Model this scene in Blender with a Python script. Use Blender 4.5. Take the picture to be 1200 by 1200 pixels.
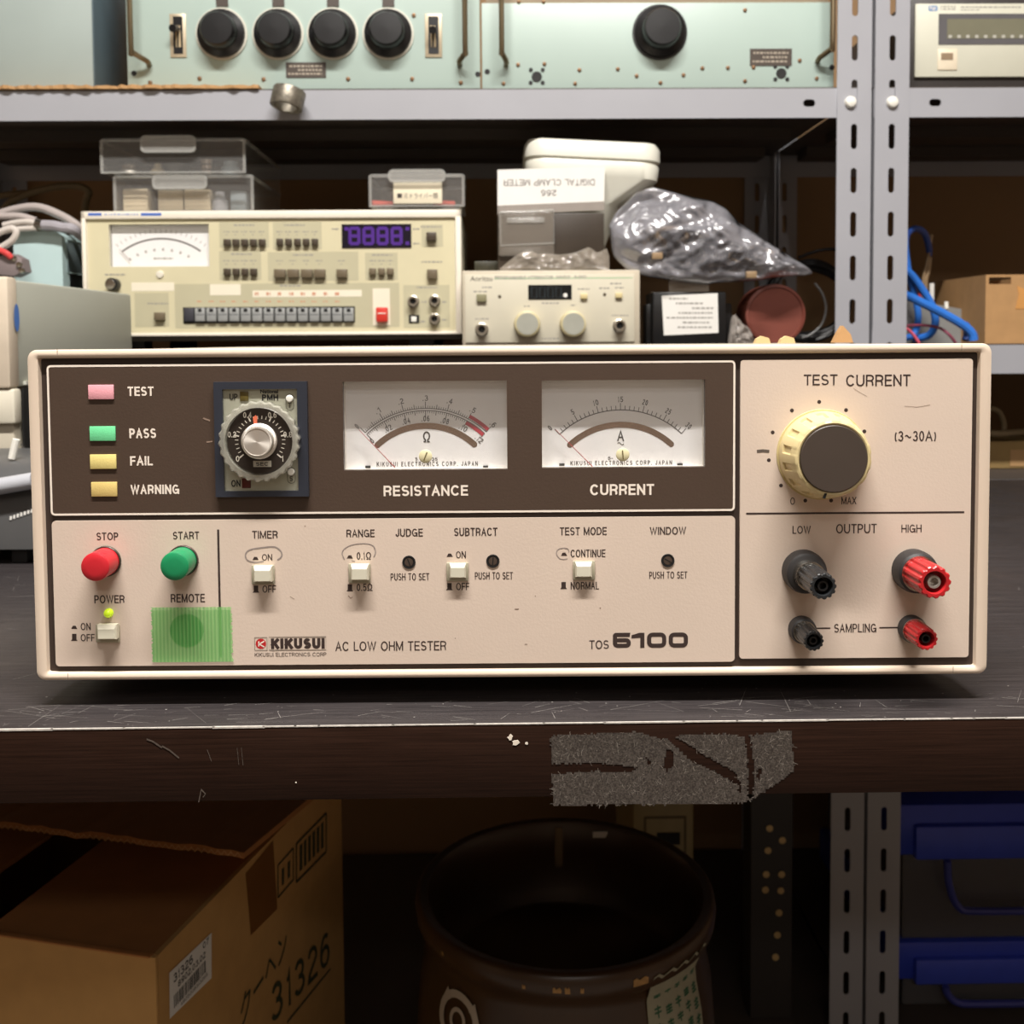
import bpy, bmesh, math, random
from math import pi, sin, cos, tan, atan, atan2, sqrt, radians
from mathutils import Vector, Matrix, noise

for o in list(bpy.data.objects):
    bpy.data.objects.remove(o)
random.seed(7)
SC = bpy.context.scene
COL = SC.collection

# ------------------------------------------------------------------ camera
CAMH = 0.885            # camera height above the floor
FPX = 1200.0            # focal length in pixels of the 1200 px frame
PPY = 459.0             # the square was cut from a taller frame: lens shift
PITCH = atan(59.0 / 1200.0)
ROLL = -0.007
cam_d = bpy.data.cameras.new('camera')
cam = bpy.data.objects.new('camera', cam_d)
COL.objects.link(cam)
cam_d.sensor_fit = 'HORIZONTAL'
cam_d.sensor_width = 36.0
cam_d.lens = 36.0
cam_d.shift_y = -(600.0 - PPY) / 1200.0
cam_d.clip_start = 0.02
CAMR = Matrix.Rotation(pi / 2 - PITCH, 3, 'X') @ Matrix.Rotation(ROLL, 3, 'Z')
cam.rotation_euler = CAMR.to_euler()
cam.location = (0, 0, CAMH)
cam_d.dof.use_dof = True
cam_d.dof.focus_distance = 0.46
cam_d.dof.aperture_fstop = 20.0
SC.camera = cam
CAMP = Vector((0, 0, CAMH))

# ------------------------------------------------------------------ world, lamps, exposure
w = bpy.data.worlds.new('room_air')
SC.world = w
w.use_nodes = True
bg = w.node_tree.nodes['Background']
bg.inputs[0].default_value = (1.0, 0.92, 0.84, 1)
bg.inputs[1].default_value = 0.03

def lamp(name, loc, sx, sy, watts, col=(1, 0.955, 0.905), aim=None):
    d = bpy.data.lights.new(name, 'AREA')
    d.shape = 'RECTANGLE'
    d.size = sx; d.size_y = sy
    d.energy = watts; d.color = col
    o = bpy.data.objects.new(name, d)
    COL.objects.link(o)
    o.location = loc
    if aim:
        o.rotation_euler = (Vector(aim) - Vector(loc)).to_track_quat('-Z', 'Y').to_euler()
    return o
lamp('tube_and_fill_light', (0.05, -0.08, 2.55), 1.2, 0.06, 128)
lamp('tube_and_fill_light', (-0.1, -1.5, 2.5), 1.5, 0.10, 6, aim=(0, 0.8, 0.8))
lamp('tube_and_fill_light', (0.2, -1.8, 2.2), 1.2, 0.10, 7, aim=(0, 0.9, 0.7))  # unseen low fill lamp, added to brighten the carton under the bench
lamp('tube_and_fill_light', (1.35, -0.5, 2.55), 1.2, 0.10, 5)

SC.view_settings.view_transform = 'Standard'
SC.view_settings.look = 'None'
SC.view_settings.gamma = 1.0
SC.view_settings.use_curve_mapping = False
SC.view_settings.exposure = -0.46

# ------------------------------------------------------------------ helpers
def lin(c):
    c = c / 255.0
    return c / 12.92 if c <= 0.04045 else ((c + 0.055) / 1.055) ** 2.4
def rgb(t):
    return (lin(t[0]), lin(t[1]), lin(t[2]), 1.0)

MATS = {}
def mat(name, c, rough=0.5, metal=0.0, var=0.06, scale=40.0, bump=0.0, bscale=400.0, spec=None,
        stretch=None, emit=None, coat=0.0):
    """procedural principled material, gentle noise on the colour and an optional bump"""
    if name in MATS:
        return MATS[name]
    m = bpy.data.materials.new(name)
    m.use_nodes = True
    nt = m.node_tree; N = nt.nodes; L = nt.links
    b = N['Principled BSDF']
    b.inputs['Roughness'].default_value = rough
    b.inputs['Metallic'].default_value = metal
    if spec is not None:
        b.inputs['Specular IOR Level'].default_value = spec
    if coat:
        b.inputs['Coat Weight'].default_value = coat
        b.inputs['Coat Roughness'].default_value = 0.08
    col = rgb(c)
    tc = N.new('ShaderNodeTexCoord')
    mp = N.new('ShaderNodeMapping')
    L.new(tc.outputs['Object'], mp.inputs[0])
    if stretch:
        mp.inputs['Scale'].default_value = stretch
    if var > 0:
        n = N.new('ShaderNodeTexNoise'); n.inputs['Scale'].default_value = scale
        n.inputs['Detail'].default_value = 4
        L.new(mp.outputs[0], n.inputs['Vector'])
        r = N.new('ShaderNodeValToRGB')
        r.color_ramp.elements[0].position = 0.3; r.color_ramp.elements[1].position = 0.7
        r.color_ramp.elements[0].color = tuple(x * (1 - var) for x in col[:3]) + (1,)
        r.color_ramp.elements[1].color = tuple(min(1, x * (1 + var)) for x in col[:3]) + (1,)
        L.new(n.outputs['Fac'], r.inputs[0])
        L.new(r.outputs[0], b.inputs['Base Color'])
    else:
        b.inputs['Base Color'].default_value = col
    if bump > 0:
        n2 = N.new('ShaderNodeTexNoise'); n2.inputs['Scale'].default_value = bscale
        L.new(mp.outputs[0], n2.inputs['Vector'])
        bp = N.new('ShaderNodeBump'); bp.inputs['Strength'].default_value = bump
        bp.inputs['Distance'].default_value = 0.001
        L.new(n2.outputs['Fac'], bp.inputs['Height'])
        L.new(bp.outputs[0], b.inputs['Normal'])
    if emit:
        b.inputs['Emission Color'].default_value = rgb(c)
        b.inputs['Emission Strength'].default_value = emit
    MATS[name] = m
    return m

def clear(name, c=(235, 235, 232), opacity=0.16, rough=0.06, gloss=1.0, bump=0.0, bscale=60.0):
    """thin clear plastic or glass: see-through, a little milky, glossy by fresnel"""
    if name in MATS:
        return MATS[name]
    m = bpy.data.materials.new(name)
    m.use_nodes = True
    nt = m.node_tree; N = nt.nodes; L = nt.links
    for n in list(N):
        if n.type != 'OUTPUT_MATERIAL':
            N.remove(n)
    out = [n for n in N if n.type == 'OUTPUT_MATERIAL'][0]
    tr = N.new('ShaderNodeBsdfTransparent')
    df = N.new('ShaderNodeBsdfDiffuse'); df.inputs[0].default_value = rgb(c)
    mx = N.new('ShaderNodeMixShader'); mx.inputs[0].default_value = opacity
    L.new(tr.outputs[0], mx.inputs[1]); L.new(df.outputs[0], mx.inputs[2])
    gl = N.new('ShaderNodeBsdfGlossy'); gl.inputs['Roughness'].default_value = rough
    fr = N.new('ShaderNodeLayerWeight'); fr.inputs[0].default_value = 0.5
    pw = N.new('ShaderNodeMath'); pw.operation = 'POWER'; pw.inputs[1].default_value = 4.0
    L.new(fr.outputs['Facing'], pw.inputs[0])
    mm = N.new('ShaderNodeMath'); mm.operation = 'MULTIPLY_ADD'; mm.inputs[1].default_value = 0.6 * gloss
    mm.inputs[2].default_value = 0.04 * gloss
    L.new(pw.outputs[0], mm.inputs[0])
    m2 = N.new('ShaderNodeMixShader')
    L.new(mm.outputs[0], m2.inputs[0]); L.new(mx.outputs[0], m2.inputs[1]); L.new(gl.outputs[0], m2.inputs[2])
    if bump > 0:
        n2 = N.new('ShaderNodeTexNoise'); n2.inputs['Scale'].default_value = bscale
        tc = N.new('ShaderNodeTexCoord'); L.new(tc.outputs['Object'], n2.inputs['Vector'])
        bp = N.new('ShaderNodeBump'); bp.inputs['Strength'].default_value = bump
        bp.inputs['Distance'].default_value = 0.004
        L.new(n2.outputs['Fac'], bp.inputs['Height'])
        L.new(bp.outputs[0], gl.inputs['Normal']); L.new(bp.outputs[0], fr.inputs['Normal'])
    L.new(m2.outputs[0], out.inputs[0])
    MATS[name] = m
    return m

TXT = {}
def text_mesh(s, bold=0.0, spacing=1.0):
    k = (s, bold, spacing)
    if k in TXT:
        return TXT[k]
    cu = bpy.data.curves.new('t', 'FONT')
    cu.body = s; cu.offset = bold; cu.resolution_u = 3
    cu.space_character = spacing
    o = bpy.data.objects.new('t', cu)
    COL.objects.link(o)
    dg = bpy.context.evaluated_depsgraph_get()
    me = bpy.data.meshes.new_from_object(o.evaluated_get(dg))
    vs = [v.co.copy() for v in me.vertices]
    fs = [tuple(p.vertices) for p in me.polygons]
    bpy.data.objects.remove(o); bpy.data.curves.remove(cu); bpy.data.meshes.remove(me)
    if vs:
        x0 = min(v.x for v in vs); x1 = max(v.x for v in vs)
        y0 = min(v.y for v in vs); y1 = max(v.y for v in vs)
        vs = [((v.x - x0) / max(1e-6, x1 - x0), (v.y - y0) / max(1e-6, y1 - y0)) for v in vs]
    TXT[k] = (vs, fs)
    return TXT[k]

class MB:
    def __init__(self):
        self.bm = bmesh.new()
        self.flat = self.bm.faces.layers.int.new('flat')
    def face(self, pts, mi=0):
        f = self.bm.faces.new([self.bm.verts.new(p) for p in pts])
        f.material_index = mi
        return f
    def box(self, x0, x1, y0, y1, z0, z1, bevel=0.0, seg=2, mi=0):
        x0, x1 = sorted((x0, x1)); y0, y1 = sorted((y0, y1)); z0, z1 = sorted((z0, z1))
        M = Matrix.Translation(((x0 + x1) / 2, (y0 + y1) / 2, (z0 + z1) / 2)) @ Matrix.Diagonal((x1 - x0, y1 - y0, z1 - z0, 1))
        g = bmesh.ops.create_cube(self.bm, size=1.0, matrix=M)
        vs = g['verts']
        fs = set(f for v in vs for f in v.link_faces)
        for f in fs: f[self.flat] = 1
        if bevel > 0:
            es = list(set(e for v in vs for e in v.link_edges))
            r = bmesh.ops.bevel(self.bm, geom=es, offset=bevel, segments=seg, profile=0.5, affect='EDGES')
            fs = set(r['faces']) | set(f for f in fs if f.is_valid)
        for f in fs:
            f.material_index = mi
        return self
    def prism(self, pts, y0, y1, mi=0, bevel=0.0):
        """polygon in x,z (counter-clockwise seen from -y), front at y0, back at y1"""
        n = len(pts)
        a = [self.bm.verts.new((p[0], y0, p[1])) for p in pts]
        b = [self.bm.verts.new((p[0], y1, p[1])) for p in pts]
        fr = self.bm.faces.new(a); fr.material_index = mi; fr[self.flat] = 1
        bk = self.bm.faces.new(list(reversed(b))); bk.material_index = mi; bk[self.flat] = 1
        for i in range(n):
            j = (i + 1) % n
            self.bm.faces.new((a[i], b[i], b[j], a[j])).material_index = mi
        if bevel > 0:
            bmesh.ops.bevel(self.bm, geom=list(fr.edges), offset=bevel, segments=2, profile=0.5, affect='EDGES')
        return self
    def cyl(self, p0, p1, r0, r1=None, seg=32, mi=0, cap=True):
        p0 = Vector(p0); p1 = Vector(p1)
        if r1 is None: r1 = r0
        d = (p1 - p0).normalized()
        a = d.orthogonal().normalized(); b = d.cross(a)
        A = [self.bm.verts.new(p0 + (a * cos(2 * pi * i / seg) + b * sin(2 * pi * i / seg)) * r0) for i in range(seg)]
        B = [self.bm.verts.new(p1 + (a * cos(2 * pi * i / seg) + b * sin(2 * pi * i / seg)) * r1) for i in range(seg)]
        for i in range(seg):
            j = (i + 1) % seg
            self.bm.faces.new((A[i], A[j], B[j], B[i])).material_index = mi
        if cap:
            self.bm.faces.new(list(reversed(A))).material_index = mi
            self.bm.faces.new(B).material_index = mi
        return self
    def lathe(self, c, prof, axis='Y', seg=48, mi=0, ripple=None):
        """prof: (radius, distance along axis); ripple(angle, i) scales the radius"""
        c = Vector(c)
        rings = []
        for k, (r, h) in enumerate(prof):
            ring = []
            for i in range(seg):
                t = 2 * pi * i / seg
                rr = r * (ripple(t, k) if ripple else 1.0)
                if axis == 'Y':
                    p = Vector((cos(t) * rr, h, sin(t) * rr))
                elif axis == 'Z':
                    p = Vector((cos(t) * rr, sin(t) * rr, h))
                else:
                    p = Vector((h, cos(t) * rr, sin(t) * rr))
                ring.append(self.bm.verts.new(c + p))
            rings.append(ring)
        for k in range(len(rings) - 1):
            for i in range(seg):
                j = (i + 1) % seg
                self.bm.faces.new((rings[k][i], rings[k][j], rings[k + 1][j], rings[k + 1][i])).material_index = mi
        for ring in (rings[0], rings[-1]):
            self.bm.faces.new(ring).material_index = mi
        return self
    def ribbon(self, pts, wd, y, mi=0, closed=False, thick=0.0):
        """flat strip along x,z points at depth y"""
        P = [Vector((p[0], p[1])) for p in pts]
        n = len(P)
        Lv = []; Rv = []
        for i in range(n):
            a = P[i - 1] if (i > 0 or closed) else P[i]
            b = P[(i + 1) % n] if (i < n - 1 or closed) else P[i]
            d = (b - a)
            if d.length < 1e-9: d = Vector((1, 0))
            d.normalize()
            q = Vector((-d.y, d.x)) * (wd / 2)
            if 0 < i < n - 1 or closed:
                d1 = (P[i] - a)
                if d1.length > 1e-9:
                    d1.normalize()
                    cs = max(0.45, abs(d1.dot(d)))
                    q = q / cs
            l = P[i] + q; r = P[i] - q
            Lv.append(self.bm.verts.new((l.x, y, l.y))); Rv.append(self.bm.verts.new((r.x, y, r.y)))
        fs = []
        for i in range(n if closed else n - 1):
            j = (i + 1) % n
            f = self.bm.faces.new((Rv[i], Rv[j], Lv[j], Lv[i])); f.material_index = mi
            fs.append(f)
        if thick:
            r = bmesh.ops.extrude_face_region(self.bm, geom=fs)
            bmesh.ops.translate(self.bm, verts=[v for v in r['geom'] if isinstance(v, bmesh.types.BMVert)], vec=(0, -thick, 0))
        return self
    def tube(self, pts, r, seg=10, sub=6, mi=0, smooth=True, flat=1.0):
        P = [Vector(p) for p in pts]
        if smooth and len(P) > 2:
            Q = []
            for i in range(len(P) - 1):
                a = P[max(0, i - 1)]; b = P[i]; c = P[i + 1]; d = P[min(len(P) - 1, i + 2)]
                for k in range(sub):
                    t = k / sub
                    Q.append(0.5 * ((2 * b) + (c - a) * t + (2 * a - 5 * b + 4 * c - d) * t * t + (3 * b - a - 3 * c + d) * t ** 3))
            Q.append(P[-1]); P = Q
        rings = []
        up = None
        for i in range(len(P)):
            d = (P[min(i + 1, len(P) - 1)] - P[max(i - 1, 0)])
            if d.length < 1e-9: d = Vector((1, 0, 0))
            d.normalize()
            if up is None: up = d.orthogonal().normalized()
            up = (up - d * up.dot(d))
            if up.length < 1e-6: up = d.orthogonal()
            up.normalize()
            s = d.cross(up)
            rr = r[i * (len(r) - 1) // max(1, len(P) - 1)] if isinstance(r, (list, tuple)) else r
            rings.append([self.bm.verts.new(P[i] + up * cos(2 * pi * k / seg) * rr + s * sin(2 * pi * k / seg) * rr * flat) for k in range(seg)])
        for i in range(len(rings) - 1):
            for k in range(seg):
                j = (k + 1) % seg
                self.bm.faces.new((rings[i][k], rings[i][j], rings[i + 1][j], rings[i + 1][k])).material_index = mi
        self.bm.faces.new(list(reversed(rings[0]))).material_index = mi
        self.bm.faces.new(rings[-1]).material_index = mi
        return self
    def text(self, s, org, ex, ez, bold=0.0, mi=0, spacing=1.0):
        """text stretched to the parallelogram org + a*ex + b*ez"""
        vs, fs = text_mesh(s, bold, spacing)
        org = Vector(org); ex = Vector(ex); ez = Vector(ez)
        V = [self.bm.verts.new(org + ex * a + ez * b) for a, b in vs]
        for f in fs:
            try:
                self.bm.faces.new([V[i] for i in f]).material_index = mi
            except ValueError:
                pass
        return self
    def build(self, name, m, parent=None, smooth=35, label=None, kind=None, normals=True):
        if normals:
            bmesh.ops.recalc_face_normals(self.bm, faces=self.bm.faces)
        me = bpy.data.meshes.new(name)
        if smooth:
            for f in self.bm.faces: f.smooth = not f[self.flat] and len(f.verts) < 9
        self.bm.to_mesh(me); self.bm.free()
        for x in (m if isinstance(m, (list, tuple)) else [m]):
            me.materials.append(x)
        if smooth:
            me.set_sharp_from_angle(angle=radians(smooth))
        o = bpy.data.objects.new(name, me)
        COL.objects.link(o)
        if parent is not None:
            o.parent = parent.o if isinstance(parent, Frame) else parent
        if label: o['label'] = label
        if kind: o['kind'] = kind
        return o

class Frame:
    """a place in the room: local x to the right, y away from the camera, z up"""
    def __init__(self, loc, rz=0.0):
        self.loc = Vector(loc); self.rz = rz
        self.R = Matrix.Rotation(rz, 3, 'Z')
        self.o = None
    def world(self, p):
        return self.loc + self.R @ Vector(p)
    def hit(self, px, py, pl=(0, 0, 0), nrm=(0, 1, 0)):
        """where the line of sight through a pixel of the photograph meets a local plane"""
        d = CAMR @ Vector(((px - 600.0) / FPX, (PPY - py) / FPX, -1.0))
        Ri = self.R.transposed()
        o = Ri @ (CAMP - self.loc); d = Ri @ d
        n = Vector(nrm)
        t = (Vector(pl) - o).dot(n) / d.dot(n)
        return o + d * t
    def pt(self, px, py, v=0.0):
        return self.hit(px, py, (0, v, 0), (0, 1, 0))
    def xz(self, px, py, v=0.0):
        p = self.pt(px, py, v); return (p.x, p.z)
    def rect(self, x0, y0, x1, y1, v=0.0):
        """pixel rectangle on the plane y=v -> x0,x1,z0,z1"""
        xm = (x0 + x1) / 2; ym = (y0 + y1) / 2
        return (self.pt(x0, ym, v).x, self.pt(x1, ym, v).x, self.pt(xm, y1, v).z, self.pt(xm, y0, v).z)
    def pbox(self, mb, x0, y0, x1, y1, v0, v1, bevel=0.0, mi=0, seg=2):
        a, b, c, d = self.rect(x0, y0, x1, y1, v0)
        mb.box(a, b, v0, v1, c, d, bevel, seg, mi)
    def ptext(self, mb, s, x0, y0, x1, y1, v, bold=0.0, mi=0, spacing=1.0):
        a, b, c, d = self.rect(x0, y0, x1, y1, v)
        mb.text(s, (a, v, c), (b - a, 0, 0), (0, 0, d - c), bold, mi, spacing)
    def poly(self, pts, v=0.0):
        return [self.xz(x, y, v) for x, y in pts]
    def mm(self, v=0.0):
        """metres per pixel at local depth v"""
        return (self.pt(610, 500, v).x - self.pt(600, 500, v).x) / 10.0

def thing(name, label, cat, loc, rz=0.0, group=None):
    f = Frame(loc, rz)
    o = bpy.data.objects.new(name, None)
    o.empty_display_size = 0.02
    COL.objects.link(o)
    o.location = f.loc; o.rotation_euler = (0, 0, rz)
    o['label'] = label; o['category'] = cat
    if group: o['group'] = group
    f.o = o
    return f
def tag(o, label, cat, group=None, kind=None):
    o['label'] = label; o['category'] = cat
    if group: o['group'] = group
    if kind: o['kind'] = kind
    return o
def at_frame(f, o):
    """place a single-mesh thing built in the local coordinates of frame f"""
    o.location = f.loc; o.rotation_euler = (0, 0, f.rz)
    return o
def rrect(x0, x1, z0, z1, r, n=5):
    pts = []
    for cx, cz, a in ((x1 - r, z1 - r, 0), (x0 + r, z1 - r, pi / 2), (x0 + r, z0 + r, pi), (x1 - r, z0 + r, 1.5 * pi)):
        for i in range(n + 1):
            t = a + pi / 2 * i / n
            pts.append((cx + cos(t) * r, cz + sin(t) * r))
    return pts
def arc(cx, cz, r, a0, a1, n=24):
    return [(cx + r * cos(a0 + (a1 - a0) * i / n), cz + r * sin(a0 + (a1 - a0) * i / n)) for i in range(n + 1)]
def perf_strip(mb, a0, a1, b0, b1, y0, y1, holes, ha, hb, vertical=True, mi=0):
    """plate with rounded slots: a runs along the strip, b across; holes at positions a_i"""
    bm = mb.bm
    def P(a, b):
        return (b, y0, a) if vertical else (a, y0, b)
    cb = (b0 + b1) / 2
    cuts = [a0]
    hs = sorted(h for h in holes if a0 + ha < h < a1 - ha)
    fs = []
    def quad(s, e):
        if e - s > 1e-6:
            fs.append(bm.faces.new([bm.verts.new(P(*p)) for p in ((s, b0), (s, b1), (e, b1), (e, b0))]))
    pos = a0
    m = ha * 1.25
    for h in hs:
        s = max(pos, h - m); e = min(a1, h + m)
        quad(pos, s)
        inner_l = []; inner_r = []
        n = 6
        top = [(h + (ha - hb) + hb * sin(t), cb + hb * cos(t)) for t in [pi * i / n for i in range(n + 1)]]   # +b -> -b over the top
        bot = [(h - (ha - hb) - hb * sin(t), cb - hb * cos(t)) for t in [pi * i / n for i in range(n + 1)]]   # -b -> +b under
        # split at the mid points of the caps
        k = n // 2
        left = top[k:] + bot[:k + 1]          # top centre, -b side, bottom centre
        right = bot[k:] + top[:k + 1]         # bottom centre, +b side, top centre
        vt = bm.verts.new(P(e, cb)); vb = bm.verts.new(P(s, cb))
        L = [bm.verts.new(P(*p)) for p in left]
        Rr = [bm.verts.new(P(*p)) for p in right[1:-1]]
        c = [bm.verts.new(P(*p)) for p in ((s, b0), (e, b0), (e, b1), (s, b1))]
        fs.append(bm.faces.new([vb, c[0], c[1], vt] + L))
        fs.append(bm.faces.new([vt, c[2], c[3], vb, L[-1]] + Rr + [L[0]]))
        pos = e
    quad(pos, a1)
    bmesh.ops.remove_doubles(bm, verts=list({v for f in fs for v in f.verts}), dist=1e-6)
    fs = [f for f in fs if f.is_valid]
    for f in fs: f.material_index = mi
    r = bmesh.ops.extrude_face_region(bm, geom=fs)
    vs = [v for v in r['geom'] if isinstance(v, bmesh.types.BMVert)]
    bmesh.ops.translate(bm, verts=vs, vec=(0, y1 - y0, 0))
def pillow(mb, top, bot, x0, x1, T, nx=40, nz=18, crumple=0.004, freq=40.0, seed=0, y0=0.0):
    """closed crumpled bag between the curves bot(x) and top(x), T thick in the middle"""
    bm = mb.bm
    F = []; B = []
    for i in range(nx + 1):
        x = x0 + (x1 - x0) * i / nx
        zt, zb = top(x), bot(x)
        ex = min(1.0, min(i, nx - i) / nx * 5) ** 0.5
        cf = []; cb = []
        for j in range(nz + 1):
            s = j / nz
            z = zb + (zt - zb) * s
            th = T * sqrt(max(0, 4 * s * (1 - s))) * ex
            q = Vector((x * freq, z * freq, seed))
            d = abs(noise.noise(q)) + 0.5 * abs(noise.noise(q * 2.3)) + 0.25 * abs(noise.noise(q * 5))
            d = (d - 0.35) * crumple * 2.2
            k = min(1.0, 4 * s * (1 - s) * 2) * ex
            cf.append(bm.verts.new((x, y0 - th + d * k, z + noise.noise(q + Vector((9, 3, 1))) * crumple * 0.5)))
            cb.append(cf[-1] if (j in (0, nz) or i in (0, nx)) else bm.verts.new((x, y0 + th * 0.8 + d * k, z)))
        F.append(cf); B.append(cb)
    for i in range(nx):
        for j in range(nz):
            bm.faces.new((F[i][j], F[i + 1][j], F[i + 1][j + 1], F[i][j + 1]))
            vs = []
            for v in (B[i][j], B[i][j + 1], B[i + 1][j + 1], B[i + 1][j]):
                if v not in vs: vs.append(v)
            if len(vs) > 2:
                try: bm.faces.new(vs)
                except ValueError: pass
def curve_fn(pts):
    def f(x):
        if x <= pts[0][0]: return pts[0][1]
        for (a, p), (b, q) in zip(pts, pts[1:]):
            if x <= b:
                t = (x - a) / (b - a)
                return p + (q - p) * t
        return pts[-1][1]
    return f

# ------------------------------------------------------------------ materials
M = {}
M['cream'] = mat('cream_paint', (217, 199, 183), 0.42, var=0.025, scale=18, bump=0.05, bscale=900)
M['frame'] = mat('cream_plastic', (222, 204, 184), 0.38, var=0.03, scale=25)
M['casemat'] = mat('case_paint', (205, 195, 178), 0.5, var=0.03)
M['brown'] = mat('brown_paint', (76, 61, 51), 0.42, var=0.03, bump=0.06, bscale=900)
M['groove'] = mat('brown_groove', (58, 46, 40), 0.5, var=0.04)
M['ink'] = mat('dark_brown_ink', (58, 44, 40), 0.6, var=0)
M['inkw'] = mat('cream_ink', (240, 228, 214), 0.6, var=0)
M['black'] = mat('black_plastic', (26, 26, 27), 0.32, var=0.1)
M['blackm'] = mat('matt_black', (18, 17, 17), 0.65, var=0.1)
M['silver'] = mat('bright_metal', (205, 200, 190), 0.22, 1.0, var=0.04)
M['steel'] = mat('dull_steel', (150, 145, 135), 0.4, 1.0, var=0.12, scale=120)
M['rack'] = mat('grey_rack_paint', (160, 161, 167), 0.45, var=0.03, scale=12)
M['desk'] = None
M['white'] = mat('white_plastic', (238, 236, 226), 0.4, var=0.02)
M['paper'] = mat('white_paper', (232, 230, 224), 0.7, var=0.02)
M['kraft'] = mat('cardboard', (178, 138, 92), 0.8, var=0.06, scale=60, bump=0.08, bscale=300)
M['clear'] = clear('clear_plastic', opacity=0.06, gloss=1.2)
M['clearrim'] = clear('clear_plastic_rim', (225, 225, 220), opacity=0.24, gloss=1.6)
M['glass'] = clear('meter_glass', opacity=0.03, rough=0.02, gloss=0.7)

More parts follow.
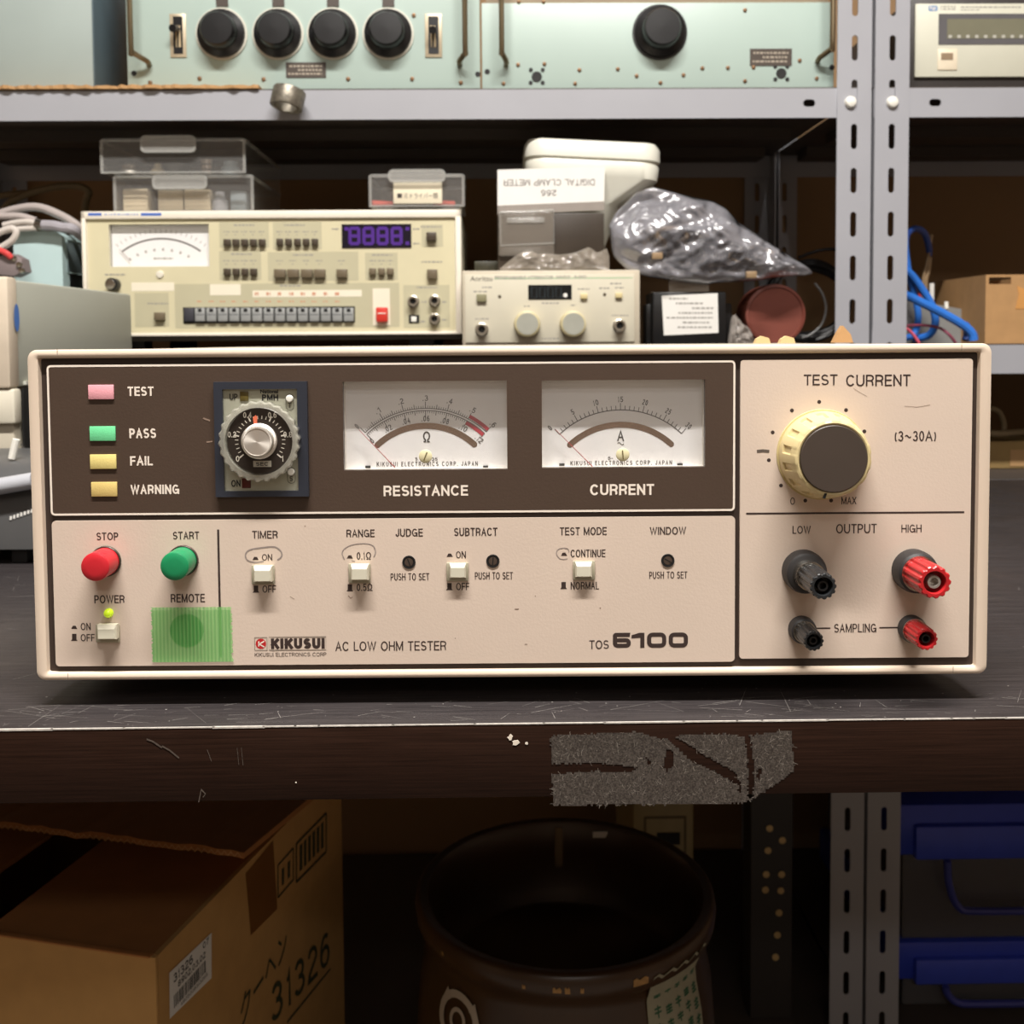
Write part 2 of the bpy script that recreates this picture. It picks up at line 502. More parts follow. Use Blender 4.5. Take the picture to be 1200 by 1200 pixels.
# ------------------------------------------------------------------ plain sans-serif capitals drawn as strokes
def _el(cx, cy, rx, ry, a0, a1, n=12):
    return [(cx + rx * cos(radians(a0 + (a1 - a0) * i / n)), cy + ry * sin(radians(a0 + (a1 - a0) * i / n))) for i in range(n + 1)]
def _bowl(y0, y1, xs, k=1.0):
    r = (y1 - y0) / 2
    return [(0, y1), (xs, y1)] + _el(xs, (y0 + y1) / 2, k - xs, r, 90, -90, 8)[1:-1] + [(xs, y0), (0, y0)]
_S = _el(.5, .745, .46, .255, 25, 270, 10) [:-1] + [(.5, .5)] + _el(.5, .255, .5, .255, 90, -155, 10)[1:]
GLYPH = {
 'A': (.92, [[(0, 0), (.5, 1), (1, 0)], [(.18, .34), (.82, .34)]]),
 'B': (.88, [[(0, 0), (0, 1)], _bowl(.53, 1, .55, .92), _bowl(0, .53, .55)]),
 'C': (.98, [_el(.52, .5, .52, .5, 38, 322, 18)]),
 'D': (.95, [[(0, 0), (0, 1), (.42, 1)] + _el(.42, .5, .58, .5, 90, -90, 12)[1:-1] + [(.42, 0), (0, 0)]]),
 'E': (.80, [[(1, 1), (0, 1), (0, 0), (1, 0)], [(0, .52), (.92, .52)]]),
 'F': (.75, [[(1, 1), (0, 1), (0, 0)], [(0, .5), (.88, .5)]]),
 'G': (1.02, [_el(.5, .5, .5, .5, 42, 335, 18) + [(1, .45), (.55, .45)], [(1, .45), (1, 0)]]),
 'H': (.92, [[(0, 0), (0, 1)], [(1, 0), (1, 1)], [(0, .52), (1, .52)]]),
 'I': (.13, [[(.5, 0), (.5, 1)]]),
 'J': (.68, [[(1, 1), (1, .3)] + _el(.5, .3, .5, .3, 0, -180, 8)]),
 'K': (.92, [[(0, 0), (0, 1)], [(.96, 1), (0, .36)], [(.36, .6), (1, 0)]]),
 'L': (.72, [[(0, 1), (0, 0), (1, 0)]]),
 'M': (1.08, [[(0, 0), (0, 1)], [(0, 1), (.5, .04), (1, 1)], [(1, 1), (1, 0)]]),
 'N': (.92, [[(0, 0), (0, 1)], [(0, 1), (1, 0)], [(1, 0), (1, 1)]]),
 'O': (1.05, [_el(.5, .5, .5, .5, 0, 360, 24)]),
 'P': (.83, [[(0, 0), (0, 1)], _bowl(.44, 1, .55)]),
 'Q': (1.05, [_el(.5, .5, .5, .5, 0, 360, 24), [(.6, .25), (1, -.02)]]),
 'R': (.90, [[(0, 0), (0, 1)], _bowl(.47, 1, .55), [(.55, .47), (.8, .42), (.9, .28), (.93, .05), (1, 0)]]),
 'S': (.86, [_S]),
 'T': (.84, [[(0, 1), (1, 1)], [(.5, 1), (.5, 0)]]),
 'U': (.92, [[(0, 1), (0, .34)] + _el(.5, .34, .5, .34, 180, 360, 10) + [(1, 1)]]),
 'V': (.88, [[(0, 1), (.5, 0), (1, 1)]]),
 'W': (1.3, [[(0, 1), (.25, 0), (.5, 1), (.75, 0), (1, 1)]]),
 'X': (.88, [[(0, 0), (1, 1)], [(0, 1), (1, 0)]]),
 'Y': (.88, [[(0, 1), (.5, .42), (1, 1)], [(.5, .42), (.5, 0)]]),
 'Z': (.82, [[(0, 1), (1, 1), (0, 0), (1, 0)]]),
 '0': (.66, [_el(.5, .5, .5, .5, 0, 360, 20)]),
 '1': (.32, [[(0, .78), (.6, .84), (.8, 1), (.8, 0)]]),
 '2': (.66, [_el(.5, .72, .48, .28, 170, -20, 9) + [(.1, .2), (0, 0), (1, 0)]]),
 '3': (.66, [_el(.48, .75, .44, .25, 160, -80, 9) + [(.4, .52)], [(.4, .52)] + _el(.48, .26, .52, .26, 80, -160, 9)]),
 '4': (.68, [[(.75, 0), (.75, 1), (0, .3), (1, .3)]]),
 '5': (.66, [[(.92, 1), (.18, 1), (.08, .5)] + _el(.48, .32, .52, .32, 125, -155, 10)]),
 '6': (.66, [_el(.5, .31, .5, .31, 0, 360, 16), _el(.56, .5, .56, .5, 55, 180, 8) + [(0, .31)]]),
 '7': (.64, [[(0, 1), (1, 1), (.5, .45), (.32, 0)]]),
 '8': (.66, [_el(.5, .75, .43, .25, 0, 360, 14), _el(.5, .26, .5, .26, 0, 360, 14)]),
 '9': (.66, [_el(.5, .69, .5, .31, 0, 360, 16), _el(.44, .5, .56, .5, 0, -125, 8)]),
 '.': (.10, [[(.5, 0), (.5, .05)]]), '-': (.4, [[(0, .45), (1, .45)]]),
 '(': (.30, [_el(2.0, .42, 2.0, .62, 125, 235, 8)]), ')': (.30, [_el(-1.0, .42, 2.0, .62, 55, -55, 8)]),
 '~': (.9, [[(i / 12, .45 + .13 * sin(2 * pi * i / 12)) for i in range(13)]]),
 'Ω': (.95, [[(0, 0), (.32, 0), (.32, .14)] + _el(.5, .58, .46, .42, 246, -66, 18) + [(.68, .14), (.68, 0), (1, 0)]]),
 '#': (.7, [[(.3, 0), (.4, 1)], [(.65, 0), (.75, 1)], [(0, .3), (1, .3)], [(0, .7), (1, .7)]]),
 '/': (.4, [[(0, 0), (1, 1)]]), '·': (.1, [[(.5, .4), (.5, .5)]]), ',': (.1, [[(.5, .05), (.3, -.15)]]),
}
def strokes(mb, s, org, ex, ez, wt=0.15, gap=0.15, mi=0, slant=0.0):
    """s drawn in the box org, ex (full width), ez (full height); wt: stroke width over height"""
    org = Vector(org); ex = Vector(ex); ez = Vector(ez)
    Wd = ex.length; Hh = ez.length
    ux = ex / Wd; uz = ez / Hh
    t = wt * Hh
    adv = [(0.42 if ch == ' ' else GLYPH[ch][0]) for ch in s]
    thin = sum(1 for ch in s if ch in 'I.·')
    total = sum(a for ch, a in zip(s, adv) if ch not in 'I.·') + gap * (len(s) - 1)
    # letters stretch, strokes keep their weight
    k = (Wd - thin * t) / total
    adv = [(t / k if ch in 'I.·' else a) for ch, a in zip(s, adv)]
    x = 0.0
    lift = [0]
    nz_ = ux.cross(uz)
    def ribbon(P):
        lift[0] += 1
        off = nz_ * (1.2e-5 * (lift[0] % 4))
        closed = len(P) > 3 and abs(P[0][0] - P[-1][0]) < 1e-6 and abs(P[0][1] - P[-1][1]) < 1e-6
        Q = [Vector(p) for p in (P[:-1] if closed else P)]
        if not closed and len(Q) > 1:
            for e0, e1 in ((0, 1), (-1, -2)):
                d = Q[e0] - Q[e1]
                if d.length > 0.18 * Hh or len(Q) == 2:
                    Q[e0] = Q[e0] + (d.normalized() if d.length > 1e-9 else Vector((0, 1 if e0 else -1))) * (t / 2)
        n = len(Q); A = []; B = []
        for i in range(n):
            a = Q[i - 1] if (i > 0 or closed) else Q[i]
            b = Q[(i + 1) % n] if (i < n - 1 or closed) else Q[i]
            d1 = (Q[i] - a); d2 = (b - Q[i])
            d1 = d1.normalized() if d1.length > 1e-9 else None
            d2 = d2.normalized() if d2.length > 1e-9 else None
            if d1 is None: d1 = d2
            if d2 is None: d2 = d1
            d = d1 + d2
            d = d.normalized() if d.length > 1e-6 else d1
            nrm = Vector((-d.y, d.x)); cs = max(0.42, nrm.dot(Vector((-d1.y, d1.x))))
            q = nrm * (t / 2 / cs)
            A.append(Q[i] + q); B.append(Q[i] - q)
        f3 = lambda p: mb.bm.verts.new(org + off + ux * (p.x + slant * p.y) + uz * p.y)
        A = [f3(p) for p in A]; B = [f3(p) for p in B]
        for i in range(n if closed else n - 1):
            j = (i + 1) % n
            mb.bm.faces.new((B[i], B[j], A[j], A[i])).material_index = mi
    for ch, a in zip(s, adv):
        if ch != ' ':
            w_ = max(a * k, t * 1.0001) if ch not in '()' else max(a * k, t * 1.6)
            for P in GLYPH[ch][1]:
                ox = t / 2 if w_ > t * 1.2 else 0
                ribbon([(x + (t / 2 + p[0] * (w_ - t) if w_ > t * 1.2 else w_ / 2 + (p[0] - .5) * 1e-6), t / 2 + p[1] * (Hh - t)) for p in P])
        x += a * k + gap * k
def fstrokes(self, mb, s, x0, y0, x1, y1, v, wt=0.15, gap=0.15, mi=0, slant=0.0, flip=False):
    a, b, c, d = self.rect(x0, y0, x1, y1, v)
    if flip:
        strokes(mb, s, (b, v, d), (a - b, 0, 0), (0, 0, c - d), wt, gap, mi, slant)
    else:
        strokes(mb, s, (a, v, c), (b - a, 0, 0), (0, 0, d - c), wt, gap, mi, slant)
Frame.stk = fstrokes

# ------------------------------------------------------------------ the room
m_floor = mat('concrete_floor', (104, 97, 89), 0.7, var=0.15, scale=6)
m_wall = mat('tan_wall_board', (150, 120, 86), 0.8, var=0.08, scale=5)
mb = MB(); mb.box(-2.2, 2.2, -2.2, 1.657, -0.05, 0); o = mb.build('floor', m_floor, smooth=0, kind='structure')
mb = MB(); mb.box(-2.2, 2.2, 1.657, 1.707, 0, 2.7); o = mb.build('wall_back', m_wall, smooth=0, kind='structure')
mb = MB(); mb.box(-2.2, 2.2, -2.25, -2.2, 0, 2.7); o = mb.build('wall_front', mat('warm_wall', (150, 130, 110), 0.8, var=0.04, scale=3), smooth=0, kind='structure')
mb = MB(); mb.box(-2.25, -2.2, -2.2, 1.657, 0, 2.7); o = mb.build('wall_left', MATS['warm_wall'], smooth=0, kind='structure')
mb = MB(); mb.box(2.2, 2.25, -2.2, 1.657, 0, 2.7); o = mb.build('wall_right', MATS['warm_wall'], smooth=0, kind='structure')
mb = MB(); mb.box(-2.2, 2.2, -2.2, 1.657, 2.7, 2.75); o = mb.build('ceiling', mat('white_ceiling', (170, 162, 150), 0.85, var=0.03, scale=3), smooth=0, kind='structure')

# ------------------------------------------------------------------ steel shelving racks
SHELF_Y = 1.2
SR = 0.0135
SH = Frame((0, SHELF_Y, 0), SR)
Z_UP = SH.pt(600, 103, 0).z            # top face of the upper shelf
Z_LO = SH.pt(1180, 403.0, 0).z         # top face of the lower shelf
Z_BE = 0.718                           # shelf level with the workbench
PITCH_S = 0.0508
def zpx(px, py, v=0.0): return SH.pt(px, py, v).z
def upx(px, py, v=0.0): return SH.pt(px, py, v).x

m_board = mat('shade_toned_sheet', (72, 64, 58), 0.55, var=0.08, scale=10)  # darker than the rack paint: under-shelf shade put into the sheet colour
def make_rack(name, label, u0, u1, loc_u, left_post, right_post):
    t = thing(name, label, 'shelving', SH.world((loc_u, 0, 0)), SR)
    ul = lambda u: u - loc_u
    slot0 = zpx(998, 365, 0)
    holes = [slot0 + k * PITCH_S for k in range(-18, 9)]
    W = 0.040
    for (a, flip) in left_post + right_post:
        for vy in (0.0, 0.446):
            mb = MB()
            a0, a1 = ul(a), ul(a) + W
            perf_strip(mb, 0.0, 1.35, a0, a1, vy, vy + 0.002, holes, 0.0146, 0.0036)
            # side flange of the angle
            s0, s1 = (a1 - 0.002, a1) if flip else (a0, a0 + 0.002)
            if vy == 0.0: mb.box(s0, s1, 0.002, 0.04, 0, 1.35)
            else: mb.box(s0, s1, vy - 0.038, vy, 0, 1.35)
            mb.build('upright', M['rack'], t, smooth=25)
    for zt in (Z_UP, Z_LO, Z_BE, 0.0):
        z0 = max(zt - 0.035, 0.012) if zt > 0 else 0.012
        z1 = zt if zt > 0 else 0.047
        b0, b1 = ul(u0), ul(u1)
        mb = MB()
        ends = [b0 + 0.072, b1 - 0.072]
        perf_strip(mb, b0, b1, z0, z1 - 0.0012, 0.0022, 0.0042, ends, 0.0072, 0.0042, vertical=False)
        mb.build('beam', M['rack'], t, smooth=25)
        mb = MB(); mb.box(b0, b1, 0.436, 0.438, z0, z1 - 0.0012)
        mb.build('beam', M['rack'], t, smooth=25)
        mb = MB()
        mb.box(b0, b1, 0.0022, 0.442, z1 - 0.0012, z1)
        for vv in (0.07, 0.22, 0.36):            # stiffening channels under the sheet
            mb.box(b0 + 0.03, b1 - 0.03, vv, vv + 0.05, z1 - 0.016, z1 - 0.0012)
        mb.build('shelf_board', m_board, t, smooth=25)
    return t

uL = upx(979.5, 250); uG = upx(1023, 250)
rackL = make_rack('shelving_rack', 'grey steel shelving rack on the left, carrying the pale green panel units', -0.80, uL + 0.0405, 0.0,
                  [(-0.80, False)], [(uL + 0.0005, True)])
rackR = make_rack('shelving_rack', 'grey steel shelving rack on the right, carrying the blue bins and small cardboard box', uG + 0.0005, 1.20, 0.8,
                  [(uG + 0.001, False)], [(1.16, True)])
for rk, px in ((rackL, 996.5), (rackR, 1045.5)):
    u, z = SH.xz(px, 120)
    u -= rk.loc.x / cos(SR)
    mb = MB(); mb.lathe((u, 0, z), [(0.0068, 0.0), (0.0068, -0.002), (0.0055, -0.0042), (0.003, -0.0052), (0.0005, -0.0054)], 'Y', 24)
    mb.build('bolt', M['white'], rk, label='white round bolt head')

# ------------------------------------------------------------------ workbench
def desk_material(nm, ca, cb):
    m = bpy.data.materials.new(nm); m.use_nodes = True
    nt = m.node_tree; N = nt.nodes; L = nt.links; b = N['Principled BSDF']
    tc = N.new('ShaderNodeTexCoord'); mp = N.new('ShaderNodeMapping')
    mp.inputs['Scale'].default_value = (3.0, 90.0, 160.0)
    L.new(tc.outputs['Object'], mp.inputs[0])
    n = N.new('ShaderNodeTexNoise'); n.inputs['Scale'].default_value = 6; n.inputs['Detail'].default_value = 8
    n.inputs['Roughness'].default_value = 0.7
    L.new(mp.outputs[0], n.inputs['Vector'])
    r = N.new('ShaderNodeValToRGB')
    r.color_ramp.elements[0].position = 0.3; r.color_ramp.elements[0].color = rgb(ca)
    r.color_ramp.elements[1].position = 0.75; r.color_ramp.elements[1].color = rgb(cb)
    L.new(n.outputs['Fac'], r.inputs[0]); L.new(r.outputs[0], b.inputs['Base Color'])
    n2 = N.new('ShaderNodeTexNoise'); n2.inputs['Scale'].default_value = 25; n2.inputs['Detail'].default_value = 5
    L.new(tc.outputs['Object'], n2.inputs['Vector'])
    mr = N.new('ShaderNodeMapRange'); mr.inputs[1].default_value = 0.3; mr.inputs[2].default_value = 0.7
    mr.inputs[3].default_value = 0.30; mr.inputs[4].default_value = 0.46
    L.new(n2.outputs['Fac'], mr.inputs[0]); L.new(mr.outputs[0], b.inputs['Roughness'])
    b.inputs['Specular IOR Level'].default_value = 0.32
    bp = N.new('ShaderNodeBump'); bp.inputs['Strength'].default_value = 0.15; bp.inputs['Distance'].default_value = 0.0006
    L.new(n.outputs['Fac'], bp.inputs['Height']); L.new(bp.outputs[0], b.inputs['Normal'])
    return m
M['desk'] = desk_material('dark_laminate_top', (34, 31, 32), (66, 61, 61))
M['deskedge'] = desk_material('brown_edge_band', (28, 17, 12), (52, 34, 26))
M['deskedge'].node_tree.nodes['Principled BSDF'].inputs['Specular IOR Level'].default_value = 0.12
m_wear = mat('worn_edge', (196, 190, 182), 0.6, var=0.2, scale=300)
m_scr = mat('pale_scratch', (150, 145, 140), 0.5, var=0.2, scale=300)
DESK_Z = 0.72
DR = 0.0125
dk = thing('workbench', 'dark wood-grain workbench with a scratched top and worn front edge', 'bench', (0, 0.435, DESK_Z), DR)
# levels across the front edge follow the photograph
mb = MB(); mb.box(-1.0, 1.0, 0.0008, 0.744, -0.0325, 0.0, bevel=0.0004)
mb.build('worktop', M['desk'], dk)
mb = MB(); mb.box(-1.0, 1.0, 0.0, 0.0008, -0.0325, -0.0003, bevel=0.0002)
mb.build('edge_band', M['deskedge'], dk)
mb = MB()
x = -0.72
while x < 0.72:                                           # chipped pale line where the edge band meets the top
    e = x + random.uniform(0.01, 0.04)
    h = random.uniform(0.00025, 0.0006) * (1.5 if x < -0.13 else 1.0)
    mb.box(x, min(e, 0.72), -0.0002, h * 0.9, -h * 0.8, 0.00015)
    x = e - 0.001
mb.build('edge_wear', m_wear, dk, smooth=0)
mb = MB()
for k in range(300):                                      # scratches in the top
    if k < 200: x = random.uniform(-0.33, 0.34); y = random.uniform(0.003, 0.028)
    elif k < 250: x = random.uniform(-0.36, -0.19); y = random.uniform(0.003, 0.3)
    else: x = random.uniform(0.2, 0.46); y = random.uniform(0.003, 0.5)
    a = random.choice([random.uniform(-0.5, 0.5), random.uniform(0, pi)])
    l = random.uniform(0.001, 0.012) if random.random() < 0.75 else random.uniform(0.01, 0.03)
    wd = random.uniform(0.00003, 0.00012)
    d = Vector((cos(a), sin(a), 0)); q = Vector((-d.y, d.x, 0)) * wd
    p = Vector((x, y, 0.00012)); b = p + d * l
    if b.y < 0.001 or b.y > 0.7: continue
    mb.face([p - q, b - q * 0.4, b + q * 0.4, p + q])
for k in range(150):                                      # pale specks
    x = random.uniform(-0.36, 0.36); y = random.uniform(0.002, 0.05) if random.random() < 0.7 else random.uniform(0.0, 0.3)
    s = random.uniform(0.0001, 0.0004)
    mb.face([(x - s, y - s, 0.00013), (x + s, y - s * 0.6, 0.00013), (x + s * 0.7, y + s, 0.00013), (x - s, y + s * 0.8, 0.00013)])
o = mb.build('scratch_mark', m_scr, dk, smooth=0, normals=False, label='pale scratches and specks', kind='stuff')
# rubbed marks on the edge band
m_rub = mat('rubbed_grey', (82, 72, 64), 0.6, var=0.2, scale=800)
m_chip = mat('chip_white', (225, 215, 200), 0.6, var=0.1)
sd = dk.mm()
for P, wpx in (([(172, 866), (180, 869), (190, 876)], 2.0), ([(190, 874), (199, 879), (210, 888)], 1.8), ([(278, 876), (280, 896)], .6), ([(283, 876), (285, 897)], .6),
               ([(233, 940), (235, 930), (236, 925), (241, 930), (238, 934)], 1.2), ([(243, 878), (248, 892)], .8)):
    mb = MB(); mb.ribbon(dk.poly(P), wpx * sd, -0.00025); mb.build('rub_mark', m_rub, dk, smooth=0, normals=False)
for (x, y, r) in ((598, 864, 3.4), (604, 870, 4.4), (617, 871, 2.0), (347, 917, 1)):
    c = dk.xz(x, y)
    mb = MB(); mb.prism([(c[0] + cos(a) * r * sd * random.uniform(0.5, 1.2), c[1] + sin(a) * r * sd * random.uniform(0.5, 1.2)) for a in [i * pi / 5 for i in range(10)]], -0.0003, 0.0)
    mb.build('paint_chip', m_chip, dk, smooth=0)
# adhesive left by a strip of tape
def inside(p, poly):
    c = False; n = len(poly)
    for i in range(n):
        a, b = poly[i], poly[i - 1]
        if (a[1] > p[1]) != (b[1] > p[1]) and p[0] < (b[0] - a[0]) * (p[1] - a[1]) / (b[1] - a[1]) + a[0]:
            c = not c
    return c
out = [(645, 862), (745, 857), (775, 866), (800, 861), (855, 860), (872, 863), (900, 858), (927, 855), (931, 902), (900, 925), (880, 937), (868, 941), (648, 944)]
gaps = [[(645, 895), (700, 894), (752, 900), (735, 905), (690, 904), (645, 907)],
        [(775, 858), (800, 868), (825, 884), (862, 905), (870, 922), (860, 918), (840, 905), (812, 893), (790, 873)],
        [(873, 862), (880, 863), (884, 915), (882, 935), (876, 935), (877, 905)],
        [(782, 877), (790, 880), (789, 897), (781, 903), (777, 898)],
        [(757, 888), (762, 890), (763, 897), (758, 896)], [(866, 920), (870, 924), (868, 928), (864, 925)], [(889, 899), (893, 901), (890, 915), (886, 908)]]
def adhesive():
    m = bpy.data.materials.new('tape_adhesive'); m.use_nodes = True
    nt = m.node_tree; N = nt.nodes; L = nt.links; b = N['Principled BSDF']
    tc = N.new('ShaderNodeTexCoord')
    n = N.new('ShaderNodeTexNoise'); n.inputs['Scale'].default_value = 1400; n.inputs['Detail'].default_value = 4
    L.new(tc.outputs['Object'], n.inputs['Vector'])
    r = N.new('ShaderNodeValToRGB')
    r.color_ramp.elements[0].position = 0.35; r.color_ramp.elements[0].color = rgb((42, 35, 31))
    r.color_ramp.elements[1].position = 0.72; r.color_ramp.elements[1].color = rgb((92, 85, 78))
    L.new(n.outputs['Fac'], r.inputs[0]); L.new(r.outputs[0], b.inputs['Base Color'])
    b.inputs['Roughness'].default_value = 0.55
    return m
mb = MB()
st = 2.2
y = 854.0
while y < 946:
    x = 644.0
    while x < 934:
        j = (noise.noise(Vector((x * 0.3, y * 0.3, 0))) * 2.0, noise.noise(Vector((x * 0.3, y * 0.3, 7))) * 2.0)
        p = (x + st / 2 + j[0], y + st / 2 + j[1])
        if inside(p, out) and not any(inside(p, g) for g in gaps):
            q = dk.poly([(x, y + st), (x + st, y + st), (x + st, y), (x, y)])
            mb.face([(a, -0.00022, b) for a, b in q])
        x += st
    y += st
bmesh.ops.remove_doubles(mb.bm, verts=mb.bm.verts, dist=1e-6)
mb.build('tape_residue', adhesive(), dk, smooth=0, normals=False, label='grey speckled adhesive left by tape')
mb = MB(); random.seed(44)
k = 0
while k < 420:
    x, y = random.uniform(645, 930), random.uniform(856, 944)
    if not inside((x, y), out) or any(inside((x, y), g) for g in gaps): continue
    a = random.uniform(0, 2 * pi); P = [(x, y)]
    for i in range(random.randint(1, 4)):
        a += random.uniform(-.7, .7); P.append((P[-1][0] + cos(a) * 1.6, P[-1][1] + sin(a) * 1.6))
    mb.ribbon(dk.poly(P), random.uniform(.2, .5) * sd, -0.0003 - k * 1e-7); k += 1
mb.build('tape_fibre', mat('fibre_pale', (140, 133, 124), .6, var=.1), dk, smooth=0, normals=False, kind='stuff')
for sx in (-0.93, 0.93):
    for sy in (0.06, 0.68):
        mb = MB(); mb.box(sx - 0.025, sx + 0.025, sy - 0.025, sy + 0.025, -DESK_Z, -0.0325, bevel=0.002)
        mb.build('leg', M['desk'], dk)

# ------------------------------------------------------------------ the ohm tester
TY = 0.455
T = thing('ohm_tester', 'cream and brown low ohm tester with two needle meters, standing on the dark bench', 'test instrument', (0, TY, DESK_Z))
BF = 0.0028
zb = T.pt(600, 794.3, BF).z; zt = T.pt(600, 406.2, BF).z
xl = T.pt(36.2, 604, BF).x; xr = T.pt(1160.6, 597, BF).x
xli = T.pt(50, 604, BF).x; xri = T.pt(1146, 597, BF).x
zbi = T.pt(600, 785.2, BF).z; zti = T.pt(600, 416.5, BF).z
# bezel frame
mb = MB()
def loop(x0, x1, z0, z1, r, v):
    return [mb.bm.verts.new((p[0], v + (BF if v < 0.005 else 0), p[1])) for p in rrect(x0, x1, z0, z1, r, 6)]
e = 0.0014
loops = [loop(xl, xr, zb, zt, 0.0042, 0.03), loop(xl, xr, zb, zt, 0.0042, e), loop(xl + e * 0.3, xr - e * 0.3, zb + e * 0.3, zt - e * 0.3, 0.004, e * 0.3),
         loop(xl + e, xr - e, zb + e, zt - e, 0.0035, 0.0), loop(xli - e, xri + e, zbi - e, zti + e, 0.002, 0.0),
         loop(xli - e * 0.3, xri + e * 0.3, zbi - e * 0.3, zti + e * 0.3, 0.0012, e * 0.4), loop(xli, xri, zbi, zti, 0.001, e * 1.6),
         loop(xli + 0.0005, xri - 0.0005, zbi + 0.0005, zti - 0.0005, 0.001, 0.009)]
for A, B in zip(loops, loops[1:]):
    n = len(A)
    for i in range(n):
        mb.bm.faces.new((A[i], A[(i + 1) % n], B[(i + 1) % n], B[i]))
mb.build('bezel', M['frame'], T)
mb = MB()
s = T.mm()
for px, ys in ((67, (408, 416)), (1127, (402.8, 411)), (79.5, (789, 797)), (1117, (780.7, 789))):
    a = T.xz(px, ys[0], BF); b = T.xz(px, ys[1], BF)
    mb = MB(); mb.ribbon([(a[0], a[1]), (a[0], b[1])], 0.00025, BF - 0.00004)
    mb.build('bezel_seam', mat('seam_line', (150, 132, 115), 0.6, var=0), T, smooth=0)
# case and feet
mb = MB()
mb.box(xl + 0.002, xr - 0.002, 0.03, 0.36, zb + 0.001, zt - 0.0006, bevel=0.002)
mb.build('case', M['casemat'], T)
for fx in (xl + 0.055, xr - 0.055):
    for fy in (0.06, 0.31):
        mb = MB(); mb.lathe((fx, fy, 0), [(0.010, 0.0), (0.011, 0.002), (0.012, zb + 0.0012)], 'Z', 24)
        mb.build('foot', M['blackm'], T)
# panels
def holed_plate(mb, x0, x1, z0, z1, holes, v0, v1, mi=0):
    xs = sorted(set([x0, x1] + [h[0] for h in holes] + [h[1] for h in holes]))
    zs = sorted(set([z0, z1] + [h[2] for h in holes] + [h[3] for h in holes]))
    fs = []
    V = {}
    def vv(a, b):
        if (a, b) not in V: V[(a, b)] = mb.bm.verts.new((a, v0, b))
        return V[(a, b)]
    for xa, xb in zip(xs, xs[1:]):
        for za, zc in zip(zs, zs[1:]):
            cx, cz = (xa + xb) / 2, (za + zc) / 2
            if any(h[0] < cx < h[1] and h[2] < cz < h[3] for h in holes): continue
            fs.append(mb.bm.faces.new((vv(xa, za), vv(xb, za), vv(xb, zc), vv(xa, zc))))
    r = bmesh.ops.extrude_face_region(mb.bm, geom=fs)
    bmesh.ops.translate(mb.bm, verts=[v for v in r['geom'] if isinstance(v, bmesh.types.BMVert)], vec=(0, v1 - v0, 0))
PV = 0.0042          # face of the cream panels
meters = [(402.2, 446.6, 594.2, 550.5), (635, 445.3, 826.3, 547.8)]
mh = [T.rect(*q, PV) for q in meters]
mb = MB(); holed_plate(mb, xli - 0.001, xri + 0.001, zbi - 0.001, zti + 0.001, mh, 0.0056, 0.0076)
mb.build('back_panel', M['groove'], T, smooth=0)
ux0, ux1 = T.pt(57.3, 515, PV).x, T.pt(861.3, 515, PV).x
uz1, uz0 = T.pt(460, 425.3, PV).z, T.pt(460, 601.3, PV).z
mb = MB(); holed_plate(mb, ux0, ux1, uz0, uz1, mh, PV, 0.0056)
mb.build('display_panel', M['brown'], T, smooth=0)
mb = MB(); mb.ribbon(rrect(ux0 + s, ux1 - s, uz0 + s, uz1 - s, 0.0015, 4), 0.0009, PV - 0.0001, closed=True)
mb.build('border_line', M['inkw'], T, smooth=0)
lx0, lx1 = T.pt(63, 697, PV).x, T.pt(861.2, 690, PV).x
lz1, lz0 = T.pt(460, 607.8, PV).z, T.pt(460, 778.2, PV).z
mb = MB(); mb.prism(rrect(lx0, lx1, lz0, lz1, 0.0018), PV, 0.0056); mb.build('control_panel', M['cream'], T)
rx0, rx1 = T.pt(867.2, 596, PV).x, T.pt(1137.6, 596, PV).x
rz1, rz0 = T.pt(1005, 421, PV).z, T.pt(1005, 771, PV).z
mb = MB(); mb.prism(rrect(rx0, rx1, rz0, rz1, 0.0015), PV, 0.0056); mb.build('output_panel', M['cream'], T)

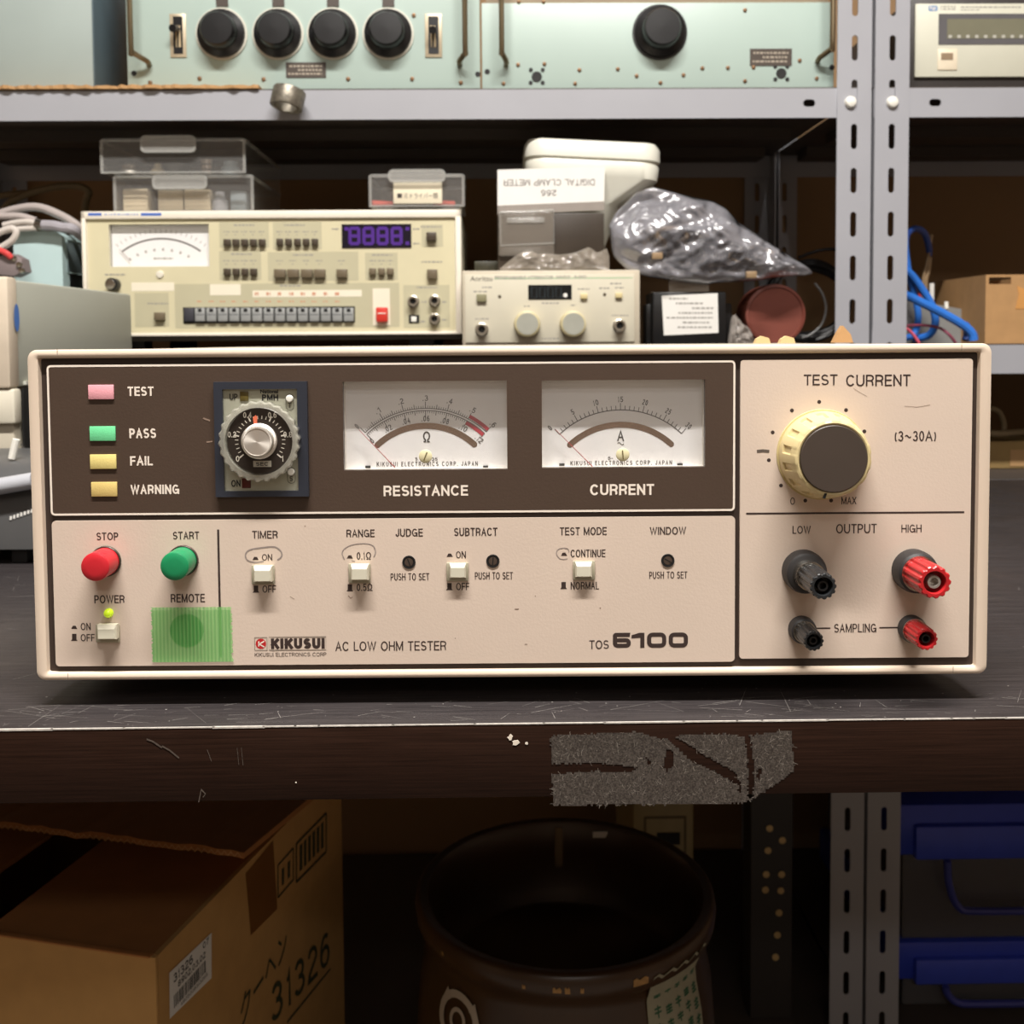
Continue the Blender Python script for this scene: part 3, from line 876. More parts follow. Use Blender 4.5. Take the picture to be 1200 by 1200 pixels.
# lettering
TV = PV - 0.00006
mb = MB()
for sx, a, b, c, d in (('TEST', 149.5, 453, 180, 464), ('PASS', 151.5, 502, 183, 513.5), ('FAIL', 152.5, 534.5, 179, 545.5), ('WARNING', 153, 568, 210, 579),
                       ('RESISTANCE', 449.5, 568.8, 548.5, 581.2), ('CURRENT', 691.5, 567.3, 766.5, 580.2)):
    mb = MB(); T.stk(mb, sx, a, b, c, d, TV, wt=0.185)
    mb.build('cream_lettering', M['inkw'], T, smooth=0, normals=False)
mb = MB()
for sx, a, b, c, d, bo in (
        ('STOP', 113, 624, 138.6, 633, .01), ('START', 202.5, 623, 233.5, 632, .01), ('POWER', 110.5, 697.5, 146, 707, .01), ('REMOTE', 200, 696, 240, 706, .01),
        ('TIMER', 295.5, 622, 325.5, 631, .01), ('RANGE', 406, 620.5, 439, 629.5, .01), ('JUDGE', 463.5, 619.5, 495.5, 628.8, .01), ('SUBTRACT', 532, 618.5, 583, 628, .01),
        ('TEST MODE', 656, 617.8, 711, 627, .01), ('WINDOW', 761.5, 617.5, 804, 626.5, .01),
        ('ON', 307, 649.3, 319, 657, .005), ('OFF', 307.5, 686, 323.5, 694.5, .005), ('0.1Ω', 418, 647, 435, 656, .005), ('0.5Ω', 418, 684, 436.5, 692.6, .005),
        ('ON', 534.3, 646, 546, 654.3, .005), ('OFF', 534.5, 683, 550, 691.6, .005), ('CONTINUE', 668.7, 644, 709.5, 653, .005), ('NORMAL', 668.7, 682, 702, 690.8, .005),
        ('PUSH TO SET', 457.7, 671.8, 503, 680, 0), ('PUSH TO SET', 556.5, 670.5, 601, 679, 0), ('PUSH TO SET', 760.8, 669.8, 805.4, 678, 0),
        ('ON', 94.5, 730, 106.3, 738.5, .005), ('OFF', 94.5, 743, 111, 751.5, .005), ('AC LOW OHM TESTER', 393, 751.5, 523, 762.5, 0.002),
        ('KIKUSUI ELECTRONICS CORP', 298.5, 764.8, 382.5, 769.3, 0), ('TOS', 690.5, 750.3, 713.5, 760.5, 0.004),
        ('TEST', 942, 438.8, 981.5, 451.5, .006), ('CURRENT', 991.5, 439, 1067, 452.6, .006), ('(3~30A)', 1048.5, 505, 1097, 517, 0.003), ('0', 926, 583, 931.5, 591.5, 0), ('MAX', 986, 582.3, 1003.5, 591, 0),
        ('LOW', 928.7, 616.3, 950, 625.5, 0.003), ('OUTPUT', 979.8, 614, 1027.5, 625, 0.004), ('HIGH', 1056.3, 614.7, 1080, 624, 0.003), ('SAMPLING', 977.5, 731, 1027, 741, 0.003)):
    mb = MB(); T.stk(mb, sx, a, b, c, d, TV, wt=0.12 + bo * 2.6); mb.build('dark_lettering', M['ink'], T, smooth=0, normals=False)
def bump_mark(x, y, tall):
    if tall:
        q = [(x - 4, y + 4), (x + 4, y + 4), (x + 2.6, y + 2.2), (x + 2.6, y - 4.3), (x - 2.6, y - 4.3), (x - 2.6, y + 2.2)]
    else:
        q = [(x - 3.6, y + 2), (x + 3.6, y + 2), (x + 1.6, y - 1.7), (x - 1.6, y - 1.7)]
    q = T.poly(q, TV)
    mb.face([(a, TV, b) for a, b in q])
for x, y, tl in ((299.5, 654.3, 0), (300, 690.5, 1), (410, 652.5, 0), (410, 689, 1), (527, 650.5, 0), (526.7, 687.6, 1), (661, 649.3, 0), (660.5, 686.3, 1), (87, 735, 0), (87, 747, 1)):
    mb = MB(); bump_mark(x, y, tl); mb.build('switch_symbol', M['ink'], T, smooth=0, normals=False)
def line_part(nm, P, wd):
    mb = MB(); mb.ribbon(P, wd, TV); mb.build(nm, M['ink'], T, smooth=0, normals=False)
line_part('printed_line', [T.xz(255.6, 620.5, TV), (T.xz(255.6, 620.5, TV)[0], T.xz(258.5, 770, TV)[1])], 2.6 * s)
line_part('printed_line', T.poly([(874.5, 602), (1130, 600.2)], TV), 2.3 * s)
line_part('printed_line', T.poly([(957, 736.3), (973, 736.1)], TV), 1.7 * s); line_part('printed_line', T.poly([(1030.5, 735.6), (1053, 735.4)], TV), 1.7 * s)
for x, y in ((960, 471), (928, 481), (905.5, 506.7), (901, 539.3), (915.2, 569), (943.7, 586.6), (974, 586.5), (1013, 505.5), (991.5, 480.6), (950.6, 581.2)):
    c = T.xz(x, y, TV); r = 2.3 * s if y < 580 or y > 583 else 1.3 * s
    mb = MB(); mb.face([(c[0] + cos(a) * r, TV, c[1] + sin(a) * r) for a in [i * pi / 8 for i in range(16)]]); mb.build('scale_dot', M['ink'], T, smooth=0, normals=False)
mb = MB()
# broad outlined model number
TVb = [TV]
def digit(x0, x1, y0, y1, kind):
    a, b, c, d = T.rect(x0, y0, x1, y1, TV)
    t = 5.0 * s; h = t / 2; tw = TVb[0]; TVb[0] -= 0.00001
    if kind == '0':
        mb.ribbon(rrect(a + h, b - h, c + h, d - h, 4.2 * s, 5), t, tw, closed=True)
    elif kind == '6':
        m = c + (d - c) * 0.585
        mb.ribbon(rrect(a + h, b - h, c + h, m - h * 0.6, 3.0 * s, 5), t, tw, closed=True)
        tw -= 0.00003
        q = [(a, tw, (c + m) / 2), (a + t, tw, (c + m) / 2), (a + t, tw, d - t), (b - 1.2 * s, tw, d - t), (b - 0.6 * s, tw, d)] + [(x, tw, z) for x, z in arc(a + 4 * s, d - 4 * s, 4 * s, pi / 2, pi, 6)]
        mb.face([q[0], q[1], q[2], q[-4], q[-3], q[-2], q[-1]]); mb.face([q[2], q[3], q[4], q[5], q[6], q[7], q[8]])
    else:
        mb.ribbon([(b - h, c), (b - h, d)], t, tw)
        tw -= 0.00002
        mb.face([(b - t, tw, d - 6 * s), (b - t * 0.9, tw, d), (b - t - 1 * s, tw, d), (a, tw, d - 3 * s), (a, tw, d - 6.8 * s)][::-1])
digit(718.2, 739.2, 741.5, 759.2, '6'); digit(740, 755.2, 741.5, 759.2, '1'); digit(758.2, 780.8, 741.3, 759, '0'); digit(783.6, 806.2, 741.2, 758.8, '0')
mb.build('model_number', M['ink'], T, smooth=0, normals=False)
# maker's badge
m_red = mat('badge_red', (190, 36, 38), 0.5, var=0)
m_lgrey = mat('badge_grey', (150, 138, 126), 0.5, var=0)
mb = MB()
a, b, c, d = T.rect(298.5, 747, 313, 762, TV)
mb.ribbon([(a, c), (b, c), (b, d), (a, d)], 0.8 * s, TV - 0.00005, mi=1, closed=True)
cc = ((a + b) / 2, (c + d) / 2)
mb.face([(cc[0] + cos(t) * 6.3 * s, TV, cc[1] + sin(t) * 6.3 * s) for t in [i * pi / 12 for i in range(24)]], 0)
for q in ([(303.3, 751.5), (303.3, 757.5)], [(309.8, 751.2), (304, 754.8), (309.8, 758.2)]):
    mb.ribbon(T.poly(q, TV), 1.5 * s, TV - 0.00008, mi=2)
a, b, c, d = T.rect(315.2, 746.4, 382, 761.6, TV)
mb.ribbon([(a, c), (b, c), (b, d), (a, d)], 0.7 * s, TV - 0.00005, mi=1, closed=True)
T.stk(mb, 'KIKUSUI', 317.5, 748, 380.5, 760.3, TV, wt=0.30, gap=0.12, mi=3)
mb.build('maker_badge', [m_red, m_lgrey, M['inkw'], M['ink']], T, smooth=0, normals=False)
# pencil rings drawn round some settings, and small marks
mb = MB()
def scribble(pts, wpx):
    mb = MB()
    P = []
    for i in range(len(pts) - 1):
        p0 = Vector(pts[max(0, i - 1)]); p1 = Vector(pts[i]); p2 = Vector(pts[i + 1]); p3 = Vector(pts[min(len(pts) - 1, i + 2)])
        for k in range(6):
            t = k / 6
            P.append(0.5 * ((2 * p1) + (p2 - p0) * t + (2 * p0 - 5 * p1 + 4 * p2 - p3) * t * t + (3 * p1 - p0 - 3 * p2 + p3) * t ** 3))
    P.append(Vector(pts[-1]))
    mb.ribbon(T.poly([(p.x, p.y) for p in P], TV), wpx * s, TV - 0.00003)
    mb.build('pencil_mark', mat('pencil_grey', (150, 138, 132), 0.6, var=0.1), T, smooth=0, normals=False)
scribble([(309, 658), (298, 659), (289.5, 656), (288, 649), (294, 644), (310, 641.5), (322, 641), (329, 646), (330, 652), (325, 656.5)], 1.7)
scribble([(404, 656), (401, 649), (404, 643), (413, 638.5), (427, 637), (437, 639.5), (440, 647), (438, 653)], 1.2)
scribble([(412, 657), (416, 658)], 0.9)
scribble([(665, 655), (657, 655), (652.5, 650), (653, 645), (658, 642.5), (665, 643), (667, 647)], 1.1)
mb = MB()
for q, wp in (([(887, 529), (894, 528.2), (901.5, 529)], 3.6),):
    mb.ribbon(T.poly(q, TV), wp * s, TV - 0.00003)
mb.build('scratch_mark', mat('chip_grey', (118, 108, 100), 0.35, 0.4, var=0.3, scale=2500), T, smooth=0, normals=False)
mb = MB()
for q, wp in (([(1000, 455), (1008, 460), (1016, 464.5)], 0.4), ([(1060, 476), (1075, 477), (1090, 474.5)], 0.5), ([(470, 574), (468, 577)], 0.1),
              ([(238, 490), (246, 493)], 2.0), ([(242, 518), (249, 517.3)], 1.6), ([(340, 699), (345, 702)], .5), ([(408, 698), (411, 701), (413, 699.5)], 1.0), ([(703, 712), (704, 713)], 1.2), ([(627, 698), (627.6, 699)], 1.2), ([(357, 616), (358, 617)], 1.2), ([(533, 748), (534, 748)], 1.2), ([(603, 714), (608, 713.5)], 1.0), ([(615, 755), (618, 755)], 1.0)):
    mb = MB(); mb.ribbon(T.poly(q, TV), wp * s, TV - 0.00003)
    mb.build('scuff_mark', mat('scuff_brown', (146, 124, 108), 0.6, var=0.1), T, smooth=0, normals=False)

# status lamps
for nm, c, q, lb in (('p', (240, 170, 180), (103.2, 451, 133, 468), 'pink lamp window'), ('g', (120, 226, 162), (104.8, 499.7, 135, 516.8), 'green lamp window'),
                     ('y', (238, 220, 140), (105.3, 532.7, 136, 549.6), 'pale yellow lamp window'), ('a', (226, 200, 126), (106.7, 565, 137, 582), 'amber lamp window')):
    mb = MB(); T.pbox(mb, *q, PV - 0.0008, PV, bevel=0.0002)
    mb.build('indicator_lamp', mat('lamp_' + nm, c, 0.35, var=0.04, scale=150, bump=0.1, bscale=1500), T, label=lb)

# timer
fv = PV - 0.0022
m_navy = mat('navy_plastic', (46, 50, 60), 0.4, var=0.06)
a, b, c, d = T.rect(251.3, 447.4, 360.6, 582.2, fv); a2, b2, c2, d2 = T.rect(261.5, 456, 348.8, 575.5, fv)
mb = MB(); holed_plate(mb, a, b, c, d, [(a2, b2, c2, d2)], fv, PV)
tm = mb.build('timer', m_navy, T, smooth=0, label='plug-in timer with a dark blue frame and a dial')
mb = MB(); mb.box(a2, b2, PV - 0.0008, PV + 0.0002, c2, d2); mb.build('timer_plate', mat('olive_grey', (168, 168, 150), 0.4, 0.2, var=0.03), tm, smooth=0)
tv = PV - 0.00095
mb = MB()
for sx, a, b, c, d, wt_ in (('UP', 269, 461.5, 278.5, 468.5, .15), ('ON', 271, 562.5, 281.8, 570.3, .15), ('PMH', 307, 462.2, 326, 469, .22)):
    mb = MB(); T.stk(mb, sx, a, b, c, d, tv, wt=wt_); mb.build('timer_lettering', M['blackm'], tm, smooth=0, normals=False)
mb = MB(); T.ptext(mb, 'National', 305, 456.4, 326, 461, tv, .03); mb.build('timer_lettering', M['blackm'], tm, smooth=0, normals=False)
for q, cc2, lb in (((281, 458.7, 291, 470), (96, 84, 42), 'olive lamp'), ((283.3, 560.5, 293.7, 572), (84, 30, 24), 'dark red lamp')):
    mb = MB(); T.pbox(mb, *q, PV - 0.0012, PV - 0.0006, bevel=0.0002); mb.build('timer_lamp', mat('tl' + lb, cc2, 0.3, var=0.1), tm, label=lb)
for (x, y, ch) in ((339.5, 467, 'T'), (341.3, 553, 'S')):
    c0 = T.xz(x, y, tv)
    mb = MB()
    mb.lathe((c0[0], 0, c0[1]), [(4.3 * s, PV - 0.0008), (4.3 * s, PV - 0.0016), (3.4 * s, PV - 0.0020), (0.0002, PV - 0.0021)], 'Y', 20)
    q = mb
    sc = mb.build('timer_screw', M['white'], tm)
    mb = MB()
    mb.ribbon(rrect(c0[0] - 4.6 * s, c0[0] + 4.6 * s, c0[1] - 13.5 * s, c0[1] + 5 * s, 4.4 * s, 6), 0.7 * s, tv, closed=True)
    T.stk(mb, ch, x - 2, y + 4.8, x + 2, y + 11, tv, wt=.2)
    mb.build('screw_mark', mat('dark_grey_ink', (92, 90, 80), 0.6, var=0), tm, smooth=0, normals=False)
dv = PV - 0.0052
dc = T.xz(303.6, 517.2, dv)
mb = MB()
rp = lambda t, k: 1.0 + (0.022 * sin(26 * t) if 0 < k < 4 else 0)
mb.lathe((dc[0], 0, dc[1]), [(44 * s, PV - 0.0010), (47 * s, PV - 0.0022), (47 * s, dv), (45 * s, dv - 0.0008), (39.5 * s, dv - 0.001), (39 * s, dv + 0.0005), (39 * s, dv + 0.002)], 'Y', 156, ripple=rp)
mb.build('dial_ring', clear('dial_clear', (222, 220, 205), 0.34, 0.10, 2.6), tm, smooth=30)
dc = T.xz(305, 516.5, dv + 0.0006)
mb = MB(); mb.lathe((dc[0], 0, dc[1]), [(39 * s, PV - 0.0012), (39 * s, dv + 0.0007), (38.4 * s, dv + 0.0005)], 'Y', 48)
dial = mb.build('timer_dial', mat('dial_black', (44, 38, 34), 0.3, var=0.05), tm)
ang0, ang1 = radians(219), radians(-39)
kc = T.xz(303, 517, dv)
mb = MB()
for i in range(26):
    t = ang0 + (ang1 - ang0) * i / 25
    r0, r1 = (26, 32.5) if i % 5 == 0 else (26.5, 30.5)
    mb.ribbon([(dc[0] + cos(t) * r0 * s * .97, dc[1] + sin(t) * r0 * s * .97), (dc[0] + cos(t) * r1 * s * .97, dc[1] + sin(t) * r1 * s * .97)], (1.6 if i % 5 == 0 else 0.9) * s, dv + 0.0004)
for i, ch in enumerate(('0', '0.2', '0.4', '0.6', '0.8', '1')):
    t = ang0 + (ang1 - ang0) * i / 5
    px, py = 304.5 + cos(t) * 33.5, 516.5 - sin(t) * 33.5
    wd = 2.1 if len(ch) == 1 else 5
    T.stk(mb, ch, px - wd, py - 3.4, px + wd, py + 3.4, dv + 0.0004, wt=.15)
mb.build('dial_scale', mat('dial_white', (200, 194, 180), 0.6, var=0), dial, smooth=0, normals=False)
mb = MB(); T.pbox(mb, 296.8, 540, 317.8, 547.2, dv + 0.0002, dv + 0.0008); mb.build('unit_plate', mat('grey_plate', (172, 168, 154), 0.35, var=0.03), dial)
mb = MB(); T.stk(mb, 'SEC', 300, 541.6, 314.5, 545.8, dv + 0.0001, wt=.18); mb.build('unit_lettering', M['blackm'], dial, smooth=0, normals=False)
mb = MB(); q = T.poly([(297.5, 499), (301, 499), (301.5, 489), (299.5, 486.6), (296.6, 489)], dv); mb.prism(list(reversed(q)) if False else q, dv - 0.0002, dv + 0.0004); mb.build('dial_pointer', mat('orange_pointer', (214, 110, 80), 0.5, var=0), tm)
k1 = T.xz(302.5, 517, dv - 0.004); kb = T.xz(303.8, 517, dv)
mb = MB(); mb.lathe((kb[0], 0, kb[1]), [(21 * s, dv + 0.0006), (21 * s, dv - 0.0006), (20 * s, dv - 0.001), (18.3 * s, dv - 0.0012), (17.6 * s, dv - 0.0038), (17 * s, dv - 0.0042), (15.8 * s, dv - 0.0043), (15.4 * s, dv - 0.0041), (0.2 * s, dv - 0.0041)], 'Y', 64)
def spun(name):
    m = bpy.data.materials.new(name); m.use_nodes = True
    b = m.node_tree.nodes['Principled BSDF']
    b.inputs['Base Color'].default_value = rgb((238, 232, 222)); b.inputs['Metallic'].default_value = 0.75; b.inputs['Roughness'].default_value = 0.4
    b.inputs['Anisotropic'].default_value = 0.85
    tg = m.node_tree.nodes.new('ShaderNodeTangent'); tg.direction_type = 'RADIAL'; tg.axis = 'Y'
    m.node_tree.links.new(tg.outputs[0], b.inputs['Tangent'])
    return m
kn = mb.build('timer_knob', spun('spun_metal'), tm, normals=True)
kn.data.transform(Matrix.Translation((-kb[0], 0, -kb[1]))); kn.location = (kb[0], 0, kb[1])

# needle meters
m_plate = mat('meter_plate', (246, 245, 244), 0.5, var=0.015, scale=60)
m_mir = mat('mirror_band', (196, 172, 152), 0.12, 1.0, var=0.03)
m_needle = mat('needle_red', (170, 60, 56), 0.5, var=0)
m_redband = mat('scale_red', (190, 44, 62), 0.5, var=0)
m_ivory = mat('ivory_plastic', (224, 216, 176), 0.4, var=0.04)
def panel_meter(q, hole, cx, cy, R, lb, unit, majors, ends):
    x0, y0, x1, y1 = q
    a, b, c, d = hole
    bv = PV + 0.0072
    mb = MB()
    t = 0.0006
    g = 0.00002
    mb.box(a - t, a - g, PV + 0.0014, bv + 0.001, c - t, d + t); mb.box(b + g, b + t, PV + 0.0014, bv + 0.001, c - t, d + t)
    mb.box(a, b, PV + 0.0014, bv + 0.001, c - t, c - g); mb.box(a, b, PV + 0.0014, bv + 0.001, d + g, d + t)
    mtr = mb.build('panel_meter', mat('meter_case', (222, 216, 206), 0.5, var=0.02), T, smooth=0, label=lb)
    mb = MB(); mb.box(a, b, bv, bv + 0.001, c, d); mb.build('scale_plate', m_plate, mtr, smooth=0)
    lv = bv - 0.0001; sl = T.mm(bv)
    C = T.xz(cx, cy, lv)
    P = lambda deg, r: (C[0] + sin(radians(deg)) * r * sl, C[1] + cos(radians(deg)) * r * sl)
    mb = MB()
    if unit == 'A':
        mb.ribbon([P(t2, R) for t2 in [-43 + 86 * i / 40 for i in range(41)]], 1.0 * sl, lv)
        for i in range(31):
            t2 = -43 + 86 * i / 30
            mb.ribbon([P(t2, R), P(t2, R + (8 if i % 5 == 0 else 5.0))], 0.75 * sl, lv)
    else:
        for rr in (R, R - 2.6):
            mb.ribbon([P(t2, rr) for t2 in [-43 + 86 * i / 40 for i in range(41)]], 0.7 * sl, lv)
        for i in range(61):
            t2 = -43 + 86 * i / 60
            L1 = 8 if i % 10 == 0 else (5 if i % 5 == 0 else 3)
            mb.ribbon([P(t2, R), P(t2, R + L1)], (0.7 if L1 > 4 else 0.5) * sl, lv)
            L1 = 8 if i % 10 == 0 else (5 if i % 5 == 0 else 3)
            mb.ribbon([P(t2, R - 2.6), P(t2, R - 2.6 - L1)], (0.7 if L1 > 4 else 0.5) * sl, lv)
    def label(ch, deg, r, h=6.5, wd=None):
        wd = wd or 3.1 * len(ch)
        o = Vector(P(deg, r)); ex = Vector((cos(radians(deg)), -sin(radians(deg)))) * wd * sl; ez = Vector((sin(radians(deg)), cos(radians(deg)))) * h * sl
        o = o - ex / 2 - ez / 2
        strokes(mb, ch, (o.x, lv, o.y), (ex.x, 0, ex.y), (ez.x, 0, ez.y), wt=0.13, gap=0.25)
    for ch, deg, r in majors: label(ch, deg, r, wd=(2.9 if ch == '0' else None))
    bx0, by0, bx1, by1 = ends[:4]
    T.stk(mb, 'KIKUSUI ELECTRONICS CORP. JAPAN', bx0, by0, bx1, by1, lv, wt=0.14, gap=0.45)
    mx, my = cx, cy
    if unit == 'A':
        T.stk(mb, 'A', cx - 4, 504.5, cx + 4, 517, lv, wt=0.13)
        mb.ribbon([T.xz(cx - 3.6 + 7.2 * i / 12, 520 - 1.3 * sin(2 * pi * i / 12), lv) for i in range(13)], 0.9 * sl, lv)
        T.stk(mb, '5-', cx - 15, 535, cx - 9, 539, lv)
    else:
        T.stk(mb, 'Ω', cx - 4.3, 505.5, cx + 4.7, 518.5, lv, wt=0.13)
        T.stk(mb, '5', cx - 13, 536, cx - 10.5, 540, lv); T.stk(mb, '35', cx + 6, 536, cx + 13, 540, lv)
    mb.build('scale_marking', mat('scale_ink', (58, 50, 46), 0.6, var=0), mtr, smooth=0, normals=False)
    mb = MB()
    rm = 87.3 if unit == 'A' else 83.5
    hw = 7 if unit == 'A' else 7.2
    pts = [P(-42.8 + 85.6 * i / 40, rm) for i in range(41)]
    mb.ribbon(pts, hw * sl, lv + 0.00002)
    for en in (pts[0], pts[-1]):
        mb.face([(en[0] + cos(t2) * hw / 2 * sl, lv + 0.00003, en[1] + sin(t2) * hw / 2 * sl) for t2 in [i * pi / 8 for i in range(16)]])
    mb.build('mirror_arc', m_mir, mtr, smooth=0, normals=False)
    if unit != 'A':
        mb = MB()
        mb.ribbon([P(43 * (4 + 2 * i / 12) / 3 - 43, R + 3.4) for i in range(6, 13)], 4.2 * sl, lv - 0.00003)
        mb.ribbon([P(43 * (4 + 2 * i / 12) / 3 - 43, R - 5.2) for i in range(6, 13)], 4.2 * sl, lv - 0.00003)
        mb.build('red_zone', m_redband, mtr, smooth=0, normals=False)
    nv = bv - 0.0026
    n0 = T.pt(ends[4], ends[5], nv); n1 = T.pt(ends[6], ends[7], nv)
    mb = MB(); mb.cyl(n1, n0, 0.00022, 0.00012, 8); mb.build('needle', m_needle, mtr)
    mb = MB()
    for hx in (ends[8], ends[9]):
        aa = T.rect(hx - 3, y1 - 4.6, hx + 3, y1 - 2.0, bv - 0.001); mb = MB(); mb.box(aa[0], aa[1], bv - 0.001, bv - 0.0001, aa[2], aa[3])
        mb.build('plate_clip', M['blackm'], mtr)
    gv = PV + 0.0010
    mb = MB(); mb.box(a + g, b - g, gv - 0.0006, gv, c + g, d - g); mb.build('meter_glass', M['glass'], mtr, smooth=0)
    cxs, cys = ends[10], ends[11]
    z = T.xz(cxs, cys, gv - 0.001)
    mb = MB(); mb.lathe((z[0], 0, z[1]), [(8 * s, gv - 0.0006), (8 * s, gv - 0.0011), (7.2 * s, gv - 0.0013), (0.0002, gv - 0.0013)], 'Y', 28)
    zs = mb.build('zero_screw', m_ivory, mtr)
    mb = MB(); th = radians(ends[12]); mb.ribbon([(z[0] - cos(th) * 5.3 * s, z[1] - sin(th) * 5.3 * s), (z[0] + cos(th) * 5.3 * s, z[1] + sin(th) * 5.3 * s)], 1.5 * s, gv - 0.00136)
    mb.build('screw_slot', mat('slot_brown', (110, 98, 60), 0.6, var=0), mtr, smooth=0, normals=False)
    return mtr
A_ = lambda v: -43 + 86 * v
panel_meter(meters[0], mh[0], 499.7, 582, 104.0, 'ohm scale meter with two black scales and a red zone', 'O',
            [('0', -44, 116)] + [(c, A_(v), 116) for c, v in (('.1', 1 / 6), ('.2', 2 / 6), ('.3', .5), ('.4', 4 / 6), ('.5', 5 / 6), ('.6', 1))] +
            [('0', -43.5, 91.5)] + [(c, A_(v), 92.0) for c, v in (('.02', 1 / 6), ('.04', 2 / 6), ('.06', .5), ('.08', 4 / 6), ('.10', 5 / 6), ('.12', 1))],
            (441.5, 541, 560, 546.3, 420.5, 503.5, 463, 548, 431, 569, 498.6, 534.8, 68))
panel_meter(meters[1], mh[1], 727.3, 584.5, 104.7, 'ampere scale meter with a single black scale', 'A',
            [('0', -44.5, 118)] + [(str(v), A_(v / 30), 117) for v in (5, 10, 15, 20, 25, 30)],
            (668.5, 539.8, 787.5, 545, 651, 503.5, 695, 547.5, 658.5, 797, 729.8, 532.8, 95))

# stop and start push buttons
def push_button(base, cap, r, c, lb):
    bc = T.xz(*base, PV); vv = PV - 0.0125; cc = T.xz(*cap, vv)
    rr = r * s * 0.972
    mb = MB(); mb.lathe((bc[0], 0, bc[1]), [(18.4 * s, PV), (18.4 * s, PV - 0.0009), (17.6 * s, PV - 0.0013), (17.0 * s, PV - 0.001), (17 * s, PV)], 'Y', 40)
    mb.build('button_ring', mat('ring_brown', (70, 60, 52), 0.35, 0.3, var=0.05), T)
    mb = MB(); mb.lathe((bc[0], 0, bc[1]), [(rr, PV), (rr, vv + 0.0008), (rr * 0.97, vv + 0.0003), (rr * 0.9, vv), (rr * 0.5, vv - 0.0002), (0.0002, vv - 0.0003)], 'Y', 40)
    mb.build('push_button', c, T, label=lb)
push_button((124.2, 657.6), (112.2, 666.2), 17.2, mat('button_red', (200, 40, 50), 0.32, var=0.03), 'red push button')
push_button((214.8, 656.8), (205.2, 665.2), 17.2, mat('button_green', (30, 138, 88), 0.32, var=0.03), 'green push button')
# latching switches
m_sframe = mat('switch_frame', (170, 164, 142), 0.45, var=0.03)
m_key = mat('switch_key', (214, 210, 190), 0.38, var=0.03)
def rocker(fr, key, pv):
    a, b, c, d = T.rect(*fr, PV)
    mb = MB(); mb.box(a, b, PV - 0.0012, PV, c, d, bevel=0.0005)
    f = mb.build('switch_frame', m_sframe, T)
    kv = PV - pv
    a, b, c, d = T.rect(*key, kv)
    mb = MB()
    ch = 0.0011
    lo = [mb.bm.verts.new(p) for p in ((a, PV - 0.001, c), (b, PV - 0.001, c), (b, PV - 0.001, d), (a, PV - 0.001, d))]
    mi_ = [mb.bm.verts.new(p) for p in ((a, kv + ch, c), (b, kv + ch, c), (b, kv + ch, d), (a, kv + ch, d))]
    hi = [mb.bm.verts.new(p) for p in ((a + ch * .6, kv, c + ch * .5), (b - ch * .6, kv, c + ch * .5), (b - ch * .6, kv, d - ch * 1.6), (a + ch * .6, kv, d - ch * 1.6))]
    for A, B in ((lo, mi_), (mi_, hi)):
        for i in range(4):
            mb.bm.faces.new((A[i], A[(i + 1) % 4], B[(i + 1) % 4], B[i]))
    mb.bm.faces.new(hi); mb.bm.faces.new(lo[::-1])
    mb.build('switch_key', m_key, f, smooth=20)
rocker((295.3, 661.5, 322.5, 684.5), (296.5, 664.5, 318, 682.5), 0.0048)
rocker((408.6, 660, 434.6, 683), (410.8, 662.5, 431.5, 680.5), 0.0048)
rocker((523.2, 658.8, 549.2, 680.6), (526.6, 661, 546, 678), 0.0034)
rocker((671.3, 656.6, 697.2, 679.4), (674.3, 659.5, 694, 677), 0.0034)
rocker((113, 730.8, 141.2, 752.5), (113, 733, 135.5, 750), 0.0048)
c = T.xz(126.8, 718.7, PV - 0.001)
mb = MB(); mb.lathe((c[0], 0, c[1]), [(5.4 * s, PV), (5.3 * s, PV - 0.0012), (4 * s, PV - 0.0024), (2 * s, PV - 0.003), (0.0002, PV - 0.0031)], 'Y', 24)
mb.build('power_lamp', mat('led_lime', (196, 226, 40), 0.25, var=0.02, emit=0.55), T, label='lit lime green lamp')
for x, y, an in ((479.2, 658.8, 110), (577.6, 657.5, 85), (782.6, 656.8, 150)):
    c = T.xz(x, y, PV)
    mb = MB(); mb.lathe((c[0], 0, c[1]), [(8 * s, PV), (7.8 * s, PV - 0.0004), (6.2 * s, PV - 0.0004), (6.0 * s, PV - 0.0001), (0.0002, PV - 0.0001)], 'Y', 28)
    h = mb.build('trimmer', M['blackm'], T)
    mb = MB(); mb.lathe((c[0], 0, c[1]), [(5.2 * s, PV - 0.0001), (5.0 * s, PV - 0.0003), (0.0002, PV - 0.00035)], 'Y', 24)
    mb.build('trimmer_screw', mat('screw_brown', (112, 98, 88), 0.4, 0.7, var=0.1), h)
    th = radians(an)
    mb = MB(); mb.ribbon([(c[0] - cos(th) * 4.6 * s, c[1] - sin(th) * 4.6 * s), (c[0] + cos(th) * 4.6 * s, c[1] + sin(th) * 4.6 * s)], 1.3 * s, PV - 0.00042)
    mb.build('screw_slot', M['blackm'], h, smooth=0, normals=False)

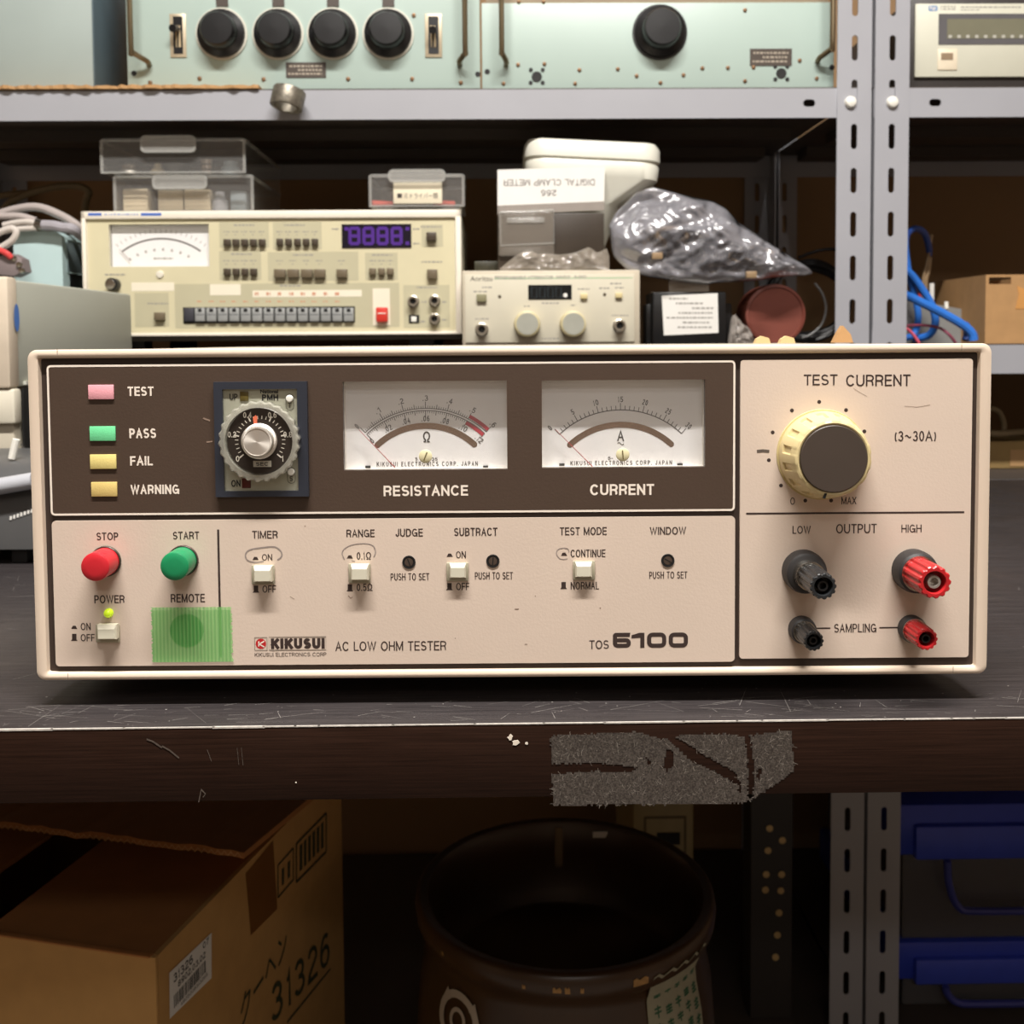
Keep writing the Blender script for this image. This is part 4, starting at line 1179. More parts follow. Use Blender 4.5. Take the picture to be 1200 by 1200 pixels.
# remote socket under a strip of green tape
c = T.xz(219, 738.5, PV)
mb = MB(); mb.lathe((c[0], 0, c[1]), [(20 * s, PV - 0.0002), (0.0002, PV - 0.00021)], 'Y', 40); mb.build('remote_socket', mat('socket_dark', (30, 44, 40), 0.6, var=0.05), T)
def tape_mat():
    m = bpy.data.materials.new('green_cloth_tape'); m.use_nodes = True
    nt = m.node_tree; N = nt.nodes; L = nt.links; b = N['Principled BSDF']
    tc = N.new('ShaderNodeTexCoord')
    wv = N.new('ShaderNodeTexWave'); wv.wave_type = 'BANDS'; wv.bands_direction = 'X'; wv.inputs['Scale'].default_value = 190
    wv.inputs['Distortion'].default_value = 0.3
    L.new(tc.outputs['Object'], wv.inputs['Vector'])
    r = N.new('ShaderNodeValToRGB'); r.color_ramp.elements[0].color = rgb((96, 188, 92)); r.color_ramp.elements[1].color = rgb((140, 214, 120))
    L.new(wv.outputs['Fac'], r.inputs[0]); L.new(r.outputs[0], b.inputs['Base Color'])
    b.inputs['Roughness'].default_value = 0.45
    b.inputs['Alpha'].default_value = 0.60
    bp = N.new('ShaderNodeBump'); bp.inputs['Strength'].default_value = 0.4; bp.inputs['Distance'].default_value = 0.0003
    L.new(wv.outputs['Fac'], bp.inputs['Height']); L.new(bp.outputs[0], b.inputs['Normal'])
    return m
mb = MB()
a, b, c0, d = T.rect(178.6, 711.3, 272, 775.5, PV)
edge = []
n = 46
left = [(a + random.uniform(-0.0006, 0.0004), c0 + (d - c0) * i / n) for i in range(n + 1)]
right = [(b + random.uniform(-0.0004, 0.0006), c0 + (d - c0) * i / n) for i in range(n + 1)]
L_ = [mb.bm.verts.new((p[0], PV - 0.00045, p[1])) for p in left]; R_ = [mb.bm.verts.new((p[0], PV - 0.00045, p[1])) for p in right]
for i in range(n): mb.bm.faces.new((L_[i], R_[i], R_[i + 1], L_[i + 1]))
mb.build('green_tape', tape_mat(), T, smooth=0, normals=False, label='strip of green cloth tape')

# test current knob
kv = PV - 0.0172
kb = T.xz(963, 533, PV); kc = T.xz(977.4, 537.4, kv)
kcx = (kb[0] + kc[0]) / 2; kcz = (kb[1] + kc[1]) / 2
rk = lambda t, k: 1.0 - (0.05 if (k in (3, 4) and ((t * 15 / (2 * pi) + 0.1) % 1.0) < 0.38) else (0.018 if (k in (6, 7) and ((t * 15 / (2 * pi) + 0.1) % 1.0) < 0.38) else 0))
mb = MB(); mb.lathe((kcx, 0, kcz), [(51.5 * s, PV - 0.0004), (52 * s, PV - 0.0016), (50.6 * s, PV - 0.0046), (50.3 * s, PV - 0.0049), (46.9 * s, PV - 0.0120), (46.4 * s, PV - 0.0124), (44.6 * s, PV - 0.0156), (43.6 * s, PV - 0.0163), (41 * s, PV - 0.0167), (39.5 * s, PV - 0.0165), (39 * s, PV - 0.0158), (0.0003, PV - 0.0158)], 'Y', 180, ripple=rk)
kn = mb.build('current_knob', mat('knob_ivory', (216, 198, 148), 0.4, var=0.04, scale=80), T, smooth=32, label='ribbed ivory control knob')
mb = MB(); mb.lathe((kcx, 0, kcz), [(38.4 * s, PV - 0.0158), (38.4 * s, kv), (37.6 * s, kv - 0.0003), (0.0003, kv - 0.0004)], 'Y', 64); mb.build('knob_cap', mat('cap_brown', (70, 60, 53), 0.45, var=0.03), kn, label='dark brown cap')
mb = MB(); q = T.poly([(963.2, 583.5), (966, 583.8), (968, 577.5), (965, 577.3)], kv + 0.002); mb.prism(q, PV - 0.0158 - 0.0009, PV - 0.0158); mb.build('knob_mark', M['blackm'], kn)
mb = MB(); mb.lathe((kcx, 0, kcz), [(54 * s, PV), (53.5 * s, PV - 0.0005), (40 * s, PV - 0.0006)], 'Y', 64); mb.build('knob_skirt', mat('skirt_ivory', (206, 190, 138), 0.5, var=0.03), kn)

# terminals
def binding_post(base, rb, front, rf, out, grip, collar_h, ring_h, metal_r, lb, hub):
    vv = PV - out
    b0 = T.xz(*base, PV); f0 = T.xz(*front, vv)
    cx, cz = (b0[0] + f0[0]) / 2, (b0[1] + f0[1]) / 2
    sb = rb * s; sf = rf * s * (vv + TY) / TY
    mb = MB(); mb.lathe((cx, 0, cz), [(sb, PV), (sb, PV - collar_h * .55), (sb * 0.93, PV - collar_h * 0.9), (sb * 0.82, PV - collar_h), (0.0003, PV - collar_h)], 'Y', 40)
    t = mb.build('binding_post', mat('collar_black', (42, 40, 40), 0.5, var=0.08), T, label=lb)
    if ring_h > 0:
        mb = MB(); mb.lathe((cx, 0, cz), [(sf * 1.16, PV - collar_h), (sf * 1.16, PV - collar_h - ring_h), (sf * 0.7, PV - collar_h - ring_h)], 'Y', 32)
        mb.build('metal_ring', M['silver'], t)
    g0 = PV - collar_h - ring_h
    fl = lambda tt, k: 1.0 + (0.05 * max(-1.0, min(1.0, 0.35 + 1.6 * cos(13 * tt))) - 0.02 if 0 < k < 6 else 0)
    mb = MB(); mb.lathe((cx, 0, cz), [(sf * 0.98, g0), (sf * 1.0, g0 - 0.0004), (sf * 1.02, (g0 + vv) / 2), (sf * 1.0, vv + 0.0016), (sf * 0.99, vv + 0.0005), (sf * 0.92, vv), (sf * 0.72, vv), (sf * 0.68, vv + 0.0006), (sf * 0.66, vv + 0.006), (0.0003, vv + 0.006)], 'Y', 112, ripple=fl)
    mb.build('post_grip', grip, t, smooth=30)
    mb = MB(); mb.lathe((cx, 0, cz), [(sf * 0.42, vv + 0.006), (sf * 0.42, vv + 0.0012), (sf * 0.40, vv + 0.0009), (sf * 0.27, vv + 0.0009), (sf * 0.26, vv + 0.005), (0.0002, vv + 0.005)], 'Y', 28)
    mb.build('socket_hub', hub, t)
m_tred = mat('terminal_red', (186, 38, 42), 0.3, var=0.04, bump=0.05, bscale=1200)
m_tblk = mat('terminal_black', (40, 42, 44), 0.25, var=0.08)
m_hubk = mat('hub_black', (24, 24, 25), 0.35, var=0.05)
binding_post((940, 668.5), 25.5, (966.3, 687.5), 15.6, 0.0305, m_tblk, 0.007, 0.0055, 0, 'large black terminal', m_hubk)
binding_post((1069.5, 668), 25.5, (1096, 682.6), 19.2, 0.0245, m_tred, 0.008, 0.0004, 0, 'large red terminal', mat('hub_grey', (196, 190, 182), 0.3, 0.7, var=0.05))
binding_post((938.5, 737), 16.2, (954.6, 751.5), 11.9, 0.0192, m_tblk, 0.005, 0.0006, 0, 'small black terminal', m_hubk)
binding_post((1066.8, 736.3), 16.2, (1087, 749), 13.2, 0.0178, m_tred, 0.005, 0.0003, 0, 'small red terminal', m_hubk)

# ------------------------------------------------------------------ upper shelf
m_mint = mat('mint_paint', (172, 190, 182), 0.4, var=0.03, scale=10)
m_rust = mat('rusty_screw', (120, 92, 66), 0.45, 0.6, var=0.25, scale=300)
m_hand = mat('bronze_handle', (126, 112, 88), 0.3, 0.8, var=0.1)
def shelf_thing(name, label, cat, px, v, z, group=None, dr=0.0):
    """a thing standing at the pixel column px, v metres behind the shelf's front, at height z"""
    u = upx(px, 250, v)
    return thing(name, label, cat, SH.world((u, v, z)), SR + dr, group)
def screw(mb, f, x, y, v, r=2.6):
    c = f.xz(x, y, v); m = f.mm(v)
    mb.lathe((c[0], 0, c[1]), [(r * m, v), (r * m * 0.9, v - 0.0012), (0.0002, v - 0.0016)], 'Y', 12)
Z_CARD = Z_UP + 0.0056
# cardboard sheet under the left units
fs_ = Frame(SH.world((0, 0, Z_UP)), SR)
mb = MB()
random.seed(3)
n = 60
xa, xb = upx(-30, 100, 0.02), upx(308, 100, 0.02)
top = []; 
for i in range(n + 1):
    x = xa + (xb - xa) * i / n
    top.append((x, -0.003 + random.uniform(-0.0025, 0.0025)))
V0 = [mb.bm.verts.new((p[0], p[1], 0.0004)) for p in top]; V1 = [mb.bm.verts.new((p[0], p[1], 0.0044 + random.uniform(-.0012, .0008))) for p in top]
V2 = [mb.bm.verts.new((p[0], 0.38, 0.0044)) for p in top]; V3 = [mb.bm.verts.new((p[0], 0.38, 0.0004)) for p in top]
for A, B in ((V0, V1), (V1, V2), (V2, V3), (V3, V0)):
    for i in range(n): mb.bm.faces.new((A[i], A[i + 1], B[i + 1], B[i]))
for k in (0, n): mb.bm.faces.new((V0[k], V1[k], V2[k], V3[k]))
tag(at_frame(fs_, mb.build('cardboard_sheet', M['kraft'], None, smooth=0)), 'torn cardboard sheet lying under the pale units on the upper shelf', 'cardboard')

# grey metal box
t = shelf_thing('metal_box', 'grey-blue painted metal box at the left end of the upper shelf', 'box', 40, 0.03, Z_CARD)
x0, x1 = t.pt(-45, 50).x, t.pt(110, 50).x; zt_ = 0.2
mb = MB(); mb.box(x0, x1, 0, 0.15, 0.0, zt_, bevel=0.002); mb.build('box_body', mat('box_blue_grey', (96, 114, 122), 0.45, var=0.05, scale=12), t)
mb = MB(); mb.box(x0 + 0.002, x1 - 0.001, -0.002, 0.0, 0.004, zt_ - 0.003, bevel=0.0008); mb.build('box_lid', mat('box_pale_grey', (158, 170, 166), 0.5, var=0.06, scale=8), t)

# two pale green rack units
def handle(t, x, y0, y1, lean):
    m = t.mm()
    a = t.pt(x, y1); h = 0.026
    b0 = t.pt(x + lean, y1)
    zz1 = 0.178
    mb = MB()
    mb.tube([(b0.x, 0.0, a.z), (b0.x, -0.010, a.z + 0.002), (a.x, -h * .8, a.z + 0.009), (a.x, -h, a.z + 0.016), (a.x, -h, zz1 - 0.016), (a.x, -h * .8, zz1 - 0.009), (b0.x, -0.010, zz1 - 0.002), (b0.x, 0, zz1)], 0.0032, 10, 5)
    mb.build('handle', m_hand, t)
def dial(t, x, y, cxp, cyp, r, rim):
    m = t.mm(); c = t.xz(x, y)
    mb = MB()
    mb.lathe((c[0], 0, c[1]), [(r * m, -0.0002), (r * m, -0.0022), ((r - 2.2) * m, -0.0024), (0.0003, -0.0024)], 'Y', 40)
    k = mb.build('dial_plate', rim, t)
    mb = MB()
    mb.lathe((c[0], 0, c[1]), [((r - 2.2) * m, -0.0024), ((r - 2.6) * m, -0.006), ((r - 9) * m, -0.010), ((r - 10) * m, -0.022), ((r - 12) * m, -0.0245), (0.0003, -0.025)], 'Y', 40)
    mb.build('dial_knob', M['black'], k)
    return k, c
def scale_ticks(t, k, c, r, a0, a1, n):
    m = t.mm(); mb = MB()
    for i in range(n):
        a = radians(a0 + (a1 - a0) * i / (n - 1))
        p = [(c[0] + cos(a) * q * m, c[1] + sin(a) * q * m) for q in (r - 6, r - 3)]
        q_ = Vector((-sin(a), cos(a))) * 0.8 * m
        mb.face([(p[0][0] - q_.x, -0.0061, p[0][1] - q_.y), (p[1][0] - q_.x, -0.0042, p[1][1] - q_.y), (p[1][0] + q_.x, -0.0042, p[1][1] + q_.y), (p[0][0] + q_.x, -0.0061, p[0][1] + q_.y)])
    mb.build('dial_mark', mat('mark_tan', (196, 176, 140), 0.6, var=0), k, smooth=0, normals=False)
def name_plate(t, x0, y0, x1, y1):
    mb = MB(); t.pbox(mb, x0, y0, x1, y1, -0.0008, 0.0); p = mb.build('name_plate', mat('plate_dark', (70, 60, 52), 0.4, 0.4, var=0.1), t, smooth=0)
    for yy, a, b in ((.25, .08, .92), (.5, .3, .9), (.75, .06, .9)):
        mb = MB(); y = y0 + (y1 - y0) * yy; w_ = (x1 - x0); x = x0 + w_ * a
        while x < x0 + w_ * b:
            e = min(x + random.uniform(1.5, 5), x0 + w_ * b)
            q = t.rect(x, y - 1.1, e, y + 1.1, -0.0009)
            mb.face([(q[0], -0.0009, q[2]), (q[1], -0.0009, q[2]), (q[1], -0.0009, q[3]), (q[0], -0.0009, q[3])]); x = e + 1.2
        mb.build('plate_line', mat('plate_line', (170, 160, 144), 0.4, 0.3, var=0), p, smooth=0, normals=False)
def slide_switch(t, x0, y0, x1, y1, lx, ly):
    mb = MB(); t.pbox(mb, x0, y0, x1, y1, -0.0014, 0.0, bevel=0.0004); p = mb.build('switch_plate', mat('switch_tan', (188, 174, 148), 0.4, 0.3, var=0.1), t)
    mb = MB(); t.pbox(mb, x0 + 4, y0 + 3, x1 - 4, y1 - 4, -0.0018, -0.0013); mb.build('switch_panel', M['black'], p, smooth=0)
    mb = MB(); q = t.rect(x0 + 7.5, y0 + 14, x0 + 11.5, y1 - 12, -0.002); mb.ribbon([(q[0], q[2]), (q[1], q[2]), (q[1], q[3]), (q[0], q[3])], 0.0012, -0.0019, closed=True); mb.build('switch_slot', mat('mark_tan', (196, 176, 140)), p, smooth=0, normals=False)
    a = t.pt((x0 + x1) / 2, ly + 1, -0.001); b = t.pt(lx, ly, -0.016)
    mb = MB(); mb.cyl(a, b, 0.0028, 0.0045, 16); mb.build('switch_lever', M['black'], p)
m_rim = mat('dial_rim', (206, 204, 190), 0.4, var=0.05)
def jack(t, x, y):
    m = t.mm()
    for dx, dy, r in ((0, 0, 6), (-7, -8, 2.3), (7, -8, 2.3), (-7, 7, 2.3), (7, 7, 2.3)):
        c = t.xz(x + dx, y + dy); mb = MB()
        mb.lathe((c[0], 0, c[1]), [(r * m, 0), (r * m, -0.0008), (0.0002, -0.0007)], 'Y', 16); mb.build('jack_hole' if r > 3 else 'jack_screw', M['blackm'], t)
ZT1 = 0.20
t = shelf_thing('switch_unit', 'pale green rack unit with four black dials and two slide switches', 'instrument', 355, 0.025, Z_CARD)
x0, x1 = t.pt(148.5, 50).x, t.pt(563, 50).x
mb = MB(); mb.box(x0 + 0.006, x1 - 0.006, 0.004, 0.25, 0, ZT1); mb.build('chassis', mat('chassis_dark', (60, 66, 64), 0.5), t, smooth=0)
mb = MB(); mb.box(x0, x1 - 0.0006, 0, 0.004, 0, ZT1, bevel=0.0008); mb.build('front_panel', m_mint, t)
handle(t, 163, 0, 76, 12); handle(t, 546, 0, 76, -7)
for x, y, tk in ((260, 40, None), (326, 40, (80, 40, 5)), (390, 40, (70, -50, 11)), (455, 40, (100, 215, 10))):
    k, c = dial(t, x, y, 0, 0, 29.5, m_rim)
    if tk: scale_ticks(t, k, c, 29.5, *tk)
for x in (260, 326, 390, 455):
    mb = MB(); t.pbox(mb, x - 7, -14, x + 7, 7.5, -0.0014, 0); mb.build('dial_tag', mat('plate_dark', (70, 60, 52)), t, smooth=0)
slide_switch(t, 199, 16, 218, 67, 202, 33); slide_switch(t, 498, 16, 518, 67, 507, 35)
name_plate(t, 335, 73, 382, 91)
for x, y in ((234, 92), (309, 93), (408, 92.5), (483, 92.5), (485, 18), (176, 97), (540, 97)):
    mb = MB(); screw(mb, t, x, y, 0); mb.build('screw', m_rust, t)
for x, y in ((157, 86), (560, 87)):
    c = t.xz(x, y); mb = MB(); mb.lathe((c[0], 0, c[1]), [(3.2 * t.mm(), 0), (3 * t.mm(), -0.0006), (0.0002, -0.0005)], 'Y', 16); mb.build('mounting_hole', M['blackm'], t)

t = shelf_thing('dial_unit', 'pale green rack unit with a single black dial, left of the grey uprights', 'instrument', 770, 0.025, Z_UP + .0005)
x0, x1 = t.pt(564, 50).x, t.pt(977.5, 50).x
ztp = t.pt(770, 3, 0).z
mb = MB(); mb.box(x0 + 0.006, x1 - 0.006, 0.004, 0.25, 0, 0.2); mb.build('chassis', mat('chassis_tan', (140, 124, 100), 0.55), t, smooth=0)
mb = MB(); mb.box(x0 + 0.0006, x1, 0, 0.004, 0, ztp, bevel=0.0008); mb.build('front_panel', m_mint, t)
handle(t, 588, 0, 76, 5); handle(t, 967, 0, 72, -9)
k, c = dial(t, 773, 38, 0, 0, 31.5, mat('dial_black2', (36, 34, 34), 0.4, var=0.05)); scale_ticks(t, k, c, 32, 110, 150, 5); scale_ticks(t, k, c, 32, 50, 30, 2)
name_plate(t, 879, 57, 928, 77)
for p in ((629, 90), (915.5, 86)): jack(t, *p)
for x, y in ((608, 2), (637, 2), (607, 76), (638, 75), (679, 82), (724, 81), (746, 89), (801, 88), (823, 80), (853, 79.5), (883, 79), (674, 98), (774, 97), (873, 95), (937, 71), (957, 92), (590, 98), (873, 12)):
    mb = MB(); screw(mb, t, x, y, 0, 2.4); mb.build('screw', m_rust, t)
for x, y in ((571, 84), (975, 79)):
    c = t.xz(x, y); mb = MB(); mb.lathe((c[0], 0, c[1]), [(3.2 * t.mm(), 0), (3 * t.mm(), -0.0006), (0.0002, -0.0005)], 'Y', 16); mb.build('mounting_hole', M['blackm'], t)

# bench meter with an LCD on the right rack
t = shelf_thing('bench_meter', 'cream bench meter with a grey display, on the upper shelf of the right rack', 'test instrument', 1150, 0.03, Z_UP + .0005)
x0, x1 = t.pt(1066, 50).x, t.pt(1240, 50).x; z1 = t.pt(1130, 0).z
mb = MB(); mb.box(x0, x1, 0.0, 0.25, 0.0, z1 + 0.003, bevel=0.003); mb.build('case', mat('dark_case', (56, 52, 50), 0.5), t)
mb = MB(); t.pbox(mb, 1072.5, 4, 1230, 90, -0.004, 0.0, bevel=0.001); mb.build('front_panel', mat('ivory_panel', (204, 203, 186), 0.45, var=0.02), t)
mb = MB(); t.pbox(mb, 1100, 16, 1226, 52, -0.0046, -0.004); mb.build('display_surround', mat('surround_grey', (92, 90, 92), 0.4), t, smooth=0)
mb = MB(); t.pbox(mb, 1110, 22, 1222, 45, -0.0049, -0.0046); d = mb.build('display', mat('lcd', (120, 118, 100), 0.15, var=0.05), t, smooth=0)
for i in range(10):
    mb = MB(); x = 1113.5 + i * 10.4; q = t.rect(x - 2, 41, x + 2, 44.5, -0.005); mb.face([(q[0], -0.005, q[2]), (q[1], -0.005, q[2]), (q[1], -0.005, q[3]), (q[0], -0.005, q[3])]); mb.build('display_mark', mat('lcd_mark', (178, 176, 166), 0.5, var=0), d, smooth=0, normals=False)
mb = MB(); t.pbox(mb, 1099, 57, 1122, 82, -0.0052, -0.004, bevel=0.0008); b = mb.build('power_button', mat('button_cream', (226, 214, 190), 0.4), t)
mb = MB(); t.pbox(mb, 1103, 62, 1117, 70, -0.0056, -0.0051); mb.build('button_slot', mat('slot_tan', (140, 120, 96), 0.5), b, smooth=0)
mb = MB(); q = t.rect(1088, 6.5, 1099, 13, -0.0042); mb.prism(rrect(q[0], q[1], q[2], q[3], 0.002), -0.0042, -0.004); lg = mb.build('maker_logo', mat('logo_blue', (120, 150, 186), 0.5, var=0), t, smooth=0)
mb = MB(); t.ptext(mb, 'hp', 1090, 7, 1097, 12.5, -0.0043, 0.01); mb.build('logo_lettering', M['inkw'], lg, smooth=0, normals=False)
m_faint = mat('faint_ink', (150, 146, 140), 0.6, var=0)
def faint_line(t, x0, y0, x1, y1, v, parent=None, m=None, nm='printed_line'):
    mb = MB(); x = x0
    while x < x1:
        e = min(x + random.uniform(1.4, 5), x1)
        q = t.rect(x, y0, e, y1, v); mb.face([(q[0], v, q[2]), (q[1], v, q[2]), (q[1], v, q[3]), (q[0], v, q[3])]); x = e + random.uniform(.8, 1.4)
    mb.build(nm, m or m_faint, parent or t, smooth=0, normals=False)
faint_line(t, 1102, 7, 1120, 8.4, -0.0042); faint_line(t, 1102, 10, 1120, 11.4, -0.0042); faint_line(t, 1126, 7.5, 1196, 9, -0.0042); faint_line(t, 1126, 11, 1148, 12, -0.0042)

# ring magnet hanging on the shelf beam
t = thing('ring_magnet', 'scuffed steel ring magnet stuck to the beam of the upper shelf', 'magnet', SH.world((upx(337.5, 116, -0.019), -0.0195, zpx(337.5, 116, -0.019))), SR)
mb = MB()
ax = Vector((0.20, 0.16, 0.96)).normalized()
e1 = ax.cross(Vector((0, 1, 0))).normalized(); e2 = ax.cross(e1)
prof = [(0.0135, -0.0100), (0.0182, -0.0104), (0.0187, -0.009), (0.0187, 0.009), (0.0182, 0.0104), (0.0135, 0.0100), (0.0135, 0.0)]
rings = []
for r, h in prof:
    rings.append([mb.bm.verts.new(e1 * cos(2 * pi * i / 36) * r + e2 * sin(2 * pi * i / 36) * r + ax * h) for i in range(36)])
for A, B in zip(rings, rings[1:] + rings[:1]):
    for i in range(36): mb.bm.faces.new((A[i], A[(i + 1) % 36], B[(i + 1) % 36], B[i]))
ob = mb.build('magnet_ring', mat('scuffed_steel', (128, 122, 110), .45, .7, var=.35, scale=160, bump=.3, bscale=400), t)

# ------------------------------------------------------------------ lower shelf: the noise tester
MT = 0.035
t = shelf_thing('sound_tester', 'cream test instrument with a needle meter, purple display and a row of grey keys', 'test instrument', 320, MT, Z_LO + .0005)
ST = t
x0, x1 = t.pt(98, 320).x, t.pt(541, 320).x
zf0 = t.pt(320, 393, 0).z; zf1 = t.pt(320, 247, 0).z
Z_ST = Z_LO + .0005 + zf1
m_bg = mat('pale_cream_plastic', (220, 214, 192), 0.45, var=0.02)
mb = MB(); mb.box(x0 + 0.001, x1 - 0.001, 0.0105, 0.26, zf0 + 0.002, zf1 - 0.0005, bevel=0.002); mb.build('case', mat('case_cream', (206, 200, 180), 0.5), t)
for fx in (x0 + 0.05, x1 - 0.05):
    for fy in (0.03, 0.22):
        mb = MB(); mb.box(fx - 0.015, fx + 0.015, fy - 0.015, fy + 0.015, 0, zf0 + 0.0025, bevel=0.001); mb.build('foot', M['blackm'], t)
mb = MB(); mb.box(x0 + 0.003, x1 - 0.002, 0.012, 0.2, zf0 - 0.006, zf0 + 0.003); mb.build('base', mat('base_grey', (96, 92, 84), 0.5), t, smooth=0)
mq = t.rect(128, 262.5, 245, 312.5, 0)
mb = MB(); holed_plate(mb, x0, x1, zf0, zf1, [mq], 0, 0.006); mb.build('front_panel', m_bg, t, smooth=0)
# raised top lip
mb = MB(); q = t.rect(98, 247, 541, 256, -0.002); mb.box(x0, x1, -0.004, 0, q[2], zf1, bevel=0.0012)
mb.box(x0, x0 + 0.005, -0.004, 0, zf0, zf1, bevel=0.0012); mb.box(x1 - 0.007, x1, -0.004, 0, zf0, zf1, bevel=0.0012); mb.box(x0, x1, -0.004, 0, zf0, zf0 + 0.003, bevel=0.0008)
mb.build('front_rim', mat('rim_cream', (238, 230, 214), 0.4, var=0.02), t)
iv = -0.0001
def flatq(name, q, m, v, parent=None, depth=0.0002, bev=0.0):
    mb = MB(); t.pbox(mb, *q, v - depth, v, bevel=bev); return mb.build(name, m, parent or t, smooth=35 if bev else 0)
flatq('face_plate', (104, 256.5, 533, 262), mat('panel_cream', (212, 204, 170), 0.45, var=0.02), 0)
m_pan = MATS['panel_cream']
q = t.rect(104, 256.5, 533, 388, 0)
mb = MB(); holed_plate(mb, q[0], q[1], q[2], q[3], [mq], -0.0003, 0.0); mb.build('face_plate', m_pan, t, smooth=0)
m_grp = mat('group_beige', (190, 184, 154), 0.5, var=0.02)
m_grp2 = mat('group_light', (228, 220, 188), 0.5, var=0.02)
GV = -0.0003
for q in ((257, 260, 315, 290), (320, 260, 377, 292), (257, 294, 306, 328), (314, 295, 420, 329), (428, 296, 466, 328), (494, 263, 519, 289), (158, 343, 198, 383), (205, 332, 468, 384), (473, 334, 527, 384)):
    flatq('key_group', q, m_grp, GV)
flatq('paper_label', (154, 331, 204, 341), mat('label_white', (236, 228, 206), 0.6, var=0.02), GV)
flatq('paper_label', (246, 333, 282, 346), MATS['label_white'], GV - 0.0002)
flatq('paper_label', (296, 340, 424, 348), MATS['label_white'], GV - 0.0002); flatq('paper_label', (437, 338, 457, 381), MATS['label_white'], GV - 0.0002)
flatq('blue_sticker', (103, 249.5, 119, 252.8), mat('sticker_blue', (70, 108, 188), 0.5, var=0.1, scale=900), -0.004); flatq('blue_sticker', (165, 249.5, 189, 252.8), MATS['sticker_blue'], -0.004)
faint_line(t, 122, 250, 162, 252.2, -0.0042, m=mat('faint_blue', (170, 180, 206), 0.5, var=0))
# needle meter
a, b, c, d = mq; bv = 0.0085
mb = MB(); g = 0.00002; k_ = 0.0015
mb.box(a - k_, a - g, 0.006, bv + .001, c - k_, d + k_); mb.box(b + g, b + k_, 0.006, bv + .001, c - k_, d + k_); mb.box(a, b, 0.006, bv + .001, d + g, d + k_); mb.box(a, b, 0.006, bv + .001, c - k_, c - g)
mtr = mb.build('panel_meter', mat('meter_dark', (84, 76, 62), 0.5), t, smooth=0)
mb = MB(); mb.box(a, b, bv, bv + .001, c, d); mb.build('scale_plate', m_plate, mtr, smooth=0)
mb = MB(); sl = t.mm(bv); C = t.xz(190.5, 358, bv)
mb.ribbon([(C[0] + sin(radians(x)) * 77 * sl, C[1] + cos(radians(x)) * 77 * sl) for x in range(-36, 37, 3)], 1.9 * sl, bv - .0001); mb.build('scale_arc', mat('arc_dark', (70, 64, 60), 0.5, var=0), mtr, smooth=0, normals=False)
mb = MB()
for x in range(-36, 37, 4):
    mb.ribbon([(C[0] + sin(radians(x)) * r * sl, C[1] + cos(radians(x)) * r * sl) for r in (84, 88)], 0.7 * sl, bv - .0001)
for x in range(-34, 35, 9):
    mb.ribbon([(C[0] + sin(radians(x)) * r * sl, C[1] + cos(radians(x)) * r * sl) for r in (63, 66)], 2.2 * sl, bv - .0001)
mb.build('scale_tick', mat('tick_grey', (160, 152, 146), 0.5, var=0), mtr, smooth=0, normals=False)
faint_line(t, 180, 302, 203, 304, bv - .0001, mtr)
p0 = t.pt(153, 306, bv - .003); p1 = t.pt(140, 292, bv - .003)
mb = MB(); mb.cyl(p0, p1, 0.0004, 0.0003, 6); mb.build('needle', mat('needle_grey', (120, 90, 80), 0.5, var=0), mtr)
mb = MB(); mb.box(a + g, b - g, 0.001, 0.0016, c + g, d - g); mb.build('meter_glass', M['glass'], mtr, smooth=0)
def knob_px(t, x, y, v0, v1, r, m, nm='knob', r2=None, parent=None):
    c = t.xz(x, y, v1); mm_ = t.mm(v1)
    mb = MB(); mb.lathe((c[0], 0, c[1]), [(r * mm_, v0), (r * mm_, v1 + 0.001), ((r - .6) * mm_, v1), ((r2 or r * .5) * mm_, v1 - 0.0002), (0.0002, v1 - 0.0002)], 'Y', 28)
    return mb.build(nm, m, parent or t)
knob_px(t, 187, 321.5, -0.0003, -0.002, 4.5, mat('screw_cream', (226, 220, 204), 0.35), 'zero_screw')
kb_ = knob_px(t, 130, 333, -0.0003, -0.012, 7.5, M['black'], 'volume_knob'); knob_px(t, 128.5, 333, -0.012, -0.0132, 6, M['silver'], 'knob_cap', parent=kb_)
def key(x, y, w_, h_, dep, m, nm='key', bev=0.0007):
    mb = MB(); t.pbox(mb, x - w_ / 2, y - h_ / 2, x + w_ / 2, y + h_ / 2, -dep, GV, bevel=bev); return mb.build(nm, m, t)
m_kd = mat('key_dark', (72, 62, 50), 0.4); m_kb = mat('key_brown', (110, 98, 78), 0.4); m_kg = mat('key_grey', (158, 160, 158), 0.4)
for x in (265.5, 275.7, 286, 296.2, 306.5): key(x, 284, 8, 8, 0.006, m_kd)
for x in (327.3, 337.6, 348, 358.2, 368.5): key(x, 283.5, 7.5, 8, 0.006, m_kd)
for x in (265.5, 276, 286.3, 296.6): key(x, 318.5, 8, 8, 0.006, m_kd)
for x in (327.5, 343, 359, 374): key(x, 320.3, 13.5, 10, 0.007, m_kb)
key(400.3, 320.3, 12.5, 10, 0.007, m_kb)
for x in (436.3, 446.7, 457): key(x, 318, 8, 8, 0.006, m_kb)
key(505.3, 277, 11.5, 10, 0.007, m_kd); key(506.3, 321, 12, 11, 0.007, m_kb); key(186, 370.5, 12, 9, 0.007, m_kb)
for x, y0 in ((286, 263), (345, 263), (283, 297), (355, 298), (448, 298), (505, 265), (340, 334), (500, 336), (185, 355), (506, 306), (135, 321)):
    faint_line(t, x - 12, y0, x + 12, y0 + 1.6, GV - 0.0003)
for x in (265.5, 275.7, 286, 296.2, 306.5, 327.3, 337.6, 348, 358.2, 368.5):
    faint_line(t, x - 3.5, 271, x + 3.5, 272.2, GV - 0.0003); faint_line(t, x - 1, 274.5, x + 1, 275.5, GV - 0.0003)
